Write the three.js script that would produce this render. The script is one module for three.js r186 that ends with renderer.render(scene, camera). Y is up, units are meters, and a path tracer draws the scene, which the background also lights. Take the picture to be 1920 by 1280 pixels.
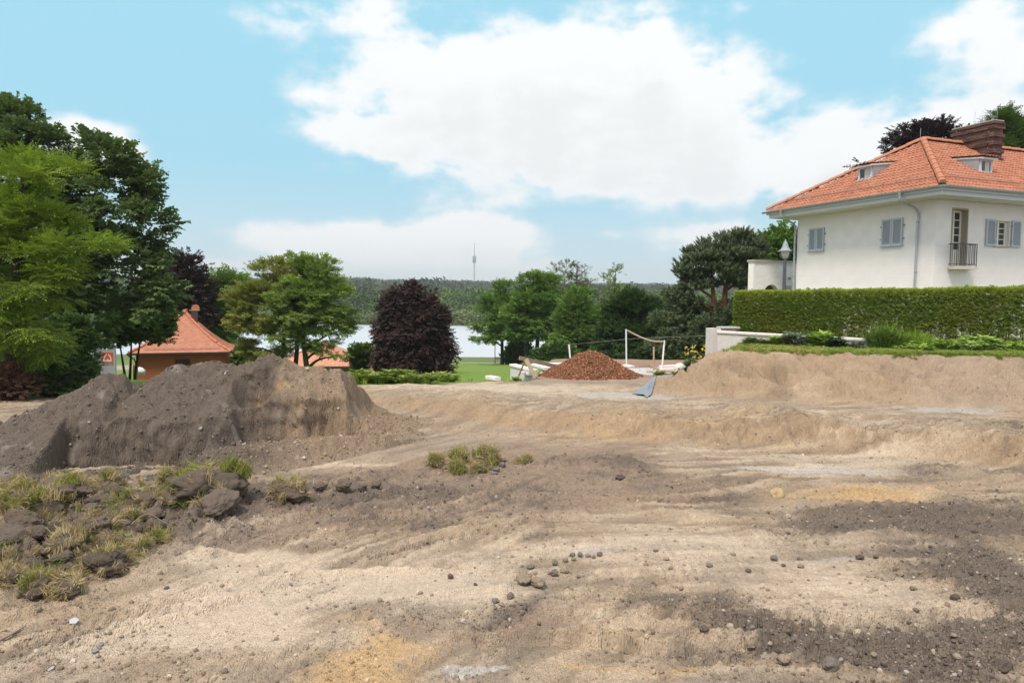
import * as THREE from 'three';
import { mergeGeometries } from 'three/addons/utils/BufferGeometryUtils.js';

// ---------------------------------------------------------------- camera, sky, sun, exposure
const scene = new THREE.Scene();
const EYE = 3, FOCAL = 1340;                       // eye height (m), focal length in pixels of a 1920 x 1280 frame
const camera = new THREE.PerspectiveCamera(2 * Math.atan(640 / FOCAL) * 180 / Math.PI, 1.5, 0.1, 12000);
camera.position.set(0, EYE, 0);
camera.rotation.order = 'YXZ';
camera.rotation.set(-Math.atan(83 / FOCAL), 0, 0.008);
camera.updateMatrixWorld(true);
const renderer = new THREE.WebGLRenderer({ antialias: true });
renderer.toneMapping = THREE.LinearToneMapping;
const EXPOSURE = 2.1;
renderer.toneMappingExposure = EXPOSURE;
renderer.shadowMap.enabled = true;
const sun = new THREE.DirectionalLight(0xfff1e2, 2.1);
sun.position.set(-25, 84, 44);
sun.castShadow = true;
sun.shadow.radius = 28;
sun.shadow.mapSize.set(4096, 4096);
Object.assign(sun.shadow.camera, { left: -70, right: 70, top: 70, bottom: -70, near: 1, far: 300 });
scene.add(sun, sun.target);
scene.fog = new THREE.FogExp2(0xe2edf6, 0.0002);

// ---------------------------------------------------------------- random numbers and noise
function rng(seed) { let s = seed >>> 0; return () => { s = (s + 0x6d2b79f5) | 0; let t = Math.imul(s ^ (s >>> 15), 1 | s); t = (t + Math.imul(t ^ (t >>> 7), 61 | t)) ^ t; return ((t ^ (t >>> 14)) >>> 0) / 4294967296; }; }
const PERM = new Uint8Array(512);
{ const r = rng(7), p = [...Array(256).keys()]; for (let i = 255; i > 0; i--) { const j = Math.floor(r() * (i + 1)), t = p[i]; p[i] = p[j]; p[j] = t; } for (let i = 0; i < 512; i++) PERM[i] = p[i & 255]; }
const GX = new Float32Array(256), GY = new Float32Array(256), GV = new Float32Array(256);
{ const r = rng(11); for (let i = 0; i < 256; i++) { const a = r() * Math.PI * 2; GX[i] = Math.cos(a); GY[i] = Math.sin(a); GV[i] = r() * 2 - 1; } }
function n2(x, y) {                                  // gradient noise, about -1 .. 1
  const xi = Math.floor(x), yi = Math.floor(y), fx = x - xi, fy = y - yi, X = xi & 255, Y = yi & 255;
  const u = fx * fx * fx * (fx * (fx * 6 - 15) + 10), v = fy * fy * fy * (fy * (fy * 6 - 15) + 10);
  const a = PERM[PERM[X] + Y], b = PERM[PERM[(X + 1) & 255] + Y], c = PERM[PERM[X] + ((Y + 1) & 255)], d = PERM[PERM[(X + 1) & 255] + ((Y + 1) & 255)];
  const p = GX[a] * fx + GY[a] * fy, q = GX[b] * (fx - 1) + GY[b] * fy, r = GX[c] * fx + GY[c] * (fy - 1), s = GX[d] * (fx - 1) + GY[d] * (fy - 1);
  const t = p + u * (q - p);
  return 1.5 * (t + v * (r + u * (s - r) - t));
}
function fbm(x, y, oct = 4, gain = 0.5) { let s = 0, a = 1, t = 0; for (let i = 0; i < oct; i++) { s += a * n2(x + i * 17.3, y - i * 9.1); t += a; a *= gain; x *= 2.03; y *= 2.03; } return s / t; }
function n3(x, y, z) { return (n2(x + z * 0.71, y - z * 0.53) + n2(y + 31.4 + x * 0.37, z - x * 0.61) + n2(z + 77.7 - y * 0.43, x + y * 0.59)) / 2; }
const clamp = (x, a = 0, b = 1) => Math.min(b, Math.max(a, x));
const ss = (a, b, x) => { const t = clamp((x - a) / (b - a)); return t * t * (3 - 2 * t); };
const mix = (a, b, t) => a + (b - a) * t;
const V = (x, y, z) => new THREE.Vector3(x, y, z);

// where a direction measured in the 1920 x 1280 frame meets the depth D, the level y = h or a vertical plane
function ray(px, py) { return V((px - 960) / FOCAL, (640 - py) / FOCAL, -1).applyQuaternion(camera.quaternion); }
function P(px, py, D) { const r = ray(px, py); return r.multiplyScalar(D / -r.z).add(V(0, EYE, 0)); }
function G(px, py, h = 0) { const r = ray(px, py); return r.multiplyScalar((h - EYE) / r.y).add(V(0, EYE, 0)); }

// ---------------------------------------------------------------- sky: air and clouds
{
  const W = 4096, HH = 2048, data = new Float32Array(W * HH * 4), D2 = 180 / Math.PI;
  const azel = (px, py) => { const r = ray(px, py); return [Math.atan2(r.x, -r.z) * D2, Math.atan2(r.y, Math.hypot(r.x, r.z)) * D2]; };
  // clouds in view: middle (px), half widths (px), strength
  const clouds = [
    [850, 130, 240, 70, 1], [1080, 110, 230, 95, 1.1], [1290, 150, 150, 70, 0.9], [1000, 215, 300, 85, 1.1], [760, 265, 180, 55, 0.75], [660, 245, 100, 40, 0.7], [1060, 300, 330, 65, 1], [1280, 270, 250, 95, 0.95], [1340, 340, 260, 60, 0.9],
    [720, 25, 90, 45, 0.75], [530, 40, 85, 40, 0.6], [620, 25, 90, 30, 0.4], [1210, 30, 65, 30, 0.55], [1390, 15, 70, 22, 0.4], [590, 190, 70, 28, 0.45],
    [1860, 50, 160, 70, 1.0], [1900, 120, 90, 40, 0.6], [1750, 250, 220, 75, 1.05], [1900, 280, 200, 110, 1.1], [1600, 330, 160, 60, 0.85], [1560, 230, 60, 34, 0.4],
    [560, 450, 150, 36, 0.95], [720, 455, 160, 42, 1.05], [850, 430, 115, 46, 1.15], [930, 455, 90, 48, 1.1], [800, 500, 260, 40, 0.9], [1150, 447, 45, 16, 0.42], [1290, 455, 85, 34, 0.85], [1370, 440, 80, 20, 0.7],
    [405, 505, 60, 26, 1.0], [170, 260, 95, 46, 1.05], [110, 300, 120, 60, 0.9], [240, 300, 50, 30, 0.4], [950, 372, 50, 20, 0.35],
  ].map(([x, y, rx, ry, s]) => { const [a, e] = azel(x, y), [a2] = azel(x + rx, y), [, e2] = azel(x, y - ry); return [a, e, Math.abs(a2 - a), Math.abs(e2 - e), s]; });
  const DEN = new Float32Array(W * HH / 2), row0 = HH / 2;
  for (let j = row0; j < HH; j++) {
    const el = ((j + 0.5) / HH - 0.5) * 180, se = Math.sin(el / D2);
    for (let i = 0; i < W; i++) {
      const az = ((i + 0.5) / W - 0.5) * 360 + 90, azw = ((az + 540) % 360) - 180;   // 0 = the way the camera looks
      const inFrame = ss(46, 38, Math.abs(azw)) * ss(31, 25, el);
      // noise on the cloud sheet (flattened towards the horizon) and on the direction itself
      const k = 1 / (se + 0.16), dx = Math.cos(az / D2) * Math.cos(el / D2), dy = Math.sin(az / D2) * Math.cos(el / D2);
      let f = 0;
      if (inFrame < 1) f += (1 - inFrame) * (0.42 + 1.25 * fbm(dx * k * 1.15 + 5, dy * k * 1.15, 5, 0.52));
      if (inFrame > 0) {
        const wob = fbm(azw * 0.16 + 40, el * 0.27, 3, 0.5) * 1.2, wob2 = fbm(azw * 0.16 - 9, el * 0.27 + 30, 3, 0.5) * 0.9;
        let b = 0;
        for (const [a, e, ra, re, s] of clouds) { const u = (azw + wob * 0.8 - a) / ra; if (u > 2.2 || u < -2.2) continue; const v = (el + wob2 * 0.6 - e) / re, d = u * u + (v < 0 ? v * v * 1.25 : v * v); if (d < 4.5) b += s * Math.exp(-d * 1.15); }
        f += inFrame * (Math.min(b, 1.35) - 0.42 + 0.9 * fbm(azw * 0.23, el * 0.42, 6, 0.6) * (0.4 + Math.min(1, b)));
      }
      DEN[(j - row0) * W + i] = f;
    }
  }
  for (let j = 0; j < HH; j++) {
    const el = ((j + 0.5) / HH - 0.5) * 180;
    for (let i = 0; i < W; i++) {
      const o = (j * W + i) * 4;
      let r, g, b;
      if (j < row0) { r = 0.30; g = 0.27; b = 0.22; }
      else {
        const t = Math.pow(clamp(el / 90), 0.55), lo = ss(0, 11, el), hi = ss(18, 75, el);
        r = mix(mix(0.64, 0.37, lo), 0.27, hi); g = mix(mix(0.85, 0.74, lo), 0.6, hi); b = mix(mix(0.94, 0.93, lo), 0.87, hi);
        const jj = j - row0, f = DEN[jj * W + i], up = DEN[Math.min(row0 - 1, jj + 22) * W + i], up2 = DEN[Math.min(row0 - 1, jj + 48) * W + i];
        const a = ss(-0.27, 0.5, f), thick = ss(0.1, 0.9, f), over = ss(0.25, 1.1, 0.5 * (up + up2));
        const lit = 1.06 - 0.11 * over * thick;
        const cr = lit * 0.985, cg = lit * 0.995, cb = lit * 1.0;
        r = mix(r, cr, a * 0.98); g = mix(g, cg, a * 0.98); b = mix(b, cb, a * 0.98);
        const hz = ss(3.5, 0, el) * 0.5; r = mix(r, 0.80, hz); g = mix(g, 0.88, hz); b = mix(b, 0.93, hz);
      }
      data[o] = r / EXPOSURE; data[o + 1] = g / EXPOSURE; data[o + 2] = b / EXPOSURE; data[o + 3] = 1;
    }
  }
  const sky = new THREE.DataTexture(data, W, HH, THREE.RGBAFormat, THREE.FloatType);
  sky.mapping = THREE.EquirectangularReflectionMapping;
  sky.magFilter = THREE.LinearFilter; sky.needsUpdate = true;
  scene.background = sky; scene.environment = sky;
}

// ---------------------------------------------------------------- scene helpers
const TAKEN = new Map();
function numbered(name) { const n = TAKEN.get(name) ?? 0; TAKEN.set(name, n + 1); return n ? name + '_' + String(n).padStart(3, '0') : name; }
function tag(o, label, category, group) { o.userData.label = label; o.userData.category = category; if (group) o.userData.group = group; return o; }
function thing(name, label, category, pos = [0, 0, 0], turn = 0, group) {
  const o = new THREE.Group(); o.name = numbered(name); o.position.set(...pos); o.rotation.y = turn; scene.add(o);
  return tag(o, label, category, group);
}
function part(name, geo, mat, parent) { const m = new THREE.Mesh(geo, mat); m.name = name; m.castShadow = m.receiveShadow = true; parent.add(m); return m; }
function solo(name, geo, mat, label, category, group) { const m = part(numbered(name), geo, mat, scene); return tag(m, label, category, group); }
function structure(name, geo, mat) { const m = part(name, geo, mat, scene); m.userData.kind = 'structure'; return m; }
function clean(g) { for (const k of Object.keys(g.attributes)) if (!['position', 'normal', 'uv'].includes(k)) g.deleteAttribute(k); if (!g.attributes.normal) g.computeVertexNormals(); if (!g.attributes.uv) g.setAttribute('uv', new THREE.BufferAttribute(new Float32Array(g.attributes.position.count * 2), 2)); return g.index ? g.toNonIndexed() : g; }
function merge(list) { return list.length === 1 ? list[0] : mergeGeometries(list.map(clean)); }
function box(w, h, d, x = 0, y = 0, z = 0, ry = 0, rx = 0, rz = 0) { const g = new THREE.BoxGeometry(w, h, d); uvMetres(g, w, h, d); if (rx) g.rotateX(rx); if (rz) g.rotateZ(rz); if (ry) g.rotateY(ry); return g.translate(x, y, z); }
function uvMetres(g, w, h, d) { const u = g.attributes.uv, n = g.attributes.normal; for (let i = 0; i < u.count; i++) { const ax = Math.abs(n.getX(i)), ay = Math.abs(n.getY(i)); u.setXY(i, u.getX(i) * (ax > 0.5 ? d : w), u.getY(i) * (ay > 0.5 ? d : h)); } }
// a box with small chamfers along its long edges: an extruded rounded rectangle
function beam(w, h, len, c = 0.006) { const s = new THREE.Shape(); s.moveTo(-w / 2 + c, -h / 2); s.lineTo(w / 2 - c, -h / 2); s.lineTo(w / 2, -h / 2 + c); s.lineTo(w / 2, h / 2 - c); s.lineTo(w / 2 - c, h / 2); s.lineTo(-w / 2 + c, h / 2); s.lineTo(-w / 2, h / 2 - c); s.lineTo(-w / 2, -h / 2 + c); s.closePath(); return new THREE.ExtrudeGeometry(s, { depth: len - 2 * c, bevelEnabled: true, bevelThickness: c, bevelSize: 0, bevelSegments: 1 }).translate(0, 0, -len / 2 + c); }
function between(g, a, b) { const d = b.clone().sub(a), m = new THREE.Matrix4().lookAt(b, a, Math.abs(d.y) > 0.97 * d.length() ? V(1, 0, 0) : V(0, 1, 0)); m.setPosition(a.clone().add(b).multiplyScalar(0.5)); return g.applyMatrix4(m); }   // turns a piece that lies along z
function tube(points, r0, r1 = r0, sides = 6, seg = 0) {
  const curve = points.length === 2 ? new THREE.LineCurve3(points[0], points[1]) : new THREE.CatmullRomCurve3(points);
  const n = seg || Math.max(1, (points.length - 1) * 2), fr = curve.computeFrenetFrames(n, false), pos = [], nor = [], uv = [], idx = [];
  const L = curve.getLength();
  for (let i = 0; i <= n; i++) {
    const p = curve.getPointAt(i / n), r = mix(r0, r1, i / n);
    for (let j = 0; j <= sides; j++) { const a = j / sides * Math.PI * 2, nx = fr.normals[i], bx = fr.binormals[i], dir = nx.clone().multiplyScalar(Math.cos(a)).addScaledVector(bx, Math.sin(a)); pos.push(p.x + dir.x * r, p.y + dir.y * r, p.z + dir.z * r); nor.push(dir.x, dir.y, dir.z); uv.push(j / sides * r * 6.28, i / n * L); }
  }
  for (let i = 0; i < n; i++) for (let j = 0; j < sides; j++) { const a = i * (sides + 1) + j, b = a + sides + 1; idx.push(a, a + 1, b, a + 1, b + 1, b); }
  const g = new THREE.BufferGeometry(); g.setAttribute('position', new THREE.Float32BufferAttribute(pos, 3)); g.setAttribute('normal', new THREE.Float32BufferAttribute(nor, 3)); g.setAttribute('uv', new THREE.Float32BufferAttribute(uv, 2)); g.setIndex(idx);
  return g;
}
// tiling grain textures: value 0..1 computed per pixel
function grain(size, f, srgb = false) {
  const d = new Uint8Array(size * size * 4);
  for (let y = 0; y < size; y++) for (let x = 0; x < size; x++) { const v = f(x / size, y / size, x, y), o = (y * size + x) * 4; for (let c = 0; c < 3; c++) d[o + c] = clamp(Array.isArray(v) ? v[c] : v) * 255; d[o + 3] = 255; }
  const t = new THREE.DataTexture(d, size, size); t.wrapS = t.wrapT = THREE.RepeatWrapping; t.magFilter = THREE.LinearFilter; t.minFilter = THREE.LinearMipmapLinearFilter; t.generateMipmaps = true; if (srgb) t.colorSpace = THREE.SRGBColorSpace; t.needsUpdate = true; return t;
}
const tn = (u, v, f, o = 0) => { // tiling noise: 4-corner blend
  const a = n2(u * f + o, v * f + o), b = n2((u - 1) * f + o, v * f + o), c = n2(u * f + o, (v - 1) * f + o), d = n2((u - 1) * f + o, (v - 1) * f + o);
  const k = (1 - u) * (1 - v) * a + u * (1 - v) * b + (1 - u) * v * c + u * v * d, w = Math.sqrt(((1 - u) ** 2 + u * u) * ((1 - v) ** 2 + v * v)); return k / w;
};
const rep = (t, x, y = x) => { const c = t.clone(); c.repeat.set(x, y); c.needsUpdate = true; return c; };
const lin = (r, g, b) => new THREE.Color().setRGB(r, g, b);
const std = (c, rough = 0.9, more = {}) => new THREE.MeshStandardMaterial({ color: c, roughness: rough, ...more });
// ---------------------------------------------------------------- the lie of the land
const LAKE = -11;
// embankment on the right: distance into it from its foot
function bankDepth(x, D) {
  const w = 0.25 * n2(x * 0.7, D * 0.7) + 0.12 * n2(x * 2.1, D * 2.1);
  const front = D - (20.95 - (x - 5.3) * 0.24) + w, left = (x - (4.15 + (D - 21) * 0.05 + Math.max(0, D - 22.0) * 0.74)) * 1.2 + w;
  const k = 0.5, h = clamp(0.5 + 0.5 * (left - front) / k);
  return mix(left, front, h) - k * h * (1 - h);
}
const BANKH = 1.34;
const ledge = (q) => Math.floor(q) + ss(0.36, 0.64, q - Math.floor(q)) - q;     // smooth slope broken into little scarps
function bankHeight(x, D) {
  const s = bankDepth(x, D);
  if (s <= -0.3) return 0;
  let h = ss(-0.3, 0.35, s) * 0.16 + clamp((s - 0.1) / 2.1) * (BANKH - 0.16);
  const lip = ss(1.6, 2.25, s); h = mix(h, BANKH + 0.05 * n2(x * 0.4, D * 0.4), lip * 0.8 + 0.2 * ss(2.0, 2.6, s));
  const face = ss(0.05, 0.5, s) * ss(2.3, 1.7, s);
  // slips and gullies in the cut face
  h += face * (0.16 * fbm(x * 1.15 + s * 0.35, s * 0.7, 4) + 0.05 * fbm(x * 3.0 + s * 1.2, s * 2.9 + 8, 4) - 0.16 * ss(0.2, 0.5, n2(x * 1.5 + s * 0.9 + 3.3, s * 0.35)) + 0.12 * ss(0.05, 0.3, n2(x * 0.8 + 1, s * 2.1)) + 0.05 * Math.abs(n2(x * 8, s * 6)) + 0.16 * ledge(2.2 * fbm(x * 0.55 + 40 + s * 0.5, s * 1.5 + x * 0.2, 2)) + 0.06 * ledge(3 * fbm(x * 1.1 + 9, s * 2.6, 3)));
  return h;
}
const bankEnd = (D) => 1 - ss(44, 60, D);
const polyY = (pts, x) => { if (x <= pts[0][0]) return pts[0][1]; for (let i = 1; i < pts.length; i++) if (x <= pts[i][0]) return mix(pts[i - 1][1], pts[i][1], (x - pts[i - 1][0]) / (pts[i][0] - pts[i - 1][0])); return pts[pts.length - 1][1]; };
// the low step that crosses the site: foot of the step as depth over x
const STEP = [[560, 742], [690, 760], [800, 776], [930, 795], [1100, 815], [1250, 832], [1400, 842], [1560, 850], [1700, 862], [1920, 880], [2100, 890]].map(([a, b]) => { const p = G(a, b); return [p.x, -p.z]; }).sort((a, b) => a[0] - b[0]);
const STEPH = [[-6, 0], [-4, 0.2], [-2, 0.26], [1, 0.3], [3, 0.42], [6, 0.5], [9, 0.46], [12, 0.42]];
// shallow troughs, berms and ruts: points in the frame on the flat ground, width (m), depth (m, negative = ridge)
function lineSet(list) { return list.map(([pts, w, d, side]) => { const q = pts.map(([a, b]) => { const p = G(a, b); return [p.x, p.z]; }); let x0 = 1e9, x1 = -1e9, z0 = 1e9, z1 = -1e9; for (const [x, z] of q) { x0 = Math.min(x0, x); x1 = Math.max(x1, x); z0 = Math.min(z0, z); z1 = Math.max(z1, z); } return { q, w, d, side: side ?? 0, b: [x0 - w * 3, x1 + w * 3, z0 - w * 3, z1 + w * 3] }; }); }
const RUTS = lineSet([
  [[[360, 1022], [450, 1030], [530, 1052], [640, 1062], [760, 1064], [900, 1066], [985, 1072]], 0.09, 0.05, 1],
  [[[905, 1208], [1000, 1205], [1100, 1208], [1220, 1218], [1330, 1216], [1420, 1210]], 0.06, 0.06, -1],
  [[[930, 1192], [1020, 1188], [1080, 1190], [1120, 1205]], 0.06, -0.04],
  [[[640, 1165], [720, 1142], [790, 1122], [850, 1112], [950, 1100]], 0.07, -0.035],
  [[[690, 1035], [800, 1008], [900, 985], [1000, 972], [1090, 962]], 0.09, -0.05],
  [[[700, 1050], [820, 1018], [920, 992], [1020, 976]], 0.05, 0.05],
  [[[560, 1010], [700, 975], [820, 945], [900, 930]], 0.05, 0.03], [[[590, 1030], [730, 990], [850, 958]], 0.05, 0.03], [[[500, 990], [640, 955], [760, 925]], 0.06, 0.035],
  [[[1000, 1150], [1150, 1153], [1300, 1160], [1500, 1168], [1700, 1170], [1920, 1155]], 0.07, 0.045, 1],
  [[[1480, 1165], [1620, 1172], [1780, 1168], [1920, 1158]], 0.09, 0.06],
  [[[1300, 1205], [1450, 1218], [1600, 1228], [1780, 1228], [1920, 1222]], 0.09, 0.06],
  [[[1400, 895], [1500, 905], [1600, 912], [1700, 920], [1780, 935]], 0.16, -0.07],
  [[[1380, 915], [1480, 928], [1600, 935], [1740, 945]], 0.3, 0.09],
  [[[1050, 870], [1130, 868], [1200, 875]], 0.22, -0.1], [[[960, 905], [1080, 900], [1170, 905]], 0.12, -0.03],
  [[[1150, 930], [1230, 955], [1330, 975], [1420, 1000]], 0.25, -0.05],
  [[[1560, 965], [1700, 950], [1850, 955], [1920, 960]], 0.35, -0.08], [[[1600, 1010], [1750, 1000], [1920, 1015]], 0.25, -0.06],
  [[[1640, 870], [1760, 885], [1920, 905]], 0.35, -0.09],
  [[[60, 1200], [180, 1165], [320, 1128], [420, 1100]], 0.06, 0.03], [[[20, 1250], [200, 1190], [360, 1150], [470, 1118]], 0.05, 0.03],
  [[[680, 735], [860, 742], [1050, 748], [1200, 752]], 0.25, 0.05], [[[760, 728], [900, 732], [1100, 736], [1190, 738]], 0.2, -0.05], [[[1250, 772], [1450, 778], [1700, 788], [1920, 800]], 0.2, 0.06], [[[1200, 785], [1400, 792], [1600, 800]], 0.15, 0.05], [[[700, 790], [860, 805], [1000, 822], [1200, 845]], 0.18, 0.04],
]);
const LUGS = lineSet([[[[-40, 1240], [130, 1185], [300, 1140], [450, 1100], [560, 1085]], 0.2, 0.016], [[[520, 1020], [680, 985], [820, 950], [930, 925]], 0.17, 0.018], [[[1010, 1160], [1250, 1168], [1500, 1176], [1800, 1172], [1960, 1160]], 0.2, 0.02], [[[1300, 1222], [1500, 1232], [1750, 1236], [1960, 1225]], 0.2, 0.02], [[[430, 1270], [620, 1225], [760, 1190]], 0.18, 0.012], [[[1180, 1100], [1330, 1060], [1460, 1010], [1540, 975]], 0.2, 0.014], [[[690, 780], [900, 800], [1120, 826], [1300, 850]], 0.3, 0.02], [[[1260, 776], [1500, 786], [1800, 798]], 0.3, 0.022]]);
function lugHeight(x, z) { let h = 0; for (const r of LUGS) { if (x < r.b[0] || x > r.b[1] || z < r.b[2] || z > r.b[3]) continue; const [d, sg, s] = lineDist(r.q, x + 0.02 * n2(x * 7, z * 7), z), t = d / r.w; if (t > 1.3) continue; const on = ss(1.15, 0.9, t) * (0.45 + 0.75 * ss(-0.3, 0.3, n2(x * 0.9, z * 0.9))); h += on * (-0.4 * r.d + r.d * Math.sin((s + sg * d * 0.7) * 44) * 0.8) + (t > 0.9 ? r.d * 0.9 * ss(1.3, 1.05, t) * ss(0.9, 1.05, t) : 0); } return h; }
function lineDist(q, x, z) { let best = 1e9, sg = 1, acc = 0, al = 0; for (let i = 1; i < q.length; i++) { const ax = q[i - 1][0], az = q[i - 1][1], bx = q[i][0] - ax, bz = q[i][1] - az, t = clamp(((x - ax) * bx + (z - az) * bz) / (bx * bx + bz * bz)); const dx = x - ax - bx * t, dz = z - az - bz * t, d = dx * dx + dz * dz; const len = Math.hypot(bx, bz); if (d < best) { best = d; al = acc + t * len; sg = bx * dz - bz * dx > 0 ? 1 : -1; } acc += len; } return [Math.sqrt(best), sg, al]; }
function rutHeight(x, z) {
  let h = 0;
  const wx = x + 0.05 * n2(x * 3, z * 3) + 0.02 * n2(x * 9, z * 9), wz = z + 0.05 * n2(x * 3 + 50, z * 3) + 0.02 * n2(x * 9 + 20, z * 9);
  for (const r of RUTS) {
    if (wx < r.b[0] || wx > r.b[1] || wz < r.b[2] || wz > r.b[3]) continue;
    const [d, sg] = lineDist(r.q, wx, wz), t = d / r.w;
    if (t > 3) continue;
    const wv = 0.65 + 0.5 * n2(x * 2.2 + r.w * 90, z * 2.2);
    if (r.d > 0) { h += wv * (-r.d * Math.exp(-t * t) + r.d * 0.75 * Math.exp(-((t - 1.6) ** 2) * 3) * (r.side ? (sg === r.side ? 1.3 : 0.1) : 0.8)); } else h += -r.d * wv * Math.exp(-t * t * 0.9);
  }
  return h;
}
// soil kinds, as patches on the ground: [px, py, rx, ry, turn, strength] measured in the frame, turned into ellipses on the ground
const patch = ([px, py, rx, ry, s = 1]) => { const c = G(px, py), e = G(px + rx, py), f = G(px, Math.min(1278, py + ry)), b = G(px, py - ry); return [c.x, (f.z + b.z) / 2, Math.abs(e.x - c.x), Math.abs(f.z - b.z) / 2, s]; };
const BROWN = [[720, 930, 400, 55, 1], [1000, 885, 260, 38, 0.9], [520, 985, 260, 40, 0.7], [110, 1235, 220, 60, 0.8], [1150, 915, 250, 50, 0.7], [860, 1165, 220, 22, 0.6], [1150, 1085, 260, 40, 0.4], [1080, 850, 400, 26, 0.6], [800, 800, 300, 30, 0.4], [1500, 1010, 200, 30, 0.35], [330, 1090, 130, 26, 0.4], [1180, 1180, 330, 16, 0.5]].map(patch);
const DARK = [[1800, 1215, 340, 78, 1.25], [1830, 975, 250, 42, 0.8], [1500, 1215, 200, 62, 1.0], [1930, 1090, 130, 80], [1620, 985, 190, 22, 0.7], [1400, 1150, 130, 40, 0.5], [1280, 925, 140, 50, 0.3], [900, 915, 330, 42, 0.33], [650, 945, 300, 40, 0.3], [420, 930, 420, 45, 0.5], [150, 1020, 260, 80, 0.85], [1130, 870, 130, 18, 0.6], [1860, 898, 230, 18, 0.6], [1500, 850, 120, 10, 0.35], [980, 1150, 170, 16, 0.55], [120, 1190, 130, 32, 0.35], [800, 990, 220, 26, 0.4], [1560, 1045, 120, 30, 0.25], [1900, 830, 110, 22, 0.5], [1180, 1090, 160, 40, 0.15], [1640, 1270, 230, 40, 0.8], [1880, 1110, 130, 40, .6]].map(patch);
const PALE = [[620, 1105, 330, 44, 1], [330, 1190, 330, 60, 0.85], [480, 1040, 170, 24, 0.8], [800, 1075, 160, 24, 1], [1320, 1040, 260, 50, 0.22], [1640, 880, 260, 14, 0.7], [640, 875, 110, 8, 0.8], [900, 728, 260, 10, 0.55], [1300, 1010, 220, 40, 0.2], [1550, 855, 300, 12, 0.6], [1000, 1030, 200, 20, 0.3], [560, 1030, 120, 20, .5], [1480, 1130, 150, 22, .25], [1350, 1050, 330, 80, 0.2], [1000, 1010, 250, 35, 0.2], [1450, 1110, 250, 46, 0.2], [1610, 1095, 170, 36, 0.3], [1000, 740, 420, 16, 0.45], [1500, 780, 420, 12, 0.4]].map(patch);
const YELLOW = [[760, 1215, 210, 46, 0.8], [1230, 1265, 180, 26, 0.6], [1560, 935, 190, 24, 0.9], [1120, 940, 140, 30, 0.45], [1500, 1150, 190, 18, 0.6], [640, 1265, 170, 30, 0.55], [960, 1025, 110, 14, 0.5], [1350, 820, 420, 26, 0.4], [1000, 790, 300, 22, 0.25], [1400, 985, 180, 30, 0.3]].map(patch);
const GREYISH = [[970, 1266, 110, 20, 1], [1390, 1265, 120, 24, 0.9], [1180, 748, 120, 7, 1], [1560, 885, 230, 12, 0.7], [1120, 1035, 140, 10, 0.55], [1780, 775, 160, 6, 0.7], [1640, 1062, 120, 22, 0.55], [930, 742, 90, 5, 0.6]].map(patch);
const sumPatch = (L, x0, z0) => { const st = n2(x0 * 0.5 + 3, z0 * 1.9), x = x0 + 0.7 * n2(x0 * 0.6, z0 * 0.6 + 8) + 0.25 * n2(x0 * 2.1, z0 * 2.1), z = z0 + 0.55 * n2(x0 * 0.7 + 30, z0 * 0.7) + 0.35 * st + 0.12 * n2(x0 * 3, z0 * 3); let s = 0; for (const [cx, cz, rx, rz, k] of L) { const u = (x - cx) / rx, v = (z - cz) / rz, d = u * u + v * v; if (d < 3.2) s += k * Math.exp(-d * 1.1); } return s; };
function streak1(x, z, a, o) { const c = Math.cos(a), s = Math.sin(a), u = x * c - z * s + 0.15 * n2(x * 0.4 + o, z * 0.4), v = x * s + z * c + 0.12 * n2(x * 0.35, z * 0.35 + o); return n2(u * 0.5 + o, v * 3.4) * 0.6 + n2(u * 1.3 + 7 + o, v * 8.5) * 0.4; }
function streak(x, z) { // marks dragged over the ground by wheels and buckets: slantwise on the left, across on the right
  const w = ss(-1.2, 2.6, x + 1.4 * n2(x * 0.3, z * 0.3)), g = 0.55 + 0.7 * ss(-0.35, 0.35, n2(x * 0.45 + 11, z * 0.45));
  return g * ((1 - w) * streak1(x, z, 0.92, 0) + w * streak1(x, z, 0.1, 40)) * (0.85 + 0.4 * w * (1 - w));
}
function siteMask(x, D) { // 1 on the bare site, 0 on the green land beyond
  const edge = x < -4 ? 23.4 : x < 0.6 ? mix(23.6, 25.2, ss(-4, 0.6, x)) : mix(25.2, 34, ss(0.6, 1.2, x));
  const lefty = x < -9 ? mix(23.4, 20.9, ss(-9, -13, x)) : edge;
  return 1 - ss(-0.25, 0.35, D - Math.min(edge, lefty) + 0.3 * n2(x * 0.8, D * 0.8));
}
function landHeight(x, z) { // without fine relief
  const D = -z;
  const edge = x < 0.6 ? 25 : mix(25, 35, ss(0.6, 2.2, x));
  let far = polyY([[0, 0], [1, -0.45], [6, -0.9], [15, -1.6], [65, -5.5], [140, LAKE + 0.15], [150, LAKE - 1.5], [320, LAKE - 2], [338, LAKE + 0.1], [352, LAKE + 2], [600, LAKE + 7], [1100, 2], [1900, 20], [2600, 33], [3600, 36], [6000, 10]], D - edge);
  if (D - edge > 700) far += 9 * fbm(x * 0.0012 + 3, D * 0.0009, 3) * ss(700, 1500, D - edge) - (x / 1000) * 7 * ss(700, 2000, D - edge);
  far += 0.12 * n2(x * 0.25, D * 0.25) * ss(1, 5, D - edge) * ss(130, 90, D - edge);
  const dip = ss(-9, -13, x) * ss(24.5, 38, D) * ss(110, 80, D); far -= 2.3 * dip;
  far += -0.25 * ss(-14, -22, x) * 0;
  const h = D < edge ? 0 : far;
  const be = bankEnd(D); return be > 0 ? Math.max(h, h + be * (bankHeight(x, D) - (h < 0 ? h * ss(-0.3, 0.6, bankDepth(x, D)) : 0))) : h;
}
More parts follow.
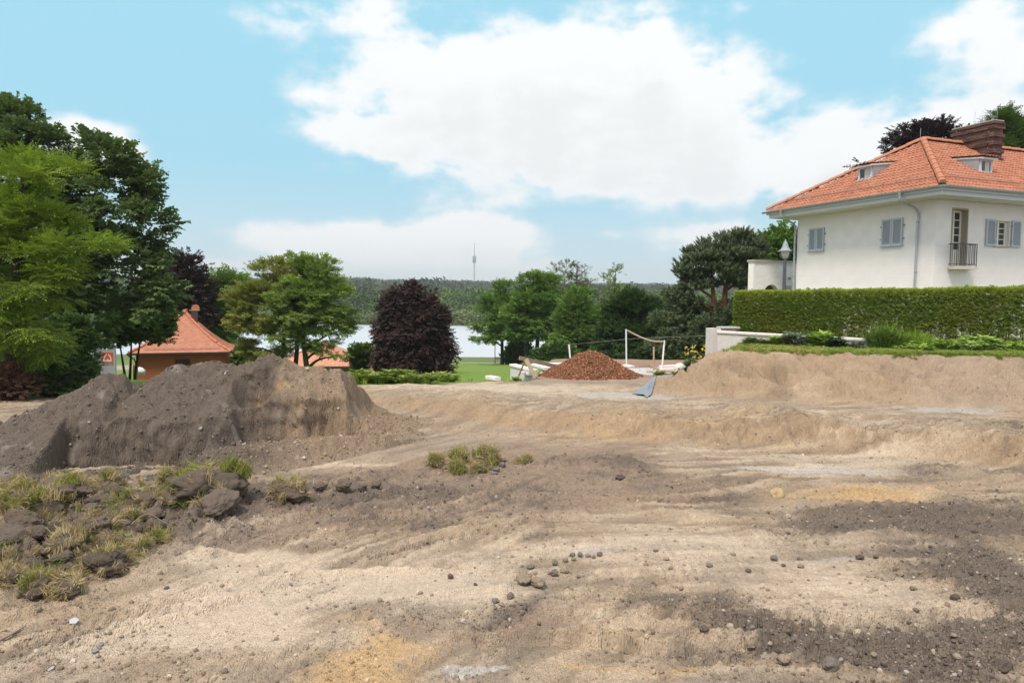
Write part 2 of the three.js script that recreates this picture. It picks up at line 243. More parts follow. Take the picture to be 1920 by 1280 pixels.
function stepHeight(x, D) { const foot = polyY(STEP, x) + 0.18 * n2(x * 0.9, D * 0.5) + 0.07 * n2(x * 3.1, D * 2), hh = polyY(STEPH, x); if (hh <= 0) return 0; const s = D - foot + 0.12 * n2(x * 5, D * 4); return hh * (1 + 0.35 * n2(x * 0.6, 4) + 0.15 * n2(x * 2.6, D) + 0.3 * ledge(2.2 * fbm(x * 1.4, D * 1.9, 3))) * ((0.3 * ss(-0.25, 0.35, s) + 0.7 * ss(0.0, 0.62, s)) * (1 - 0.85 * ss(0.9, 6.5, s))) ; }
const SODS = [[150, 990, 200, 75, 1], [40, 1050, 130, 60, 1], [360, 962, 110, 32, 0.8], [530, 940, 60, 16, 0.5], [860, 878, 80, 12, 0.35]].map(patch);
function groundHeight(x, z, fine = true) {
  const D = -z;
  let h = landHeight(x, z);
  const m = siteMask(x, D);
  if (m > 0.01) {
    const bs = bankDepth(x, D), flat = 1 - ss(-0.4, 0.3, bs);
    h += flat * (stepHeight(x, D) + 0.05 * fbm(x * 0.35, z * 0.35, 2));
    if (fine) {
      const dark = clamp(sumPatch(DARK, x, z) * 1.1), pale = clamp(sumPatch(PALE, x, z)), rough = 0.5 + 1.25 * dark - 0.42 * pale;
      const so = clamp(sumPatch(SODS, x, z)); if (so > 0.05) h += so * (0.06 + 0.22 * Math.abs(n2(x * 2.3, z * 2.3)) + 0.10 * Math.abs(n2(x * 5.3, z * 5.3)) + 0.04 * n2(x * 11, z * 11));
      const on = m * (bs > 1.9 ? 0.15 : 1);
      h += flat * (1.5 * rutHeight(x, z) + lugHeight(x, z)) * m;
      h += on * (flat * 0.042 * streak(x, z) * (0.6 + 0.4 * rough) + rough * (0.026 * fbm(x * 2.7, z * 2.7, 3) + 0.026 * Math.abs(n2(x * 7.3, z * 7.3)) + 0.026 * ss(0.1, 0.55, n2(x * 6.5 + 3, z * 6.5)) + 0.016 * ss(0.2, 0.6, n2(x * 12.5, z * 12.5 + 7)) + 0.012 * n2(x * 15, z * 15) + 0.009 * n2(x * 29, z * 29) - 0.03 * ss(0.1, 0.02, Math.abs(n2(x * 1.3 + 4, z * 2.2))) * ss(0, 0.4, n2(x * 0.8, z * 0.8 + 9))));
      if (bs > 0 && bs < 2) h += 0.03 * fbm(x * 6, z * 6 + h * 4, 3);
    }
  }
  return h;
}
const COL = { sand: [0.283, 0.226, 0.17], pale: [0.525, 0.434, 0.337], yellow: [0.47, 0.315, 0.155], dark: [0.112, 0.09, 0.075], grey: [0.43, 0.41, 0.385], bank: [0.30, 0.226, 0.165], lawn: [0.15, 0.25, 0.03], weeds: [0.12, 0.18, 0.03], earth: [0.13, 0.10, 0.075], reed: [0.10, 0.15, 0.04], far: [0.05, 0.085, 0.03], red: [0.33, 0.19, 0.145] };
const mix3 = (a, b, t) => [mix(a[0], b[0], t), mix(a[1], b[1], t), mix(a[2], b[2], t)];
function groundColor(x, z) {
  const D = -z, m = siteMask(x, D), e = 0.5 * n2(x * 1.6, z * 1.6) + 0.4 * n2(x * 5, z * 5) + 0.36 * n2(x * 13, z * 13) + 0.3 * n2(x * 31, z * 31);
  let c = COL.sand;
  if (m > 0.02) {
    const st = streak(x, z), bs = bankDepth(x, D);
    c = mix3(c, COL.pale, clamp(0.14 + 0.75 * st + 0.25 * e));
    c = mix3(c, COL.yellow, clamp(0.1 + 0.3 * fbm(x * 0.5 + 9, z * 0.5, 3)));
    c = mix3(c, COL.dark, clamp(0.12 - 0.95 * st + 0.35 * fbm(x * 0.8 + 3, z * 0.8, 3) + 0.15 * e) * 0.7); c = mix3(c, mix3(COL.dark, COL.yellow, 0.45), clamp(6 * rutHeight(x, z)) * 0.5); { const sd = D - polyY(STEP, x); if (sd > -0.3 && sd < 1.2) c = mix3(c, [0.33, 0.225, 0.135], ss(-0.4, 0.2, sd + 0.5 * e) * ss(1.1, 0.45, sd + 0.6 * e) * 0.55); }
    c = mix3(c, COL.yellow, clamp(ss(0.2, 0.85, sumPatch(YELLOW, x, z) + 0.3 * e)) * 0.85);
    c = mix3(c, [0.25, 0.182, 0.132], clamp(ss(0.2, 0.75, sumPatch(BROWN, x, z) * 0.9 + 0.35 * e - 0.35 * st)) * 0.75);
    c = mix3(c, COL.pale, clamp(ss(0.12, 0.8, sumPatch(PALE, x, z) + 0.26 * e + 0.25 * st)) * 0.85);
    c = mix3(c, COL.grey, clamp(ss(0.35, 0.7, sumPatch(GREYISH, x, z) + 0.25 * e)) * 0.8);
    c = mix3(c, COL.dark, clamp(ss(0.1, 0.78, sumPatch(DARK, x, z) * 0.95 + 0.45 * e - 0.35 * st + 0.25 * fbm(x * 0.7, z * 0.9, 3))) * 0.88);
    c = mix3(c, [0.145, 0.112, 0.09], ss(0.25, 0.7, sumPatch(SODS, x, z) + 0.25 * e) * 0.85);
    if (D > 25 && x > 0.3) c = mix3(c, COL.red, ss(25.2, 26.4, D + e * 0.4) * 0.8);
    if (bs > -0.3) {
      const t = ss(-0.3, 0.3, bs);
      let b = mix3(COL.bank, COL.pale, clamp(0.06 + 0.5 * fbm(x * 0.9, z * 0.9 + 5, 3)));
      b = mix3(b, COL.dark, clamp(ss(0.1, 0.5, fbm(x * 0.7 + 12, z * 0.9, 4) + 0.2 * ss(9, 13, x) + 0.12 * e) * 0.6)); b = mix3(b, [0.30, 0.245, 0.205], ss(10.2, 12.2, x + 1.2 * e) * 0.6);
      b = mix3(b, COL.yellow, 0.18);
      const turf = ss(2.1, 2.55, bs + 0.35 * e);
      b = mix3(b, mix3(COL.weeds, [0.3, 0.27, 0.12], clamp(0.4 + e)), turf);
      c = mix3(c, b, t);
    }
    const k = 1 + 0.10 * n2(x * 23, z * 23) + 0.08 * e;
    c = [c[0] * k, c[1] * k, c[2] * k];
  }
  if (m < 0.98) {
    let g = mix3(COL.lawn, COL.weeds, clamp(0.3 + 0.6 * fbm(x * 0.2, z * 0.2, 3)) * (x > -5 && x < 0.5 && D > 32 ? 0.12 : 0.9));
    g = mix3(g, COL.earth, ss(0.2, 0.6, fbm(x * 0.6 + 2, z * 0.6, 3)) * ss(33, 27, D) * 0.8);
    if (D > 92) g = mix3(g, COL.reed, ss(92, 110, D));
    const pd = Math.abs(D - (96 + 2 * n2(x * 0.05, 1))); g = mix3(g, [0.34, 0.30, 0.25], ss(1.9, 1.3, pd));
    if (D > 330) g = COL.far;
    c = mix3(g, c, m);
  }
  return c;
}
const soilGrain = grain(512, (u, v) => { const a = tn(u, v, 8), b = tn(u, v, 30, 40), c = tn(u, v, 90, 80); return 0.955 + 0.03 * a + 0.05 * b + 0.06 * c; }, true);
const soilBump = grain(512, (u, v) => { const a = tn(u, v, 12, 5), b = tn(u, v, 40, 44), c = tn(u, v, 100, 88); return 0.5 + 0.16 * a + 0.2 * Math.abs(b) + 0.16 * c; });
const groundMat = new THREE.MeshStandardMaterial({ vertexColors: true, roughness: 0.96, map: soilGrain, bumpMap: soilBump, bumpScale: 0.045 });
function sheet(xs, zs, hf, cf, uvScale = 0.8) { // xs(t, z): world x across a row; zs: rows
  const nx = xs.n, nz = zs.length, pos = new Float32Array(nx * nz * 3), col = new Float32Array(nx * nz * 3), uv = new Float32Array(nx * nz * 2), idx = new Uint32Array((nx - 1) * (nz - 1) * 6);
  for (let j = 0, o = 0; j < nz; j++) for (let i = 0; i < nx; i++, o++) {
    const z = zs[j], x = xs.at(i / (nx - 1), z), c = cf(x, z);
    pos[o * 3] = x; pos[o * 3 + 1] = hf(x, z); pos[o * 3 + 2] = z; col[o * 3] = c[0]; col[o * 3 + 1] = c[1]; col[o * 3 + 2] = c[2]; uv[o * 2] = x * uvScale; uv[o * 2 + 1] = z * uvScale;
  }
  for (let j = 0, o = 0; j < nz - 1; j++) for (let i = 0; i < nx - 1; i++) { const a = j * nx + i, b = a + nx; idx[o++] = a; idx[o++] = a + 1; idx[o++] = b; idx[o++] = a + 1; idx[o++] = b + 1; idx[o++] = b; }
  const g = new THREE.BufferGeometry(); g.setAttribute('position', new THREE.BufferAttribute(pos, 3)); g.setAttribute('color', new THREE.BufferAttribute(col, 3)); g.setAttribute('uv', new THREE.BufferAttribute(uv, 2)); g.setIndex(new THREE.BufferAttribute(idx, 1)); g.computeVertexNormals(); return g;
}
{
  // rows come closer together where the ground is near; one sheet from behind the camera to beyond the hills
  const zs = [30, 15, 6, 0, -2.5, -3.5];
  let D = 4.2; const steps = [[26, 0.0022], [40, 0.006], [140, 0.02], [400, 0.04], [6200, 0.06]];
  zs.push(-D); for (const [to, k] of steps) while (D < to) { D *= 1 + k; zs.push(-D); }
  zs.reverse();
  const nx = 860;
  const xs = { n: nx, at: (t, z) => { const D = Math.max(5, -z), w = D * 0.80 + 1.6 + (D > 30 ? (D - 30) * 0.15 : 0); return (t * 2 - 1) * w * (z > -3 ? 3 : 1); } };
  const g = sheet(xs, zs, (x, z) => groundHeight(x, z), groundColor);
  structure('ground', g, groundMat);
  console.log('ground', nx, zs.length);
}
// the lake
{
  const rip = grain(512, (u, v) => 0.5 + 0.22 * tn(u, v, 14) + 0.16 * tn(u, v, 40, 9) + 0.1 * tn(u, v, 90, 30));
  const g = new THREE.PlaneGeometry(1600, 320, 1, 1).rotateX(-Math.PI / 2); const u = g.attributes.uv; for (let i = 0; i < u.count; i++) u.setXY(i, u.getX(i) * 1600 / 14, u.getY(i) * 320 / 9);
  g.translate(0, LAKE, -300);
  structure('lake', g, new THREE.MeshPhysicalMaterial({ color: lin(0.68, 0.71, 0.74), metalness: 0.75, roughness: 0.42, bumpMap: rip, bumpScale: 0.25 }));
}
// ---------------------------------------------------------------- foliage
function leaves(list) { // list of {at, dir, up, len, wid, fold}: folded blades of four triangles
  const pos = [], idx = [];
  for (const l of list) {
    const d = l.dir.clone().normalize(), s = new THREE.Vector3().crossVectors(d, l.up).normalize(), n = new THREE.Vector3().crossVectors(s, d).normalize(), b = pos.length / 3, f = l.fold ?? 0.25;
    const pt = (t, w, k) => { const p = l.at.clone().addScaledVector(d, t * l.len).addScaledVector(s, w * l.wid).addScaledVector(n, k * l.wid); pos.push(p.x, p.y, p.z); };
    pt(0, 0, 0); pt(0.45, -0.5, f); pt(0.5, 0, 0); pt(0.45, 0.5, f); pt(1, 0, -0.25 * f);
    idx.push(b, b + 2, b + 1, b, b + 3, b + 2, b + 1, b + 2, b + 4, b + 2, b + 3, b + 4);
  }
  const g = new THREE.BufferGeometry(); g.setAttribute('position', new THREE.Float32BufferAttribute(pos, 3)); g.setIndex(idx); g.computeVertexNormals(); return g;
}
const dirOf = (r, spread, fwd = 1) => V((r() - 0.5) * 2 * spread, (r() - 0.5) * 2 * spread, fwd).normalize();
const SPRAY = {};   // all sprays point along +z, up is +y, about 1 long
{
  const r = rng(5);
  const broad = (n, len, wid, spread, droop) => { const L = []; for (let i = 0; i < n; i++) { const t = i / n, side = i % 2 ? 1 : -1; L.push({ at: V((r() - 0.5) * 0.25, (r() - 0.5) * 0.18, t * 0.75), dir: V(side * (0.5 + r() * spread), (r() - 0.5) * 0.7 - droop, 0.3 + r() * 0.7), up: V((r() - 0.5) * 0.9, 1, (r() - 0.5) * 0.9), len: len * (0.7 + 0.6 * r()), wid: wid * (0.75 + 0.5 * r()), fold: 0.2 + r() * 0.2 }); } return leaves(L); };
  SPRAY.oak = [broad(11, 0.42, 0.26, 0.8, 0.1), broad(11, 0.4, 0.28, 0.9, 0.2)];
  SPRAY.beech = [broad(13, 0.30, 0.19, 0.8, 0.1), broad(13, 0.32, 0.18, 0.8, 0.3)];
  SPRAY.small = [broad(14, 0.26, 0.15, 0.9, 0.05), broad(14, 0.25, 0.17, 1.0, 0.1)];
  const pinnate = (n) => { const L = []; for (let i = 0; i < n; i++) { const t = (i + 0.5) / n; for (const s of [-1, 1]) L.push({ at: V(0, -0.25 * t * t, t * 0.9), dir: V(s, -0.15 - 0.3 * r(), 0.35), up: V(s * 0.2, 1, 0), len: 0.26 * (0.6 + 0.4 * Math.sin(Math.PI * Math.min(1, t + 0.2))), wid: 0.1, fold: 0.1 }); } L.push({ at: V(0, -0.25, 0.9), dir: V(0, -0.4, 1), up: V(0, 1, 0), len: 0.24, wid: 0.1 }); return L; };
  const fan = (k) => { const all = []; for (let j = 0; j < k; j++) { const q = new THREE.Quaternion().setFromEuler(new THREE.Euler((r() - 0.6) * 0.7, (j / (k - 1) - 0.5) * 1.9, (r() - 0.5) * 0.8)); for (const l of pinnate(6)) all.push({ ...l, at: l.at.applyQuaternion(q), dir: l.dir.applyQuaternion(q), up: l.up.applyQuaternion(q) }); } return leaves(all); };
  SPRAY.locust = [fan(3), fan(3)];
  const needles = (n) => { const pos = [], idx = []; for (let i = 0; i < n; i++) { const t = r(), a = r() * 6.28, b = pos.length / 3, o = V(Math.cos(a) * 0.5, Math.sin(a) * 0.5 + 0.15, 0.55 + r() * 0.5).normalize().multiplyScalar(0.42), s = V(-Math.sin(a), Math.cos(a), 0).multiplyScalar(0.035), p = V(0, 0, t * 0.7); for (const v of [p.clone().add(s), p.clone().sub(s), p.clone().add(o)]) pos.push(v.x, v.y, v.z); idx.push(b, b + 1, b + 2); } const g = new THREE.BufferGeometry(); g.setAttribute('position', new THREE.Float32BufferAttribute(pos, 3)); g.setIndex(idx); g.computeVertexNormals(); return g; };
  SPRAY.pine = [needles(34), needles(34)];
}
const leafMat = new THREE.MeshPhysicalMaterial({ color: 0xffffff, roughness: 0.78, transmission: 0.42, thickness: 0, side: THREE.DoubleSide, ior: 1.4, specularIntensity: 0.45 });
const needleMat = new THREE.MeshStandardMaterial({ color: 0xffffff, roughness: 0.7, side: THREE.DoubleSide });
const barkTex = grain(256, (u, v) => 0.72 + 0.2 * tn(u, v * 0.25 - Math.floor(v * 0.25), 18) + 0.12 * tn(u, v, 40, 9), true);
const barkMat = (r, g, b) => new THREE.MeshStandardMaterial({ color: lin(r, g, b), roughness: 0.95, map: rep(barkTex, 3, 0.6), bumpMap: rep(barkTex, 3, 0.6), bumpScale: 0.03 });
const BARK = { brown: barkMat(0.10, 0.075, 0.055), dark: barkMat(0.05, 0.042, 0.035), pine: barkMat(0.30, 0.125, 0.06), grey: barkMat(0.16, 0.145, 0.12), twig: barkMat(0.2, 0.15, 0.09) };
const M4 = new THREE.Matrix4(), Q4 = new THREE.Quaternion(), S4 = new THREE.Vector3(), C4 = new THREE.Color();
function scatter(name, geos, mat, items, parent) { // items: [position, quaternion, scale, colour]; one part made of many leaves
  const made = [];
  geos.forEach((g, k) => {
    const mine = items.filter((_, i) => i % geos.length === k);
    if (!mine.length) return;
    const m = new THREE.InstancedMesh(g, mat, mine.length);
    mine.forEach(([p, q, s, c], i) => { m.setMatrixAt(i, M4.compose(p, q, typeof s === 'number' ? S4.setScalar(s) : S4.copy(s))); m.setColorAt(i, C4.setRGB(c[0], c[1], c[2])); });
    m.name = name; m.userData.kind = 'stuff'; m.castShadow = m.receiveShadow = true; parent.add(m); made.push(m);
  });
  return made;
}
const TREES = [];
function tree(o) {
  const r = rng(o.seed), D = o.D, base = P(o.foot, 600, D); base.y = (o.y0 ?? groundHeight(base.x, base.z)) - 0.05;
  const root = thing(o.name ?? 'tree', o.label, o.category ?? 'tree', [base.x, base.y, base.z], 0, o.group);
  const k = D / FOCAL;
  const lobes = o.lobes.map(([px, py, rx, ry, dz = 0, rz]) => { const c = P(px, py, D + dz).sub(base); return { c, r: V(rx * k, ry * k, rz ? rz * k : Math.max(Math.min(rx, ry * 1.6), rx * 0.75) * k), vol: rx * ry * (rx + ry) }; });
  const total = lobes.reduce((s, l) => s + l.vol, 0), mid = lobes.reduce((s, l) => s.addScaledVector(l.c, l.vol / total), V(0, 0, 0));
  const clumps = [];
  for (const l of lobes) { const n = Math.max(2, Math.round(o.clumps * l.vol / total)); for (let i = 0; i < n; i++) { const u = V(r() * 2 - 1, r() * 2 - 1, r() * 2 - 1); if (u.length() > 1 || (o.under !== undefined && u.y < o.under && r() < 0.75)) { i--; continue; } const len = u.length() || 1; u.multiplyScalar(Math.pow(len, o.shell ?? 0.55) / len); clumps.push({ p: V(l.c.x + u.x * l.r.x, l.c.y + u.y * l.r.y, l.c.z + u.z * l.r.z), s: 0.7 + 0.6 * r() }); } }
  // trunk, limbs to each lobe, twigs to each clump
  const wood = [], nodes = [], stems = o.stems ?? [[o.foot, null]];
  const topLobe = lobes.reduce((a, b) => (a.c.y > b.c.y ? a : b));
  for (const [fx, tx] of stems) {
    const f = P(fx, 600, D).sub(base); f.y = 0;
    const top = tx ? P(tx[0], tx[1], D).sub(base) : topLobe.c.clone().setY(topLobe.c.y + topLobe.r.y * 0.3);
    const pts = []; for (let i = 0; i <= 5; i++) { const t = i / 5, w = 0.04 * top.y * Math.sin(t * Math.PI); pts.push(V(mix(f.x, top.x, t ** 1.3) + (r() - 0.5) * w, mix(f.y, top.y, t), mix(f.z, top.z, t ** 1.3) + (r() - 0.5) * w)); }
    wood.push(tube([V(f.x, f.y - 0.3, f.z), ...pts], o.trunk, o.trunk * 0.16, 8, 14));
    const c = new THREE.CatmullRomCurve3(pts); for (let i = 2; i <= 16; i++) nodes.push({ p: c.getPointAt(i / 16), r: o.trunk * mix(0.9, 0.16, i / 16), t: 1 });
  }
  const join = (to, kk) => { let best = null, bd = 1e9; for (const n of nodes) { const dx = Math.hypot(to.x - n.p.x, to.z - n.p.z), dy = to.y - n.p.y, d = Math.hypot(dx, dy) + (dy < kk * dx ? (kk * dx - dy) * 1.6 : 0); if (d < bd) { bd = d; best = n; } } return best; };
  for (const l of lobes) { const n = join(l.c, 0.35), L = l.c.distanceTo(n.p); if (L < 0.25) continue; const m = n.p.clone().lerp(l.c, 0.5).add(V((r() - 0.5) * 0.2 * L, 0.1 * L, (r() - 0.5) * 0.2 * L)), rr = Math.min(n.r * 0.7, o.trunk * 0.5); wood.push(tube([n.p, m, l.c], rr, rr * 0.3, 6, 6)); const c = new THREE.CatmullRomCurve3([n.p, m, l.c]); for (let i = 2; i <= 7; i++) nodes.push({ p: c.getPointAt(i / 7), r: rr * mix(1, 0.3, i / 7), t: 0 }); }
  for (const q of clumps) { const n = join(q.p, 0.1), L = q.p.distanceTo(n.p); if (L < 0.1) continue; const m = n.p.clone().lerp(q.p, 0.55).add(V((r() - 0.5) * 0.15 * L, 0.08 * L, (r() - 0.5) * 0.15 * L)), rr = Math.min(n.r * 0.6, o.trunk * 0.16); wood.push(tube([n.p, m, q.p], rr, rr * 0.3, 4, 3)); }
  const tr = part('trunk', merge(wood), BARK[o.bark ?? 'brown'], root);
  const items = [], ce = o.clumpR, cols = o.colors;
  for (const q of clumps) {
    const n = Math.round(o.per * q.s * q.s), tone = r(), hue = r();
    for (let i = 0; i < n; i++) {
      const u = V((r() + r() + r()) / 1.5 - 1, ((r() + r() + r()) / 1.5 - 1) * (o.flat ?? 0.75), (r() + r() + r()) / 1.5 - 1), p = q.p.clone().addScaledVector(u, ce * q.s * 1.35);
      const out = u.clone().multiplyScalar(1).add(p.clone().sub(mid).normalize().multiplyScalar(0.35)); out.y += (o.lift ?? 0.1) + (r() - 0.5) * 0.3; out.x += (r() - 0.5) * 0.7; out.z += (r() - 0.5) * 0.7;
      const dir = out.normalize();
      M4.lookAt(V(0, 0, 0), dir.clone().negate(), V((r() - 0.5) * 0.8, 1, (r() - 0.5) * 0.8)); Q4.setFromRotationMatrix(M4);
      const t = clamp(0.5 * tone + 0.5 * r()), b = 0.82 + 0.36 * r(), c = mix3(cols[0], cols[1], t), c2 = cols[2] ? mix3(c, cols[2], hue < 0.25 ? r() * 0.7 : 0) : c;
      items.push([p, Q4.clone(), o.size * (0.7 + 0.6 * r()), [c2[0] * b, c2[1] * b, c2[2] * b]]);
    }
  }
  scatter('crown', SPRAY[o.spray], o.spray === 'pine' ? needleMat : leafMat, items, root);
  TREES.push([o.name ?? 'tree', items.length]);
  return root;
}
const OAK = [[0.091, 0.152, 0.051], [0.152, 0.226, 0.081]], LOCUST = [[0.165, 0.27, 0.022], [0.29, 0.40, 0.04]], COPPER = [[0.037, 0.020, 0.023], [0.091, 0.049, 0.051]];
const LIME = [[0.146, 0.226, 0.044], [0.226, 0.305, 0.061]], OLIVE = [[0.171, 0.213, 0.039], [0.256, 0.287, 0.055], [0.317, 0.244, 0.055]], FRESH = [[0.122, 0.232, 0.034], [0.189, 0.311, 0.049]], DEEP = [[0.067, 0.134, 0.029], [0.116, 0.201, 0.044]], PINE = [[0.076, 0.112, 0.055], [0.134, 0.177, 0.085]];
tree({ seed: 101, name: 'oak_tree', label: 'large dark green oak tree rising at the left edge, the tallest tree', D: 31, foot: 70, trunk: 0.42, bark: 'dark', spray: 'oak', size: 0.42, colors: OAK.map(([a, b, c]) => [a * 1.2, b * 1.17, c]), clumps: 270, per: 74, clumpR: 0.64, flat: 0.6, shell: 0.5,
  lobes: [[25, 245, 55, 48], [55, 225, 32, 26], [140, 290, 70, 50], [215, 320, 62, 52], [70, 330, 110, 80], [-60, 380, 130, 150], [265, 370, 38, 34], [180, 400, 90, 70], [260, 430, 55, 40], [285, 470, 45, 42], [200, 490, 90, 60], [90, 470, 120, 90], [285, 540, 34, 34], [220, 560, 80, 40], [120, 580, 110, 55, 2], [30, 600, 110, 60, 3], [180, 610, 85, 28, 2], [-120, 560, 120, 120]] });
tree({ seed: 102, name: 'locust_tree', label: 'yellow green feathery locust tree in front of the oak at far left', D: 20.4, foot: 14, trunk: 0.19, bark: 'brown', spray: 'locust', size: 0.36, colors: LOCUST, clumps: 130, per: 26, clumpR: 0.42, flat: 0.45, shell: 0.6,
  lobes: [[40, 305, 34, 22], [100, 330, 52, 26], [20, 350, 60, 40], [-40, 420, 80, 80], [50, 410, 60, 34], [110, 410, 36, 26], [90, 470, 55, 34], [160, 465, 38, 20], [190, 446, 16, 14], [20, 490, 70, 50], [85, 530, 60, 36], [140, 520, 30, 18], [20, 570, 60, 45], [75, 600, 36, 36], [-40, 560, 70, 70], [60, 645, 44, 30], [20, 680, 40, 25], [85, 625, 28, 16]] });
tree({ seed: 103, name: 'copper_beech_tree', label: 'dark purple copper beech rising behind the small red roofed cottage', D: 62, foot: 330, trunk: 0.4, bark: 'dark', spray: 'beech', size: 0.62, colors: COPPER, clumps: 90, per: 60, clumpR: 0.85,
  lobes: [[318, 505, 30, 26], [345, 520, 36, 36], [320, 560, 50, 50], [365, 565, 28, 36], [350, 600, 44, 36], [295, 540, 30, 40]] });
tree({ seed: 104, name: 'ash_tree', label: 'fresh green narrow tree just right of the red cottage roof', D: 66, foot: 428, trunk: 0.3, bark: 'grey', spray: 'small', size: 0.7, colors: FRESH, clumps: 90, per: 46, clumpR: 0.8,
  lobes: [[432, 525, 20, 20], [415, 550, 28, 30], [420, 585, 34, 36], [404, 610, 30, 26], [430, 630, 26, 22]] });
tree({ seed: 105, name: 'maple_tree', label: 'olive tinged spreading tree left of the taller twin in mid picture', D: 52, foot: 533, trunk: 0.24, bark: 'brown', spray: 'small', size: 0.5, colors: OLIVE.map(([a, b, c]) => [a * 1.3, b * 1.3, c * 1.3]), clumps: 190, per: 34, clumpR: 0.55, flat: 0.32, shell: 0.6, stems: [[533, [525, 500]], [552, [560, 500]]],
  lobes: [[520, 505, 45, 22], [480, 535, 38, 28], [540, 545, 60, 30], [465, 575, 32, 32], [510, 585, 60, 30], [475, 615, 40, 26], [530, 612, 52, 20], [475, 650, 34, 16], [460, 600, 24, 26], [468, 668, 28, 10], [515, 660, 22, 8], [548, 646, 30, 8]] });
tree({ seed: 106, name: 'maple_tree', label: 'tall green tree with open top standing before the low tiled roof', D: 50, foot: 576, trunk: 0.26, bark: 'brown', spray: 'small', size: 0.5, colors: LIME.map(([a, b, c]) => [a * 1.3, b * 1.3, c * 1.3]), clumps: 210, per: 32, clumpR: 0.52, flat: 0.34, shell: 0.6,
  lobes: [[560, 484, 22, 12], [592, 495, 34, 20], [610, 512, 22, 18], [575, 525, 50, 24], [615, 548, 38, 28], [570, 565, 60, 28], [630, 590, 30, 24], [585, 600, 62, 22], [635, 620, 26, 12], [545, 632, 36, 10], [625, 646, 28, 8], [600, 660, 16, 6], [632, 668, 20, 8], [575, 640, 30, 8]] });
tree({ seed: 107, name: 'copper_beech_tree', label: 'rounded blackish purple copper beech standing alone before the lake', D: 50, foot: 775, trunk: 0.22, bark: 'dark', spray: 'beech', size: 0.42, colors: COPPER, clumps: 300, per: 52, clumpR: 0.5, flat: 0.9, lift: -0.35, shell: 0.5,
  lobes: [[770, 559, 35, 24], [797, 563, 24, 19], [745, 579, 29, 24], [784, 597, 48, 29], [739, 615, 35, 29], [815, 606, 22, 22], [779, 637, 54, 35], [727, 646, 24, 22], [820, 646, 24, 22], [775, 667, 61, 22], [829, 669, 21, 19], [723, 667, 22, 19], [743, 682, 35, 10], [815, 682, 33, 10]] });
const lakeside = 'trees by the lake shore';
tree({ seed: 110, name: 'lime_tree', label: 'layered green tree with one slim bare trunk beside the lake, leftmost of its row', D: 88, foot: 942, trunk: 0.25, bark: 'dark', spray: 'small', size: 0.75, colors: FRESH, clumps: 70, per: 36, clumpR: 0.8, flat: 0.35, group: lakeside,
  lobes: [[938, 545, 16, 16], [930, 575, 28, 20], [945, 600, 30, 20], [915, 612, 26, 14], [905, 632, 22, 7], [940, 630, 34, 12]] });
tree({ seed: 111, name: 'lime_tree', label: 'tall full green lakeside tree with a pointed crown and two dark trunks', D: 84, foot: 986, trunk: 0.32, bark: 'dark', spray: 'small', size: 0.75, colors: FRESH, clumps: 150, per: 40, clumpR: 0.85, flat: 0.4, group: lakeside, stems: [[986, [1000, 520]], [1006, [1020, 560]], [1024, [1030, 590]]],
  lobes: [[1012, 515, 18, 12], [995, 530, 22, 18], [1030, 530, 16, 20], [1000, 560, 42, 26], [985, 590, 40, 24], [1035, 575, 28, 28], [1010, 610, 52, 22], [975, 622, 28, 14], [1045, 620, 24, 22]] });
tree({ seed: 112, name: 'willow_tree', label: 'pale sparse tree with thin leaves rising behind the lakeside row', D: 110, foot: 1075, trunk: 0.32, bark: 'grey', spray: 'small', size: 0.75, colors: [[0.14, 0.16, 0.07], [0.20, 0.21, 0.10]], clumps: 60, per: 12, clumpR: 1.0, flat: 0.6, group: lakeside,
  lobes: [[1055, 508, 18, 12], [1082, 503, 22, 12], [1072, 530, 36, 18], [1065, 560, 34, 24]] });
tree({ seed: 113, name: 'chestnut_tree', label: 'round bright green tree directly behind the wood chip heap', D: 70, foot: 1092, trunk: 0.3, bark: 'dark', spray: 'small', size: 0.6, colors: FRESH, clumps: 150, per: 44, clumpR: 0.7, flat: 0.5, group: lakeside,
  lobes: [[1090, 560, 24, 16], [1075, 585, 28, 24], [1105, 590, 26, 26], [1090, 620, 44, 24], [1068, 645, 30, 22], [1112, 645, 30, 22], [1085, 665, 42, 16]] });
tree({ seed: 114, name: 'poplar_tree', label: 'thin airy tree with a twiggy top between the rounded green trees', D: 112, foot: 1150, trunk: 0.3, bark: 'brown', spray: 'small', size: 0.75, colors: LIME, clumps: 55, per: 12, clumpR: 0.9, flat: 0.7, group: lakeside,
  lobes: [[1155, 508, 12, 10], [1150, 530, 22, 16], [1160, 550, 26, 16], [1148, 575, 28, 22]] });
tree({ seed: 115, name: 'chestnut_tree', label: 'broad deep green tree behind the white pole frame', D: 62, foot: 1188, trunk: 0.32, bark: 'dark', spray: 'small', size: 0.6, colors: [[0.042, 0.095, 0.018], [0.075, 0.14, 0.026]], clumps: 190, per: 46, clumpR: 0.68, flat: 0.55, group: lakeside,
  lobes: [[1185, 565, 28, 18], [1165, 585, 28, 24], [1210, 585, 28, 24], [1190, 610, 50, 26], [1150, 630, 28, 28], [1222, 625, 24, 30], [1185, 650, 56, 22], [1150, 668, 34, 14], [1215, 668, 34, 14]] });
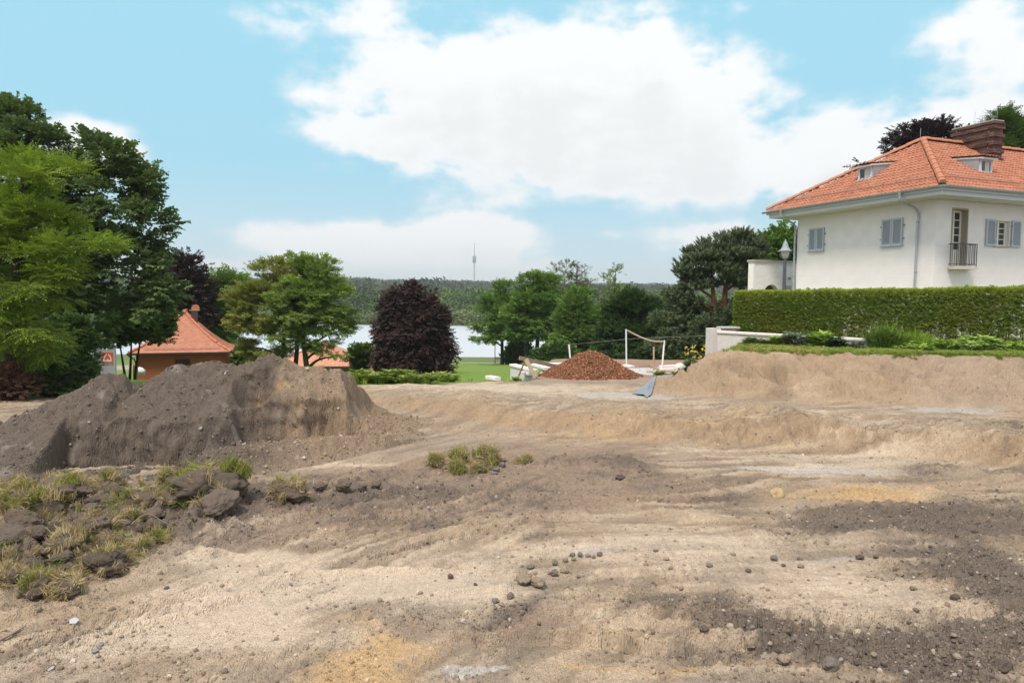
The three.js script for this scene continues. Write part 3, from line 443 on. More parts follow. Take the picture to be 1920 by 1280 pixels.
tree({ seed: 120, name: 'scots_pine_tree', label: 'dark Scots pine with reddish trunks left of the white villa', D: 44, foot: 1348, trunk: 0.34, bark: 'pine', spray: 'pine', size: 0.40, colors: PINE, clumps: 330, per: 44, clumpR: 0.46, flat: 0.42, lift: 0.5, shell: 0.7, stems: [[1342, [1335, 500]], [1352, [1372, 460]]],
  lobes: [[1385, 448, 30, 12], [1350, 460, 34, 14], [1410, 462, 22, 14], [1325, 482, 40, 14], [1380, 485, 44, 16], [1300, 505, 34, 14], [1350, 510, 40, 14], [1405, 500, 30, 16], [1285, 532, 34, 12], [1330, 532, 30, 10], [1395, 528, 34, 12], [1275, 560, 26, 12], [1300, 578, 40, 14], [1360, 585, 40, 16], [1260, 600, 26, 14], [1320, 605, 44, 16], [1370, 615, 30, 16], [1275, 630, 40, 14], [1320, 640, 44, 16], [1255, 655, 28, 12], [1300, 668, 44, 14], [1345, 662, 30, 16]] });
tree({ seed: 121, name: 'maple_tree', label: 'light green treetop between the pine and the villa wall', D: 50, foot: 1455, y0: 0, trunk: 0.2, bark: 'brown', spray: 'oak', size: 0.6, colors: FRESH, clumps: 60, per: 18, clumpR: 0.55, lobes: [[1468, 445, 18, 14], [1440, 462, 22, 14], [1465, 472, 26, 16], [1435, 485, 22, 10], [1480, 500, 24, 20]] });
tree({ seed: 122, name: 'copper_beech_tree', label: 'purple leaved treetop showing behind the ridge of the villa roof', D: 52, foot: 1730, y0: 0, trunk: 0.3, bark: 'dark', spray: 'beech', size: 0.5, colors: [[0.03, 0.017, 0.024], [0.06, 0.036, 0.044]], clumps: 90, per: 26, clumpR: 0.55, flat: 0.5, lobes: [[1712, 240, 22, 12], [1690, 258, 20, 14], [1735, 250, 26, 14], [1765, 246, 16, 14], [1800, 250, 22, 10], [1720, 275, 46, 18], [1770, 275, 30, 16], [1640, 318, 30, 10]] });
tree({ seed: 123, name: 'acacia_tree', label: 'bright green treetop behind the villa chimney at the right edge', D: 50, foot: 1900, y0: 0, trunk: 0.3, bark: 'dark', spray: 'locust', size: 0.62, colors: [[0.075, 0.145, 0.02], [0.12, 0.20, 0.035]], clumps: 90, per: 24, clumpR: 0.6, flat: 0.6, lobes: [[1882, 222, 14, 12], [1893, 240, 26, 16], [1875, 260, 20, 18], [1908, 262, 24, 20], [1890, 282, 44, 16], [1940, 270, 36, 26]] });
// shrubs and smaller trees on the left
tree({ seed: 130, name: 'cherry_tree', label: 'small yellow green tree with forked dark trunk left of the cottage', D: 38, foot: 240, trunk: 0.13, bark: 'dark', spray: 'oak', size: 0.34, colors: [[0.07, 0.125, 0.014], [0.12, 0.185, 0.02]], clumps: 90, per: 34, clumpR: 0.42, flat: 0.5, stems: [[236, [220, 625]], [241, [245, 610]], [244, [268, 610]]],
  lobes: [[290, 598, 26, 22], [262, 612, 34, 24], [230, 618, 32, 22], [300, 620, 18, 20], [200, 625, 30, 18]] });
const shrubs = 'shrubs under the big trees at left';
function bush(o) { return tree({ name: 'bush', category: 'bush', trunk: 0.05, bark: 'dark', spray: 'oak', size: 0.26, clumpR: 0.34, flat: 0.8, clumps: 40, per: 34, colors: DEEP, group: shrubs, ...o }); }
bush({ seed: 131, label: 'tall dark green bush left of the grey sign', D: 26, foot: 135, clumps: 120, lobes: [[125, 640, 40, 40], [95, 660, 40, 50], [145, 645, 22, 40], [120, 690, 46, 30], [150, 692, 16, 22]] });
bush({ seed: 132, label: 'low clipped dark bush beside the sandy path end', D: 22.4, foot: 112, clumps: 40, size: 0.18, spray: 'small', colors: [[0.035, 0.06, 0.02], [0.06, 0.09, 0.035]], lobes: [[95, 716, 34, 18], [70, 722, 24, 15]] });
bush({ seed: 133, label: 'glossy leaved bush touching the flank of the soil heap', D: 21.2, foot: 122, clumps: 40, colors: [[0.04, 0.09, 0.02], [0.08, 0.14, 0.035]], lobes: [[120, 716, 24, 18], [140, 712, 18, 22]] });
bush({ seed: 134, label: 'dry rust brown bush at the foot of the locust trunk', D: 20, foot: 16, clumps: 44, per: 26, size: 0.2, spray: 'small', colors: [[0.07, 0.035, 0.02], [0.12, 0.065, 0.035]], lobes: [[14, 716, 26, 20], [40, 720, 18, 15], [-14, 722, 26, 18]] });
bush({ seed: 135, label: 'dark bush filling the gap below the oak crown', D: 27.5, foot: 60, clumps: 110, lobes: [[60, 680, 60, 40], [20, 660, 50, 50]] });
const meadow = 'bushes at the far edge of the site';
bush({ seed: 136, group: meadow, label: 'bright bush right of the low tiled house', D: 56, foot: 690, size: 0.5, clumpR: 0.6, colors: [[0.09, 0.16, 0.02], [0.15, 0.21, 0.03]], lobes: [[680, 672, 18, 14], [690, 690, 16, 10]] });
bush({ seed: 137, group: meadow, label: 'dark bush by the lawn under the layered lakeside tree', D: 90, foot: 975, size: 0.7, clumpR: 0.8, lobes: [[975, 660, 15, 12], [968, 670, 14, 8]] });
bush({ seed: 138, group: meadow, label: 'leafy bush left of the wood chip heap behind the planks', D: 60, foot: 1040, size: 0.5, clumpR: 0.6, clumps: 60, lobes: [[1040, 672, 28, 14], [1020, 680, 22, 8], [1055, 665, 16, 14]] });
bush({ seed: 139, group: meadow, label: 'dark bush under the pine branches behind the frame', D: 48, foot: 1240, size: 0.42, clumpR: 0.5, clumps: 80, colors: [[0.028, 0.062, 0.014], [0.05, 0.095, 0.022]], lobes: [[1240, 665, 36, 20], [1200, 678, 40, 12], [1280, 680, 30, 12], [1150, 682, 36, 10]] });
bush({ seed: 140, group: meadow, label: 'small green bush between cottage and low tiled house', D: 55, foot: 450, size: 0.4, clumpR: 0.5, lobes: [[450, 668, 22, 10], [470, 672, 20, 8]] });
// woods on the far shore and on the hills: masses that nobody could count
{
  const r = rng(900), geos = [];
  for (let v = 0; v < 5; v++) {
    const L = [], lobes = []; for (let i = 0; i < 9; i++) lobes.push([V((r() - 0.5) * 0.7, 0.35 + r() * 0.5, (r() - 0.5) * 0.7), 0.2 + r() * 0.16]);
    for (let i = 0; i < 620; i++) { const [c, rad] = lobes[i % lobes.length], u = V(r() - 0.5, r() - 0.5, r() - 0.5).normalize(); L.push({ at: c.clone().addScaledVector(u, rad * (0.75 + 0.35 * r())), dir: u.clone().add(V((r() - 0.5) * 1.6, (r() - 0.5) * 1.6, (r() - 0.5) * 1.6)), up: u.clone().add(V(r() - 0.5, r() * 0.6, r() - 0.5)), len: 0.09 + 0.05 * r(), wid: 0.075 + 0.03 * r(), fold: 0.2 }); }
    geos.push(mergeGeometries([leaves(L).toNonIndexed(), (() => { const g = tube([V(0, -0.12, 0), V(0.01, 0.5, 0)], 0.018, 0.01, 5, 1).toNonIndexed(); g.deleteAttribute('uv'); return g; })()]));
  }
  const mat = new THREE.MeshStandardMaterial({ color: 0xffffff, roughness: 0.9, side: THREE.DoubleSide }), items = [], hill = [], up = V(0, 1, 0);
  for (let i = 0; i < 1100; i++) {
    const D = 362 + 170 * Math.pow(r(), 1.2), x = (r() * 2 - 1) * (D * 0.55 + 20) - 20, h = (8 + 6.5 * r() + 3.5 * n2(x * 0.03, D * 0.03)) * (D < 372 ? 0.75 : 1), t = clamp(r() * 0.6 + 0.4 + 0.5 * n2(x * 0.05, D * 0.05));
    const c = t < 0.55 ? mix3([0.032, 0.072, 0.016], [0.06, 0.115, 0.024], r()) : t < 0.88 ? mix3([0.06, 0.125, 0.02], [0.10, 0.175, 0.03], r()) : t < 0.95 ? [0.12, 0.15, 0.075] : [0.04, 0.055, 0.03];
    items.push([V(x, groundHeight(x, -D) - 0.3, -D), new THREE.Quaternion().setFromAxisAngle(up, r() * 6.28), V(h * (0.7 + 0.4 * r()), h, h * (0.7 + 0.4 * r())), c]);
  }
  for (let i = 0; i < 420; i++) { const x = (r() * 2 - 1) * 210 - 15, D = 350 + 8 * r(), h = 4 + 4 * r(); items.push([V(x, groundHeight(x, -D) - 0.5, -D), new THREE.Quaternion().setFromAxisAngle(up, r() * 6.28), V(h * 1.3, h, h * 1.3), mix3([0.09, 0.14, 0.04], [0.18, 0.22, 0.08], r())]); }
  for (let i = 0; i < 6500; i++) { const D = 700 + 2300 * Math.sqrt(r()), x = (r() * 2 - 1) * D * 0.62, h = 15 + 9 * r(); hill.push([V(x, groundHeight(x, -D) - 1, -D), new THREE.Quaternion().setFromAxisAngle(up, r() * 6.28), V(h * 1.25, h, h * 1.25), mix3([0.032, 0.055, 0.022], [0.06, 0.085, 0.035], r())]); }
  const wood = new THREE.Group(); wood.name = 'lakeside_wood'; wood.userData = { kind: 'stuff', label: 'mixed green wood along the far lake shore', category: 'wood' }; scene.add(wood); scatter('trees', geos, mat, items, wood);
  const far = new THREE.Group(); far.name = 'hill_forest'; far.userData = { kind: 'stuff', label: 'blue green forest covering the distant ridge', category: 'forest' }; scene.add(far); scatter('trees', geos, mat, hill, far);
}
console.log(JSON.stringify(TREES));
// ---------------------------------------------------------------- materials for building
const plaster = grain(512, (u, v) => { const row = (v * 40) % 1, w = 0.05 * tn(u, v, 20); return 0.975 + 0.02 * tn(u, v, 6) + 0.02 * tn(u, v, 60, 9) + (row < 0.12 + w ? -0.03 : 0) ; }, true);
const plasterBump = grain(512, (u, v) => { const r = v * 40, row = r % 1, k = Math.floor(r), col = (u * 13 + (k % 2) * 0.5) % 1; return 0.6 + 0.12 * tn(u, v, 70) - 0.3 * ss(0.2, 0.05, row) - 0.2 * ss(0.06, 0.0, Math.min(col, 1 - col)); });
const wallMat = new THREE.MeshStandardMaterial({ color: lin(0.86, 0.842, 0.845), roughness: 0.92, map: rep(plaster, 0.33), bumpMap: rep(plasterBump, 0.33), bumpScale: 0.014 });
const renderMat = new THREE.MeshStandardMaterial({ color: lin(0.86, 0.842, 0.845), roughness: 0.92, map: rep(soilGrain, 0.7), bumpMap: rep(soilBump, 0.7), bumpScale: 0.006 });
const stoneTrim = new THREE.MeshStandardMaterial({ color: lin(0.42, 0.36, 0.29), roughness: 0.9, map: rep(soilGrain, 1.5) });
const zinc = new THREE.MeshStandardMaterial({ color: lin(0.46, 0.50, 0.55), roughness: 0.45, metalness: 0.55, map: rep(soilGrain, 1) });
const zincDark = new THREE.MeshStandardMaterial({ color: lin(0.27, 0.29, 0.32), roughness: 0.5, metalness: 0.45 });
const greyPaint = std(lin(0.56, 0.60, 0.64), 0.55), shutterPaint = std(lin(0.46, 0.51, 0.58), 0.6), whitePaint = std(lin(0.8, 0.8, 0.77), 0.5), soffitMat = std(lin(0.66, 0.66, 0.64), 0.7), ironMat = std(lin(0.07, 0.075, 0.085), 0.5, { metalness: 0.4 }), glassDark = new THREE.MeshPhysicalMaterial({ color: lin(0.05, 0.055, 0.05), roughness: 0.06, ior: 1.5 }), roomMat = std(lin(0.30, 0.28, 0.24), 0.9);
const tileMat = new THREE.MeshStandardMaterial({ color: 0xffffff, roughness: 0.78, map: rep(soilGrain, 2) }), tileRidge = new THREE.MeshStandardMaterial({ color: lin(0.45, 0.185, 0.10), roughness: 0.8, map: rep(soilGrain, 3) }), tileUnder = std(lin(0.20, 0.07, 0.035), 0.95);
// one pantile: a wave across, a lip at its lower edge; lies in the xz plane with its lower edge towards +z
function pantile(w, l, hgt) {
  const n = 6, pos = [], idx = []; const prof = (t) => hgt * (t < 0.62 ? 0.75 * Math.sin(t / 0.62 * Math.PI) : -0.45 * Math.sin((t - 0.62) / 0.38 * Math.PI));
  for (let j = 0; j < 3; j++) for (let i = 0; i <= n; i++) { const t = i / n; pos.push((t - 0.5) * w, prof(t) + (j === 0 ? 0 : 0.03) - (j === 2 ? 0.028 : 0), j === 0 ? -l / 2 : l / 2); }
  for (let j = 0; j < 2; j++) for (let i = 0; i < n; i++) { const a = j * (n + 1) + i, b = a + n + 1; idx.push(a, b, a + 1, a + 1, b, b + 1); }
  const g = new THREE.BufferGeometry(); g.setAttribute('position', new THREE.Float32BufferAttribute(pos, 3)); g.setAttribute('uv', new THREE.Float32BufferAttribute(pos.flatMap((_, i) => (i % 3 === 0 ? [pos[i] + 0.3, pos[i + 2]] : [])), 2)); g.setIndex(idx); const f = g.toNonIndexed(); f.computeVertexNormals(); return f;
}
const PAN = pantile(0.215, 0.36, 0.045), TILECOL = [[0.36, 0.14, 0.078], [0.40, 0.162, 0.09], [0.325, 0.122, 0.068], [0.375, 0.155, 0.092]];
// covers a roof slope with tiles: eave from a to b (seen from outside, left to right), up = direction up the slope (unit), inside(s, t) tells whether a tile at s along the eave and t up the slope lies on it
function tiles(name, a, b, upv, tmax, inside, parent, geo = PAN, w = 0.205, l = 0.315, cols = TILECOL, seed = 1) {
  const r = rng(seed), along = b.clone().sub(a), L = along.length(); along.normalize(); const nor = new THREE.Vector3().crossVectors(along, upv).normalize();
  const q = new THREE.Quaternion().setFromRotationMatrix(new THREE.Matrix4().makeBasis(along, nor, upv.clone().negate())), items = [];
  for (let t = l / 2, row = 0; t < tmax; t += l, row++) for (let s = w / 2; s < L; s += w) if (inside(s, t)) { const c = cols[Math.floor(r() * cols.length)], k = 0.94 + 0.14 * r() + 0.06 * n2(s * 0.8 + seed, t * 0.8), ti = (r() - 0.5) * 0.012; items.push([a.clone().addScaledVector(along, s).addScaledVector(upv, t).addScaledVector(nor, 0.035 + ti), q, 1, [c[0] * k, c[1] * k, c[2] * k]]); }
  return scatter(name, [geo], tileMat, items, parent);
}
function poly(points, mat, name, parent) { // flat sheet from points in order
  const pos = [], idx = [], uv = []; const o = points[0], e1 = points[1].clone().sub(o).normalize(), nn = new THREE.Vector3().crossVectors(e1, points[2].clone().sub(o)).normalize(), e2 = new THREE.Vector3().crossVectors(nn, e1);
  points.forEach((p) => { pos.push(p.x, p.y, p.z); const d = p.clone().sub(o); uv.push(d.dot(e1), d.dot(e2)); }); for (let i = 2; i < points.length; i++) idx.push(0, i - 1, i);
  const g = new THREE.BufferGeometry(); g.setAttribute('position', new THREE.Float32BufferAttribute(pos, 3)); g.setAttribute('uv', new THREE.Float32BufferAttribute(uv, 2)); g.setIndex(idx); g.computeVertexNormals(); return part(name, g, mat, parent);
}
function ridgeTiles(a, b, parent, rad = 0.13, len = 0.36, mat = tileRidge) { // half-round caps laid end to end along a line
  const d = b.clone().sub(a), L = d.length(), n = Math.max(1, Math.round(L / len)); d.normalize();
  const g = new THREE.CylinderGeometry(rad, rad * 1.14, len * 1.08, 8, 1, true, -Math.PI / 2, Math.PI); g.rotateX(-Math.PI / 2);          // along z, arch up
  const cap = new THREE.CircleGeometry(rad * 1.14, 8, 0, Math.PI).translate(0, 0, len * 0.54); const geo = merge([g, cap]);
  for (let i = 0; i < n; i++) { const m = part('ridge_tile', geo, mat, parent); m.position.copy(a).addScaledVector(d, (i + 0.5) * L / n); m.position.y += 0.012 * (i % 2); m.quaternion.setFromRotationMatrix(new THREE.Matrix4().makeBasis(new THREE.Vector3().crossVectors(V(0, 1, 0), d.clone().negate()).normalize(), new THREE.Vector3().crossVectors(d.clone().negate(), new THREE.Vector3().crossVectors(V(0, 1, 0), d.clone().negate()).normalize()), d.clone().negate())); }
}
// ---------------------------------------------------------------- the villa
const TURN = 0.375, VC = V(17.6, 1.1, -30), villa = thing('villa', 'white two storey villa with orange tiled hip roof and brick chimney', 'house', [VC.x, VC.y, VC.z], TURN);
villa.updateMatrixWorld(true);
const vInv = villa.matrixWorld.clone().invert(), eyeL = V(0, EYE, 0).applyMatrix4(vInv);
const rayL = (px, py) => ray(px, py).add(V(0, EYE, 0)).applyMatrix4(vInv).sub(eyeL);
const hitX = (px, py, x = 0) => { const d = rayL(px, py), t = (x - eyeL.x) / d.x; return eyeL.clone().addScaledVector(d, t); };   // on the left front (x = const)
const hitZ = (px, py, z = 0) => { const d = rayL(px, py), t = (z - eyeL.z) / d.z; return eyeL.clone().addScaledVector(d, t); };   // on the right front (z = const)
const WH = 6.12, DEP = 7.8, WID = 15, OV = 1.1, EY = WH + 0.34, SL = Math.tan(0.556), RUN = DEP / 2 + OV;
{
  // walls with openings: left front at x = 0 (closed shutters, so no opening), right front at z = 0
  const wl = new THREE.Shape(); wl.moveTo(0, 0); wl.lineTo(WID, 0); wl.lineTo(WID, WH); wl.lineTo(0, WH); wl.closePath();
  const dTL = hitZ(1786, 389), dBR = hitZ(1812, 500), wTL = hitZ(1866, 413), wBR = hitZ(1892, 462);
  const door = { x0: dTL.x, x1: dBR.x, y0: dBR.y, y1: dTL.y }, win = { x0: wTL.x, x1: wBR.x, y0: wBR.y, y1: wTL.y };
  for (const h of [door, win]) { const p = new THREE.Path(); p.moveTo(h.x0, h.y0); p.lineTo(h.x1, h.y0); p.lineTo(h.x1, h.y1); p.lineTo(h.x0, h.y1); p.closePath(); wl.holes.push(p); }
  part('wall', new THREE.ExtrudeGeometry(wl, { depth: 0.42, bevelEnabled: false }).translate(0, 0, -0.42), wallMat, villa);
  part('wall', box(0.42, WH, DEP - 0.42, 0.21, WH / 2, -0.42 - (DEP - 0.42) / 2), wallMat, villa);
  part('wall', box(WID - 0.42, WH, 0.4, (WID + 0.42) / 2, WH / 2, -DEP + 0.2), wallMat, villa);
  part('wall', box(0.4, WH, DEP - 0.82, WID - 0.2, WH / 2, -DEP / 2 - 0.01), wallMat, villa);
  part('floor', box(WID - 0.9, 0.2, DEP - 0.9, WID / 2, door.y0 - 0.12, -DEP / 2), roomMat, villa);
  // balcony door
  const dw = door.x1 - door.x0, dh = door.y1 - door.y0, rev = 0.3;
  part('door_surround', merge([box(0.05, dh, 0.34, door.x0 + 0.025, door.y0 + dh / 2, -0.15), box(0.05, dh, 0.34, door.x1 - 0.025, door.y0 + dh / 2, -0.15), box(dw - 0.1, 0.06, 0.34, (door.x0 + door.x1) / 2, door.y1 - 0.03, -0.15), box(dw - 0.1, 0.05, 0.34, (door.x0 + door.x1) / 2, door.y0 + 0.025, -0.15)]), stoneTrim, villa);
  const bd = new THREE.Group(); bd.name = 'balcony_door'; bd.position.set(door.x0 + 0.05, door.y0 + 0.05, -rev); villa.add(bd);
  const iw = dw - 0.1, ih = dh - 0.11, st = 0.085, pan = 0.55;
  part('frame', merge([box(st, ih, 0.06, st / 2, ih / 2, 0), box(st, ih, 0.06, iw - st / 2, ih / 2, 0), box(iw - 2 * st, 0.09, 0.06, iw / 2, ih - 0.045, 0), box(iw - 2 * st, 0.12, 0.06, iw / 2, 0.06, 0), box(0.07, ih - 0.21, 0.06, iw / 2, ih / 2 + 0.015, 0)]), whitePaint, bd);
  part('panel', box(iw - 2 * st, pan, 0.04, iw / 2, 0.12 + pan / 2, -0.005), whitePaint, bd);
  const gh = ih - 0.21 - pan;
  for (let i = 0; i < 5; i++) for (const s of [0, 1]) { const w2 = (iw - 2 * st - 0.07) / 2; part('pane', box(w2, gh / 5 - 0.03, 0.012, st + w2 / 2 + s * (w2 + 0.07), 0.12 + pan + (i + 0.5) * gh / 5, -0.005), glassDark, bd); }
  for (let i = 0; i < 5; i++) part('glazing_bar', box(iw - 2 * st, 0.032, 0.05, iw / 2, 0.12 + pan + i * gh / 5, 0.002), whitePaint, bd);
  // small balcony: slab and rail
  const sTL = hitZ(1777, 497), sBR = hitZ(1819, 505), sx0 = door.x0 - 0.13, sx1 = door.x1 + 0.13, sy = door.y0;
  const bal = new THREE.Group(); bal.name = 'balcony'; bal.position.set(sx0, sy, 0); villa.add(bal);
  const bw = sx1 - sx0, bp = 0.42;
  part('slab', box(bw, 0.13, bp, bw / 2, -0.066, bp / 2), std(lin(0.60, 0.56, 0.50), 0.9, { map: rep(soilGrain, 1) }), bal);
  const rail = (len) => box(len, 0.035, 0.03);
  part('top_rail', merge([box(bw - 0.04, 0.035, 0.03, bw / 2, 0.93, bp - 0.04), box(0.03, 0.035, bp - 0.06, 0.035, 0.93, bp / 2 - 0.025), box(0.03, 0.035, bp - 0.06, bw - 0.035, 0.93, bp / 2 - 0.025)]), ironMat, bal);
  part('bottom_rail', merge([box(bw - 0.04, 0.025, 0.025, bw / 2, 0.08, bp - 0.04), box(0.025, 0.025, bp - 0.06, 0.035, 0.08, bp / 2 - 0.025), box(0.025, 0.025, bp - 0.06, bw - 0.035, 0.08, bp / 2 - 0.025)]), ironMat, bal);
  const bar = new THREE.CylinderGeometry(0.011, 0.011, 0.86, 6), post = new THREE.CylinderGeometry(0.018, 0.018, 0.95, 8), nb = 12;
  for (let i = 0; i <= nb; i++) { const end = i === 0 || i === nb, m = part('bar', end ? post : bar, ironMat, bal); m.position.set(0.035 + (bw - 0.07) * i / nb, end ? 0.476 : 0.505, bp - 0.04); }
  for (const s of [0.035, bw - 0.035]) for (const k of [0.1, 0.2, 0.3]) part('bar', bar, ironMat, bal).position.set(s, 0.505, k - 0.02);
  // right window with open shutters
  const ww = win.x1 - win.x0, wh = win.y1 - win.y0;
  const wd = new THREE.Group(); wd.name = 'window'; wd.position.set(win.x0, win.y0, -0.2); villa.add(wd);
  part('frame', merge([box(0.07, wh, 0.06, 0.035, wh / 2, 0), box(0.07, wh, 0.06, ww - 0.035, wh / 2, 0), box(ww - 0.14, 0.07, 0.06, ww / 2, wh - 0.035, 0), box(ww - 0.14, 0.07, 0.06, ww / 2, 0.035, 0), box(0.09, wh - 0.14, 0.062, ww / 2, wh / 2, 0)]), whitePaint, wd);
  const pw = (ww - 0.14 - 0.09) / 2, ph = (wh - 0.14) / 4;
  for (let i = 0; i < 4; i++) for (const s of [0, 1]) part('pane', box(pw, ph - 0.03, 0.01, 0.07 + pw / 2 + s * (pw + 0.09), 0.07 + (i + 0.5) * ph, -0.005), glassDark, wd);
  for (let i = 1; i < 4; i++) part('glazing_bar', box(ww - 0.14, 0.03, 0.045, ww / 2, 0.07 + i * ph, 0.003), whitePaint, wd);
  part('curtain', box(ww - 0.2, wh - 0.15, 0.02, ww / 2, wh / 2, -0.12), std(lin(0.5, 0.5, 0.42), 0.95), wd);
  part('sill', box(ww + 0.06, 0.06, 0.28, ww / 2, -0.033, 0.1), stoneTrim, wd);
  // louvred shutters
  const shutter = (w, h) => { const g = new THREE.Group(); g.name = 'shutter'; const f = 0.075; part('frame', merge([box(f, h, 0.045, f / 2, h / 2, 0), box(f, h, 0.045, w - f / 2, h / 2, 0), box(w - 2 * f, f, 0.045, w / 2, f / 2, 0), box(w - 2 * f, f, 0.045, w / 2, h - f / 2, 0)]), shutterPaint, g); const n = Math.round((h - 2 * f) / 0.05); for (let i = 0; i < n; i++) part('slat', SLAT(w - 2 * f), shutterPaint, g).position.set(w / 2, f + (i + 0.5) * (h - 2 * f) / n, -0.004); return g; };
  const slatGeo = new Map(), SLAT = (w) => { const k = w.toFixed(3); if (!slatGeo.has(k)) slatGeo.set(k, box(w, 0.008, 0.055, 0, 0, 0, 0, 0.75)); return slatGeo.get(k); };
  const hinge = (g, w, h) => { for (const k of [0.2, 0.8]) part('hinge', box(0.07, 0.05, 0.03, w, h * k, 0.02), zincDark, g); };
  const sl1 = hitZ(1849, 412), sl2 = hitZ(1863, 462), sr1 = hitZ(1894, 416), sr2 = hitZ(1907, 465);
  { const w = win.x0 - sl1.x + 0.02, h = wh + 0.05, a = shutter(w, h); a.position.set(sl1.x, win.y0 - 0.02, 0.06); villa.add(a); hinge(a, w - 0.03, h); const b = shutter(w, h); b.position.set(win.x1 + 0.08, win.y0 - 0.02, 0.06); villa.add(b); hinge(b, 0, h); }
  for (const [x0, y0, x1, y1] of [[1519, 429, 1546, 472], [1656, 411, 1693, 462]]) {
    const a = hitX(x0, y0 + 1), b = hitX(x1, y1 - 3), z0 = a.z, z1 = b.z, w = (z1 - z0) / 2 - 0.01, ytop = hitX(x1, y0 - 3).y, h = ytop - b.y;
    const wg = new THREE.Group(); wg.name = 'window'; wg.position.set(0, b.y, (z0 + z1) / 2); wg.rotation.y = -Math.PI / 2; villa.add(wg);
    for (const s of [-1, 0]) { const g = shutter(w, h); g.position.set(s < 0 ? -w - 0.01 : 0.01, 0, 0.05); wg.add(g); }
    part('backing', box(2 * w - 0.06, h - 0.06, 0.012, 0, h / 2, 0.012), std(lin(0.5, 0.47, 0.4), 0.9), wg);
    part('sill', box(2 * w + 0.08, 0.04, 0.12, 0, -0.022, 0.045), zinc, wg);
    for (const s of [-1, 1]) for (const k of [0.25, 0.72]) part('shutter_catch', box(0.06, 0.06, 0.05, s * (w + 0.06), h * k, 0.03), zincDark, wg);
  }
  // eaves: soffit, fascia, gutter
  const ring = (o, y, hgt, thick, name, mat) => { part(name, merge([box(thick, hgt, DEP + 2 * o, -o + thick / 2, y, -DEP / 2), box(WID + 2 * o - 2 * thick, hgt, thick, WID / 2, y, o - thick / 2), box(WID + 2 * o - 2 * thick, hgt, thick, WID / 2, y, -DEP - o + thick / 2), box(thick, hgt, DEP + 2 * o, WID + o - thick / 2, y, -DEP / 2)]), mat, villa); };
  part('soffit', merge([box(OV - 0.14, 0.04, DEP + 2 * OV - 0.24, -(OV + 0.1) / 2 + 0.12, WH + 0.022, -DEP / 2), box(WID, 0.04, OV - 0.14, WID / 2 + 0.1, WH + 0.024, (OV - 0.1) / 2), box(WID, 0.04, OV - 0.14, WID / 2, WH + 0.02, -DEP - OV / 2)]), soffitMat, villa);
  for (let i = 0; i < 9; i++) part('soffit_joint', box(0.02, 0.01, OV - 0.2, 0.9 + i * 1.55, WH + 0.001, OV / 2 - 0.04), std(lin(0.4, 0.4, 0.4), 0.8), villa);
  ring(OV - 0.1, WH + 0.1, 0.2, 0.06, 'fascia', greyPaint); ring(OV, WH + 0.235, 0.13, 0.1, 'cornice', greyPaint);
  const gs = new THREE.Shape(); gs.absarc(0, 0, 0.085, Math.PI, 2 * Math.PI, false); gs.lineTo(0.073, 0); gs.absarc(0, 0, 0.073, 2 * Math.PI, Math.PI, true); gs.closePath();
  const gut = (len) => new THREE.ExtrudeGeometry(gs, { depth: len, bevelEnabled: false, curveSegments: 8 });
  part('gutter', gut(DEP + 2 * OV + 0.34).translate(-OV - 0.09, EY + 0.0, -DEP - OV - 0.17), zinc, villa); part('gutter', gut(WID + 2 * OV + 0.34).rotateY(Math.PI / 2).translate(-OV - 0.17, EY + 0.002, OV + 0.09), zinc, villa);
  // downpipes
  for (const [px, off] of [[1722, 0], [1493, 0]]) {
    const z = hitX(px, 470).z, gx = -OV - 0.09, zt = px > 1600 ? hitX(1688, 365, gx).z : hitX(1465, 400, gx).z, dp = new THREE.Group(); dp.name = 'downpipe'; villa.add(dp);
    part('pipe', tube([V(gx, EY - 0.08, zt), V(gx, EY - 0.35, zt), V(gx + 0.15, WH - 0.12, zt + (z - zt) * 0.12), V(-0.3, WH - 0.3, z - (z - zt) * 0.1), V(-0.1, WH - 0.5, z), V(-0.1, WH - 1.2, z)], 0.05, 0.05, 10, 30), zinc, dp);
    part('pipe', tube([V(-0.1, WH - 1.2, z), V(-0.1, 0, z)], 0.05, 0.05, 10, 1), zinc, dp);
    part('funnel', new THREE.CylinderGeometry(0.11, 0.06, 0.2, 10).translate(gx, EY - 0.12, zt), zinc, dp);
    for (const y of [1.3, 3.1, WH - 0.9]) part('bracket', merge([new THREE.CylinderGeometry(0.058, 0.058, 0.04, 10).translate(-0.1, y, z), box(0.08, 0.025, 0.025, -0.03, y, z)]), zincDark, dp);
  }
  // roof
  const r0 = EY + 0.0, ap = V(RUN - OV, r0 + RUN * SL, -DEP / 2), bp2 = V(WID - RUN + OV, r0 + RUN * SL, -DEP / 2), A = V(-OV, r0, OV), B = V(WID + OV, r0, OV), C = V(WID + OV, r0, -DEP - OV), Dd = V(-OV, r0, -DEP - OV);
  const roof = new THREE.Group(); roof.name = 'roof'; villa.add(roof);
  poly([Dd, A, ap], tileUnder, 'roof_deck', roof); poly([A, B, bp2, ap], tileUnder, 'roof_deck', roof); poly([B, C, bp2], tileUnder, 'roof_deck', roof); poly([C, Dd, ap, bp2], tileUnder, 'roof_deck', roof);
  const hyp = Math.hypot(RUN, RUN * SL), kx = RUN / hyp, upL = V(kx, SL * kx, 0), upR = V(0, SL * kx, -kx);
  const dorm = [];
  // dormers: foot of the little window on the slope
  const onL = (px, py) => { const d = rayL(px, py); const t = (r0 + SL * (eyeL.x + OV) - eyeL.y) / (d.y - SL * d.x); return eyeL.clone().addScaledVector(d, t); };
  const onR = (px, py) => { const d = rayL(px, py); const t = (r0 - SL * (eyeL.z - OV) - eyeL.y) / (d.y + SL * d.z); return eyeL.clone().addScaledVector(d, t); };
  const dL = onL(1623, 337), dR = onR(1848, 325);
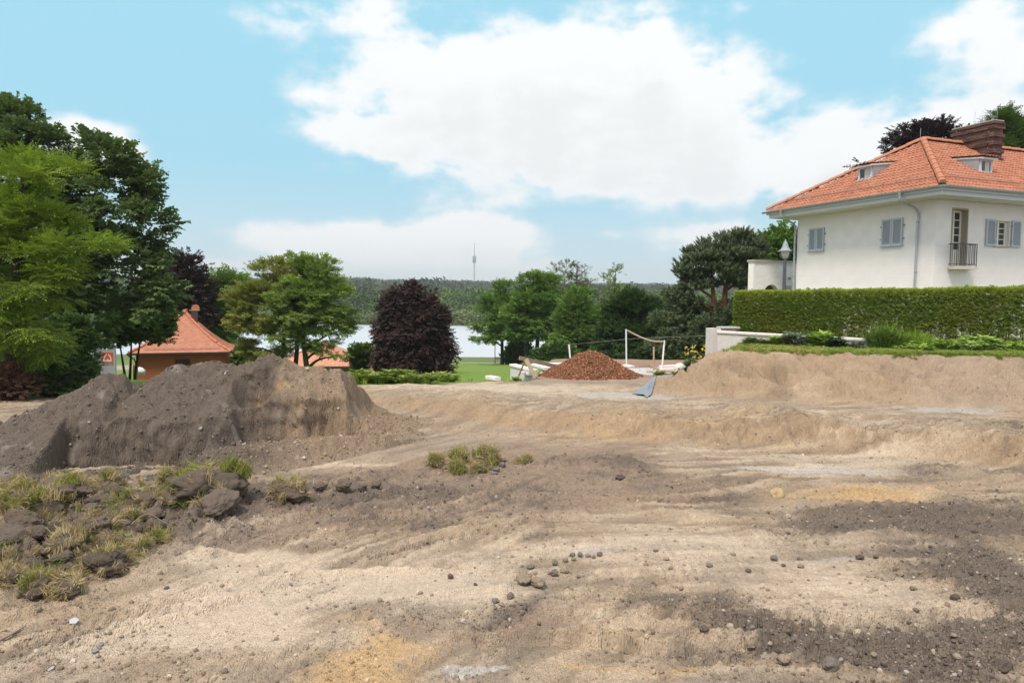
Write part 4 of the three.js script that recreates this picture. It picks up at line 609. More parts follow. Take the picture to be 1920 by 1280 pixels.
  const inL = (s, t) => { const k = t * kx; return s > k - 0.02 && s < DEP + 2 * OV - k + 0.02; }, inR = (s, t) => { const k = t * kx; return s > k - 0.02 && s < WID + 2 * OV - k + 0.02; };
  tiles('roof_tiles', Dd.clone().add(V(-0.06, -0.04, 0)), A.clone().add(V(-0.06, -0.04, 0)), upL, hyp, inL, roof, PAN, 0.205, 0.315, TILECOL, 3);
  tiles('roof_tiles', A.clone().add(V(0, -0.04, 0.06)), B.clone().add(V(0, -0.04, 0.06)), upR, hyp, inR, roof, PAN, 0.205, 0.315, TILECOL, 4);
  ridgeTiles(A.clone().add(V(0, 0.09, 0)), ap.clone().add(V(0, 0.1, 0)), roof, 0.13); ridgeTiles(Dd.clone().add(V(0, 0.09, 0)), ap.clone().add(V(0, 0.1, 0)), roof, 0.13); ridgeTiles(bp2.clone().add(V(0, 0.1, 0)), ap.clone().add(V(0, 0.1, 0)), roof, 0.13);
  for (let i = 1; i < 6; i++) part('ridge_clip', box(0.03, 0.05, 0.16), whitePaint, roof).position.copy(Dd.clone().lerp(ap, i / 6).add(V(0, 0.25, 0)));
  // snow guards: two rails on brackets along each eave
  for (const [from, to, up] of [[Dd, A, upL], [A, B, upR]]) { const d = to.clone().sub(from).normalize(), n = new THREE.Vector3().crossVectors(d, up).normalize(), L = from.distanceTo(to), s0 = from.clone().addScaledVector(up, 0.75).addScaledVector(d, 0.9), s1 = from.clone().addScaledVector(up, 0.75).addScaledVector(d, L - 0.9); part('snow_guard', merge([tube([s0.clone().addScaledVector(n, 0.13), s1.clone().addScaledVector(n, 0.13)], 0.013, 0.013, 5, 1), tube([s0.clone().addScaledVector(n, 0.2), s1.clone().addScaledVector(n, 0.2)], 0.013, 0.013, 5, 1), ...Array.from({ length: 12 }, (_, i) => { const p = s0.clone().lerp(s1, (i + 0.5) / 12); return tube([p, p.clone().addScaledVector(n, 0.22)], 0.013, 0.013, 4, 1); })]), std(lin(0.42, 0.34, 0.32), 0.6, { metalness: 0.3 }), roof); }
  function dormer(p, side) { // side 'L': looks to -x, 'R': looks to +z; local frame: x along the window, z out of the roof
    const g = new THREE.Group(); g.name = 'dormer'; g.position.copy(p); g.rotation.y = side === 'L' ? -Math.PI / 2 : 0; villa.add(g);
    const w = 0.78, h = 0.62, back = h / (SL - 0.12);
    part('frame', merge([box(0.1, h, 0.08, -w / 2 + 0.05, h / 2, 0), box(0.1, h, 0.08, w / 2 - 0.05, h / 2, 0), box(w - 0.2, 0.1, 0.08, 0, h - 0.05, 0), box(w - 0.2, 0.09, 0.08, 0, 0.045, 0)]), greyPaint, g);
    part('pane', box(w - 0.2, h - 0.19, 0.012, 0, h / 2, -0.01), glassDark, g); part('apron', box(w + 0.14, 0.03, 0.18, 0, 0.0, 0.1, 0, 0.5), zinc, g);
    part('curtain', box((w - 0.2) * 0.5, h - 0.22, 0.01, 0.1, h / 2, 0.002), std(lin(0.55, 0.55, 0.53), 0.95), g);
    for (const s of [-1, 1]) {
      const sh = new THREE.Shape(); sh.moveTo(0, -0.03); sh.lineTo(0, h); sh.lineTo(-back, h + back * 0.12); sh.closePath();
      part('cheek', new THREE.ExtrudeGeometry(sh, { depth: 0.05, bevelEnabled: false }).rotateY(-Math.PI / 2).translate(s * (w / 2 + 0.03) + 0.025, 0, 0).applyMatrix4(new THREE.Matrix4().makeScale(1, 1, 1)), zinc, g);
      for (let i = 1; i < 4; i++) { const zz = -back * i / 4.3, hb = h * (1 - i / 4.3); part('standing_seam', box(0.02, Math.max(0.05, hb), 0.025, s * (w / 2 + 0.062), h + 0.12 * -zz - hb / 2, zz), zinc, g); }
    }
    const a = V(-w / 2 - 0.14, h + 0.03, 0.26), b = V(w / 2 + 0.14, h + 0.03, 0.26), up = V(0, 0.12, -1).normalize(), len = back + 0.55;
    const rf = new THREE.Group(); rf.name = 'dormer_roof'; g.add(rf);
    part('roof_board', between(beam(w + 0.2, 0.07, len, 0.004), V(0, h + 0.0, 0.2), V(0, h + 0.12 * len, 0.2 - len)), greyPaint, rf);
    tiles('roof_tiles', a.clone().add(V(0, 0.02, 0)), b.clone().add(V(0, 0.02, 0)), up, len, () => true, rf, PAN, 0.205, 0.315, TILECOL, side === 'L' ? 5 : 6);
    part('cornice', box(w + 0.2, 0.06, 0.05, 0, h - 0.02, 0.2), greyPaint, g);
  }
  // the extruded cheek runs along -x before the turn: build it pointing back
  dormer(dL, 'L'); dormer(dR, 'R');
  // chimney: courses of bricks with projecting bands
  const ch = new THREE.Group(); ch.name = 'chimney'; villa.add(ch);
  const cx0 = 6.55, cw = 0.62, cz0 = -2.3, cl = 2.1, cy1 = 11.57 - VC.y, cy0 = 8.1, r = rng(44);
  part('mortar_core', box(cw - 0.03, cy1 - cy0 - 0.02, cl - 0.03, cx0 + cw / 2, (cy0 + cy1) / 2 - 0.01, cz0 - cl / 2), std(lin(0.30, 0.25, 0.22), 0.95), ch);
  const items = [], course = 0.077, nC = Math.floor((cy1 - cy0) / course), qx = new THREE.Quaternion(), qz = new THREE.Quaternion().setFromAxisAngle(V(0, 1, 0), Math.PI / 2), brick = box(0.235, 0.066, 0.115);
  for (let k = 0; k < nC; k++) {
    const fromTop = nC - 1 - k, band = fromTop % 5 === 3 || fromTop === 0 || fromTop % 5 === 2, o = band ? 0.07 : 0, y = cy0 + (k + 0.5) * course;
    const put = (x, z, q) => { const c = mix3([0.065, 0.03, 0.026], [0.16, 0.085, 0.07], r()); items.push([V(x, y, z), q, V(1, 1, 1), c]); };
    const nz = 9, nx = 3, sh = k % 2 ? 0.12 : 0;
    for (let i = 0; i < nz; i++) for (const s of [0, 1]) put(s ? cx0 + cw + o - 0.055 : cx0 - o + 0.055, cz0 + o - 0.12 - (i * (cl + 2 * o - 0.24)) / (nz - 1) + (i > 0 && i < nz - 1 ? sh - 0.06 : 0), qz);
    for (let i = 0; i < nx; i++) for (const s of [0, 1]) put(cx0 - o + 0.118 + i * (cw + 2 * o - 0.236) / (nx - 1), s ? cz0 + o - 0.055 : cz0 - cl - o + 0.055, qx);
  }
  const brickMat = new THREE.MeshStandardMaterial({ color: 0xffffff, roughness: 0.85, map: rep(soilGrain, 1) });
  scatter('brickwork', [brick], brickMat, items, ch);
  part('cap', box(cw + 0.06, 0.05, cl + 0.06, cx0 + cw / 2, cy1 + 0.02, cz0 - cl / 2), std(lin(0.36, 0.34, 0.31), 0.9), ch);
  part('flashing', box(0.5, 0.04, 0.35, cx0 - 0.3, ap.y - 0.22, cz0 - cl + 0.6, 0, 0, 0.3), zinc, ch);
  const cyl = (r1, r2, h, x, y, z, s = 12) => new THREE.CylinderGeometry(r1, r2, h, s).translate(x, y, z);
  part('cowl', merge([cyl(0.06, 0.12, 0.2, cx0 + 0.3, cy1 + 0.24, cz0 - 0.75), cyl(0.12, 0.12, 0.14, cx0 + 0.3, cy1 + 0.11, cz0 - 0.75)]), zincDark, ch);
  part('flue', merge([cyl(0.06, 0.06, 0.2, cx0 + 0.3, cy1 + 0.14, cz0 - 0.3), cyl(0.13, 0.13, 0.03, cx0 + 0.3, cy1 + 0.26, cz0 - 0.3)]), zincDark, ch);
  for (const z of [-1.35, -1.75]) part('vent_pipe', cyl(0.07, 0.07, 0.16, cx0 + 0.3, cy1 + 0.12, cz0 + z), whitePaint, ch);
  for (const z of [-1.3, -0.2]) part('lightning_rod', cyl(0.008, 0.008, 0.7, cx0 + 0.45, cy1 + 0.4, cz0 + z, 5), zinc, ch);
  part('roof_aerial', cyl(0.012, 0.008, 0.5, ap.x - 0.2, ap.y + 0.35, ap.z, 5), zinc, villa);
}
// annexe with an arched gateway, left of the villa
{
  const d0 = 38.6, p0 = P(1413, 520, d0), p1 = P(1489, 520, d0 + 1.2), an = thing('annexe_wall', 'low white annexe wall with round arched gateway joined to the villa', 'wall', [p0.x, 1.1, p0.z], -Math.atan2(p1.z - p0.z, p1.x - p0.x));
  const L = Math.hypot(p1.x - p0.x, p1.z - p0.z) + 0.3, H = P(1450, 491, d0).y - 1.1, s = new THREE.Shape(); s.moveTo(0, 0); s.lineTo(L, 0); s.lineTo(L, H); s.lineTo(0, H); s.closePath();
  const ax = (1447 - 1413) / 76 * (L - 0.3), ar = 0.55, ay = P(1447, 533, d0).y - 1.1 - ar, hole = new THREE.Path(); hole.moveTo(ax - ar, 0.001); hole.lineTo(ax - ar, ay); hole.absarc(ax, ay, ar, Math.PI, 0, true); hole.lineTo(ax + ar, 0.001); hole.closePath(); s.holes.push(hole);
  part('wall', new THREE.ExtrudeGeometry(s, { depth: 0.4, bevelEnabled: false, curveSegments: 16 }).translate(0, 0, -0.4), renderMat, an);
  part('coping', box(L + 0.1, 0.12, 0.52, L / 2, H + 0.062, -0.2), stoneTrim, an);
  const dr = new THREE.Shape(); dr.moveTo(-ar, 0); dr.lineTo(-ar, ay); dr.absarc(0, ay, ar, Math.PI, 0, true); dr.lineTo(ar, 0); dr.closePath();
  part('door', new THREE.ExtrudeGeometry(dr, { depth: 0.05, bevelEnabled: false, curveSegments: 16 }).translate(ax, 0, -0.36), std(lin(0.20, 0.085, 0.055), 0.7, { map: rep(barkTex, 1, 2) }), an);
  part('wall_lamp', merge([box(0.2, 0.3, 0.14, L - 0.75, H - 1.45, 0.09), box(0.26, 0.04, 0.2, L - 0.75, H - 1.28, 0.1)]), zinc, an);
  part('camera_bracket', merge([new THREE.CylinderGeometry(0.06, 0.06, 0.14, 8).rotateX(Math.PI / 2).translate(L - 0.72, H - 0.85, 0.1), box(0.1, 0.03, 0.1, L - 0.72, H - 0.85, 0.03)]), zincDark, an);
}
// lamp post before the annexe
{
  const D = 31.5, b = P(1470, 560, D), lp = thing('lamp_post', 'grey lamp post with bell shaped lantern before the villa corner', 'lamp post', [b.x, 1.25, b.z]), k = D / FOCAL, yy = (py) => P(1473, py, D).y - 1.25;
  part('pole', merge([new THREE.CylinderGeometry(0.07, 0.085, yy(486), 12).translate(0, yy(486) / 2, 0), new THREE.CylinderGeometry(0.11, 0.12, 0.5, 12).translate(0, 0.25, 0)]), std(lin(0.09, 0.1, 0.12), 0.5, { metalness: 0.3 }), lp);
  const y0 = yy(486), y1 = yy(470), y2 = yy(453), prof = (a) => new THREE.LatheGeometry(a.map(([x, y]) => new THREE.Vector2(x, y)), 20), lm = std(lin(0.24, 0.29, 0.33), 0.65);
  part('lantern_glass', prof([[0.02, y0 + 0.02], [0.1, y0 + 0.05], [0.155, y0 + 0.2], [0.175, y1 - 0.01]]), new THREE.MeshPhysicalMaterial({ color: lin(0.75, 0.77, 0.78), roughness: 0.5, transmission: 0.4, thickness: 0, side: THREE.DoubleSide }), lp);
  part('lantern_hood', prof([[0.27, y1 - 0.02], [0.275, y1 + 0.01], [0.2, y1 + 0.06], [0.14, y1 + 0.16], [0.11, y1 + 0.28], [0.07, y2 - 0.02], [0.03, y2 + 0.02], [0.03, y2 + 0.08], [0.001, y2 + 0.1]]), lm, lp);
  for (const s of [-1, 1]) part('bracket', tube([V(s * 0.03, y0 - 0.02, 0), V(s * 0.17, y0 + 0.08, 0), V(s * 0.22, y1 - 0.08, 0), V(s * 0.24, y1 - 0.01, 0)], 0.018, 0.018, 6, 10), std(lin(0.09, 0.1, 0.12), 0.5), lp);
}
// ---------------------------------------------------------------- hedge, low wall and planting on the bank
{
  const A = P(1377, 600, 28.6), B = P(2060, 600, 23.4), L = Math.hypot(B.x - A.x, B.z - A.z), ang = -Math.atan2(B.z - A.z, B.x - A.x), hd = thing('hedge', 'long clipped green hornbeam hedge in front of the villa', 'hedge', [A.x, 1.2, A.z], ang), r = rng(300), items = [], wood = [];
  const yT = (s) => mix(P(1377, 551, 28.6).y, P(2060, 542, 23.4).y, s / L) - 1.2 + 0.035 * n2(s * 0.7, 3) + 0.02 * n2(s * 2.4, 8), th = 0.85, dens = (s, y) => clamp(0.62 + 0.75 * n2(s * 0.55 + 3, y * 0.5) + 0.3 * n2(s * 2.1, y * 1.4 + 6));
  for (let i = 0; i < 52000; i++) {
    const s = r() * L, top = yT(s), f = r(); let y, z;
    if (f < 0.16) { y = top - 0.10 * r() * r() + 0.03 * n2(s * 2, 0); z = -r() * th; } else if (f < 0.86) { y = 0.08 + (top - 0.08) * Math.pow(r(), 0.85); z = -0.22 * r() * r() * (1.2 + n2(s, y)); if (r() > dens(s, y) + 0.35 * ss(0.5, 1.3, y)) continue; } else { y = 0.1 + (top - 0.1) * r(); z = -th + 0.15 * r(); }
    z += 0.05 * n2(s * 1.4, y * 1.4);
    const isTop = y > top - 0.12, dir = V((r() - 0.5) * 1.4, isTop ? 0.9 : (r() - 0.4) * 1.1, z < -th * 0.8 ? -0.6 : isTop ? (r() - 0.5) : 0.75);
    M4.lookAt(V(0, 0, 0), dir.normalize().negate(), V((r() - 0.5), 1, (r() - 0.5) + 0.4)); Q4.setFromRotationMatrix(M4);
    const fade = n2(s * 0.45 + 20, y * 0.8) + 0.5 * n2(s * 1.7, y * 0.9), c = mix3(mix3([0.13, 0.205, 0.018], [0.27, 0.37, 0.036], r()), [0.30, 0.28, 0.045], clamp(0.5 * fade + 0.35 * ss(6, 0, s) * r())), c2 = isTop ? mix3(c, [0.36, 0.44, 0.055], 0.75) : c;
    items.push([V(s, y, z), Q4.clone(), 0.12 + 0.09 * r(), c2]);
  }
  // long shoots that stick out of the clipped top
  for (let i = 0; i < 420; i++) { const s = r() * L; items.push([V(s, yT(s) + 0.03 * r(), -r() * th), new THREE.Quaternion().setFromEuler(new THREE.Euler(-1.3 + 0.5 * (r() - 0.5), r() * 6, 0)), 0.12 + 0.14 * r(), [0.23, 0.3, 0.045]]); }
  for (let s = 0.15; s < L; s += 0.12 + 0.14 * r()) { const z = -0.12 - 0.5 * r(), top = yT(s) - 0.12, n = 1 + Math.floor(r() * 2); for (let k = 0; k < n; k++) { const lean = (r() - 0.5) * 0.9, l2 = (r() - 0.5) * 0.25; wood.push(tube([V(s, -0.12, z), V(s + lean * 0.3, top * 0.4, z + l2 * 0.5), V(s + lean * 0.75, top * (0.8 + 0.2 * r()), clamp(z + l2, -0.7, -0.04))], 0.016 + 0.01 * r(), 0.005, 4, 4)); } }
  part('stems', merge(wood), BARK.twig, hd); hd.children[0].userData.kind = 'stuff';
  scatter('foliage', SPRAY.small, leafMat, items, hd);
}
{
  // low white coping wall with its taller end block
  const conc = new THREE.MeshStandardMaterial({ color: lin(0.60, 0.585, 0.57), roughness: 0.9, map: rep(soilGrain, 0.8), bumpMap: rep(soilBump, 0.8), bumpScale: 0.005 }), capM = new THREE.MeshStandardMaterial({ color: lin(0.72, 0.70, 0.67), roughness: 0.85, map: rep(soilGrain, 1.2) });
  const A = P(1347, 622, 27.4), B = P(1628, 637, 24.4), w = thing('retaining_wall', 'low pale concrete wall with white coping along the bank top', 'wall', [0, 0, 0]);
  const n = 7; for (let i = 0; i < n; i++) { const a = A.clone().lerp(B, i / n + 0.0012), b = A.clone().lerp(B, (i + 1) / n - 0.0012); part('coping_stone', between(beam(0.36, 0.09, a.distanceTo(b), 0.012), a, b), capM, w); }
  const a2 = A.clone().setY(A.y - 0.045 - 0.8), b2 = B.clone().setY(B.y - 0.045 - 0.8); part('wall_body', between(beam(0.26, 1.6, A.distanceTo(B) - 0.02, 0.01), a2, b2), conc, w);
  const e = thing('concrete_pier', 'square pale concrete end block of the low bank wall', 'pier', [A.x - 0.16, groundHeight(A.x - 0.16, A.z) - 0.5, A.z - 0.1], 0.3), topY = P(1338, 615, 27.5).y - e.position.y;
  part('block', (() => { const g = beam(0.34, topY, 0.5, 0.012); return g.translate(0, topY / 2, 0); })(), conc, e);
  const g2 = thing('stone_slab', 'thin pale greenish slab lying behind the pier at the hedge end', 'slab', [P(1366, 612, 28.3).x, P(1366, 613.5, 28.3).y, -28.3], 0.28); part('slab', beam(0.75, 0.06, 0.5, 0.006), std(lin(0.5, 0.56, 0.52), 0.6), g2); part('bed', box(0.7, 0.06, 0.45, 0, -0.061, 0), std(lin(0.42, 0.26, 0.17), 0.9), g2); part('support', box(0.5, 0.5, 0.35, 0, -0.34, 0), conc, g2);
}
// plants on the bank: leafy and grassy clumps, one thing each
function blade(r, h, w, bend) { const a = r() * 6.283, s = V(Math.cos(a + 1.57) * w, 0, Math.sin(a + 1.57) * w), d = V(Math.cos(a), 0, Math.sin(a)), pos = []; const p0 = V(0, 0, 0), p1 = d.clone().multiplyScalar(bend * 0.35 * h).setY(h * 0.6), p2 = d.clone().multiplyScalar(bend * h).setY(h * (1 - 0.3 * bend)); return { p0, p1, p2, s }; }
function tuftGeo(seed, n, spread) { const r = rng(seed), pos = [], idx = []; for (let i = 0; i < n; i++) { const b = blade(r, 0.55 + 0.5 * r(), 0.014 + 0.01 * r(), 0.15 + 0.75 * r()), o = V((r() - 0.5) * spread, 0, (r() - 0.5) * spread), k = pos.length / 3; for (const v of [b.p0.clone().sub(b.s), b.p0.clone().add(b.s), b.p1.clone().sub(b.s), b.p1.clone().add(b.s), b.p2]) pos.push(v.x + o.x, v.y, v.z + o.z); idx.push(k, k + 1, k + 3, k, k + 3, k + 2, k + 2, k + 3, k + 4); } const g = new THREE.BufferGeometry(); g.setAttribute('position', new THREE.Float32BufferAttribute(pos, 3)); g.setIndex(idx); g.computeVertexNormals(); return g; }
const TUFT = [tuftGeo(1, 26, 0.35), tuftGeo(2, 26, 0.35), tuftGeo(3, 30, 0.5)];
const HERB = (() => { const out = []; for (let v = 0; v < 2; v++) { const r = rng(60 + v), L = []; for (let k = 0; k < 7; k++) { const a = k * 2.4 + r(), t = 0.25 + 0.75 * r(), c = V(Math.cos(a) * 0.25 * t, t * 0.9, Math.sin(a) * 0.25 * t); for (let j = 0; j < 5; j++) { const b = a + (j - 2) * 0.7; L.push({ at: c.clone(), dir: V(Math.cos(b), 0.1 + 0.3 * r(), Math.sin(b)), up: V(0, 1, 0), len: 0.3 + 0.16 * r(), wid: 0.17, fold: 0.2 }); } } out.push(leaves(L)); } return out; })();
function plant(name, label, px, py, D, w, h, n, kind, cols, seed, group) { // px, py: foot
  const b = P(px, py, D); b.y = groundHeight(b.x, b.z) - 0.02; const t = thing(name, label, 'plant', [b.x, b.y, b.z], 0, group), r = rng(seed), items = [];
  for (let i = 0; i < n; i++) { const a = r() * 6.283, q = Math.sqrt(r()), x = Math.cos(a) * q * w / 2, z = Math.sin(a) * q * w / 2 * 0.6, k = 0.85 + 0.3 * r(), c = mix3(cols[0], cols[1], r()), hh = h * 1.45 * (0.65 + 0.5 * r()) * (1 - 0.45 * q * q); items.push([V(x, groundHeight(b.x + x, b.z + z) - b.y - 0.02, z), new THREE.Quaternion().setFromEuler(new THREE.Euler((r() - 0.5) * 0.35 + z * 0.4, r() * 6.28, (r() - 0.5) * 0.35 - x * 0.5)), V(hh * 1.0, hh, hh * 1.0), [c[0] * k, c[1] * k, c[2] * k]]); }
  scatter('leaves', kind === 'grass' ? TUFT : HERB, leafMat, items, t); return t;
}
const bankPlants = 'plants growing on top of the sand bank', GRN = [[0.12, 0.21, 0.03], [0.2, 0.3, 0.05]], LGRN = [[0.21, 0.35, 0.035], [0.34, 0.47, 0.075]], BLUE = [[0.16, 0.21, 0.12], [0.26, 0.31, 0.21]];
for (const [label, px, py, D, w, h, n, kind, cols] of [
  ['grey green grass clump at the left end of the bank top', 1368, 643, 25.4, 0.9, 0.3, 24, 'grass', BLUE], ['dark green leafy clump beside the pier on the bank', 1402, 640, 25.2, 0.7, 0.32, 26, 'herb', GRN], ['low dark herb clump before the white coping, second from the pier', 1432, 644, 25, 0.7, 0.28, 22, 'herb', GRN],
  ['green tuft before the white coping, left of the silvery plant', 1456, 646, 24.9, 0.5, 0.3, 22, 'herb', LGRN], ['silvery thistle like plant hanging over the white coping', 1490, 650, 24.7, 0.8, 0.5, 40, 'herb', BLUE], ['bright yellow green bush in the middle of the coping', 1535, 654, 24.4, 0.75, 0.52, 44, 'herb', LGRN], ['dark drooping leafy clump right of the bright bush', 1568, 658, 24.2, 0.6, 0.4, 36, 'herb', [[0.03, 0.07, 0.015], [0.06, 0.11, 0.03]]],
  ['pale green clump at the right end of the white coping', 1605, 660, 24, 0.7, 0.3, 24, 'herb', BLUE], ['tall upright grass clump against the hedge', 1660, 658, 24, 0.7, 0.8, 60, 'grass', GRN], ['tall thin grasses right of the upright clump by the hedge', 1715, 654, 24.2, 1.3, 0.6, 50, 'grass', LGRN],
  ['broad leaved ground elder patch left of the largest patch', 1705, 663, 23.6, 1.4, 0.3, 60, 'herb', LGRN], ['middle ground elder patch on the bank edge', 1770, 664, 23.3, 1.3, 0.34, 70, 'herb', LGRN], ['largest domed ground elder patch with pale leaves', 1835, 663, 23, 1.5, 0.46, 120, 'herb', [[0.24, 0.38, 0.06], [0.40, 0.52, 0.14]]], ['ground elder patch at the right picture edge', 1918, 668, 22.6, 1.0, 0.35, 60, 'herb', LGRN], ['small weed hanging over the sand face below the edge', 1740, 682, 22.0, 0.25, 0.26, 10, 'herb', GRN],
]) plant('bank_plant', label, px, py, D, w, h, n, kind, cols, px, bankPlants);
plant('flowering_weed', 'tall weed with yellow flowers behind the slope foot', 1302, 690, 26.2, 0.7, 0.62, 14, 'herb', [[0.06, 0.11, 0.03], [0.1, 0.15, 0.04]], 5);
{ const t = scene.children[scene.children.length - 1], r = rng(8), L = []; const fl = new THREE.IcosahedronGeometry(0.022, 0), stems = [], fy = []; for (let i = 0; i < 9; i++) { const x = (r() - 0.5) * 0.85, z = (r() - 0.5) * 0.4, h = 0.75 + 0.5 * r(); stems.push(tube([V(x * 0.4, 0, z * 0.4), V(x * 0.8, h * 0.6, z * 0.8), V(x, h, z)], 0.006, 0.003, 4, 4)); for (let k = 0; k < 6; k++) fy.push(fl.clone().translate(x + (r() - 0.5) * 0.14, h + (r() - 0.35) * 0.12, z + (r() - 0.5) * 0.14)); } part('stems', merge(stems), std(lin(0.09, 0.15, 0.03), 0.8), t); part('flowers', merge(fy), std(lin(0.75, 0.55, 0.03), 0.7), t).userData.kind = 'stuff'; }
// thin grass on the bank edge and weeds at the far edge of the site
{
  const r = rng(77), items = [], it2 = [];
  for (let i = 0; i < 34000; i++) { const x = 4 + r() * 16, D = 20 + r() * 10, s = bankDepth(x, D); if (s < 2.05 + 0.25 * n2(x * 1.3, 3) || s > 5.2) continue; if (r() > 0.35 + 0.5 * n2(x * 1.2, D * 1.2) + 0.3 * ss(9, 12, x)) continue; const h = 0.07 + 0.12 * r(), c = mix3([0.22, 0.33, 0.04], [0.42, 0.40, 0.13], clamp(r() * 0.9 + 0.4 * n2(x, D) - 0.3 * ss(9, 12, x))); items.push([V(x, groundHeight(x, -D) - 0.01, -D), new THREE.Quaternion().setFromAxisAngle(V(0, 1, 0), r() * 6.28), V(h * 1.5, h, h * 1.5), c]); }
  const g1 = new THREE.Group(); g1.name = 'bank_grass'; g1.userData = { kind: 'stuff', label: 'thin grass fringe along the top of the sand bank', category: 'grass' }; scene.add(g1); scatter('blades', TUFT, leafMat, items, g1);
  for (let i = 0; i < 9000; i++) { const x = -12 + r() * 14, D = 24 + r() * 8; if (siteMask(x, D) > 0.3 || x > 1.2) continue; const k = n2(x * 0.7, D * 0.7), near = ss(29, 25, D); if (r() > 0.05 + 0.8 * k + 0.3 * near || (x > -2.2 && r() > 0.12)) continue; const h = (0.2 + 0.5 * r()) * (0.8 + 0.6 * n2(x * 1.1, 9)) * (x > -2.2 ? 0.6 : 1), c = mix3([0.14, 0.23, 0.025], [0.32, 0.40, 0.06], r()); it2.push([V(x, groundHeight(x, -D) - 0.02, -D), new THREE.Quaternion().setFromAxisAngle(V(0, 1, 0), r() * 6.28), V(h, h, h), c]); }
  const g2 = new THREE.Group(); g2.name = 'edge_weeds'; g2.userData = { kind: 'stuff', label: 'bright green weeds along the far edge of the bare ground', category: 'weeds' }; scene.add(g2); scatter('weeds', [HERB[0], TUFT[2], HERB[1]], leafMat, it2, g2);
}
// ---------------------------------------------------------------- soil heap on the left
const RIDGE = [[-190, 905, 11.8], [-90, 850, 12.3], [0, 797, 12.7], [70, 763, 12.9], [130, 738, 13.1], [180, 707, 13.35], [205, 700, 13.5], [235, 708, 13.6], [262, 724, 13.8], [285, 705, 14.0], [310, 690, 14.1], [370, 685, 14.4], [430, 690, 14.6], [470, 680, 14.7], [510, 670, 14.8], [540, 678, 14.9], [590, 690, 15.0], [640, 693, 15.1], [668, 700, 15.2], [700, 720, 15.3]].map(([a, b, d]) => { const p = P(a, b, d); return [p.x, d, p.y]; });
const FOOT = [[-260, 900], [-60, 905], [150, 914], [330, 907], [420, 902], [560, 878], [650, 860], [720, 846], [775, 828], [830, 815]].map(([a, b]) => { const p = G(a, b); return [p.x, -p.z]; });
const ridgeD = (x) => polyY(RIDGE.map((q) => [q[0], q[1]]), x), ridgeH = (x) => polyY(RIDGE.map((q) => [q[0], q[2]]), x);
const XE = RIDGE[18][0];
function heapHeight(x, D, fine = true) {
  const wx = x + 0.22 * n2(x * 0.9, D * 0.9) + 0.07 * n2(x * 3, D * 3 + 5), foot = polyY(FOOT, x) + 0.15 * n2(x * 1.1, 3), rd = ridgeD(wx), rh = ridgeH(x + 0.04 * n2(x * 6, 1));
  let h;
  if (D < rd) { const t = (D - foot) / (rd - foot); h = t < 0 ? t * 0.8 : rh * (0.12 * Math.sqrt(Math.max(t, 0)) * (1 - t) + Math.pow(t, 1.08)); } else h = rh - 0.6 * (D - rd);
  const e = wx - XE; if (e > -0.25) { const top = rh * mix(1, 0.46, ss(-0.25, 0.12, e)), run = Math.max(0, e) / 1.35; h = Math.min(h, top * (1 - run) + 0.05 * n2(x * 2, D * 2)) - (run > 1 ? (run - 1) * 0.4 : 0); }
  const body = ss(0.02, 0.3, h);
  h += body * (0.09 * ledge(2.2 * fbm(x * 0.9 + 14, D * 1.1, 3)) + 0.03 * ledge(2.6 * fbm(x * 2.4, D * 2.4 + 7, 3)) + 0.10 * fbm(x * 1.0 + 4, D * 1.0, 3) + 0.045 * fbm(x * 3.2, D * 3.2, 3) + 0.05 * ss(0.1, 0.6, n2(x * 1.9 + 7, D * 1.3)));
  // bites of the excavator bucket: a steep face rising from a floor
  const bite = (x0, x1, d0, floor, k, slant, soft, seed) => { const m = ss(x0 - soft, x0 + soft, x + 0.12 * n2(D * 2.2, seed)) * ss(x1 + soft, x1 - soft, x + 0.12 * n2(D * 2.2 + 9, seed)); if (m <= 0) return; const dd = D - (d0 + slant * (x - x0) + 0.16 * n2(x * 1.7, seed) + 0.05 * n2(x * 6, seed)); const c = floor + 0.05 * n2(x * 3, D * 3) + Math.max(0, dd) * k + (dd < 0 ? -dd * 0.12 : 0); if (c < h) h = mix(h, c, m); };
  bite(-7.75, -5.7, 12.25, -0.02, 3.6, 0.12, 0.06, 1.5);
  bite(-6.25, -5.3, 12.05, -0.05, 1.5, 0.35, 0.06, 4.5);
  bite(-5.15, -3.6, 13.35, 0.22, 2.6, 0.14, 0.14, 8.5);
  bite(-3.98, -3.0, 13.75, 0.2, 4.5, 0.45, 0.08, 12.5);
  bite(-5.3, -4.7, 14.0, 0.75, 2.0, 0.2, 0.15, 17.5);
  // slumped crumbs, cracks
  if (fine && h > 0.02) h += Math.min(1, h * 6) * (0.016 * n2(x * 9, D * 9) + 0.013 * Math.abs(n2(x * 17, D * 17)) + 0.008 * n2(x * 31, D * 31));
  return h;
}
const SOIL = [0.112, 0.088, 0.071], SOILSAND = [0.26, 0.19, 0.13];
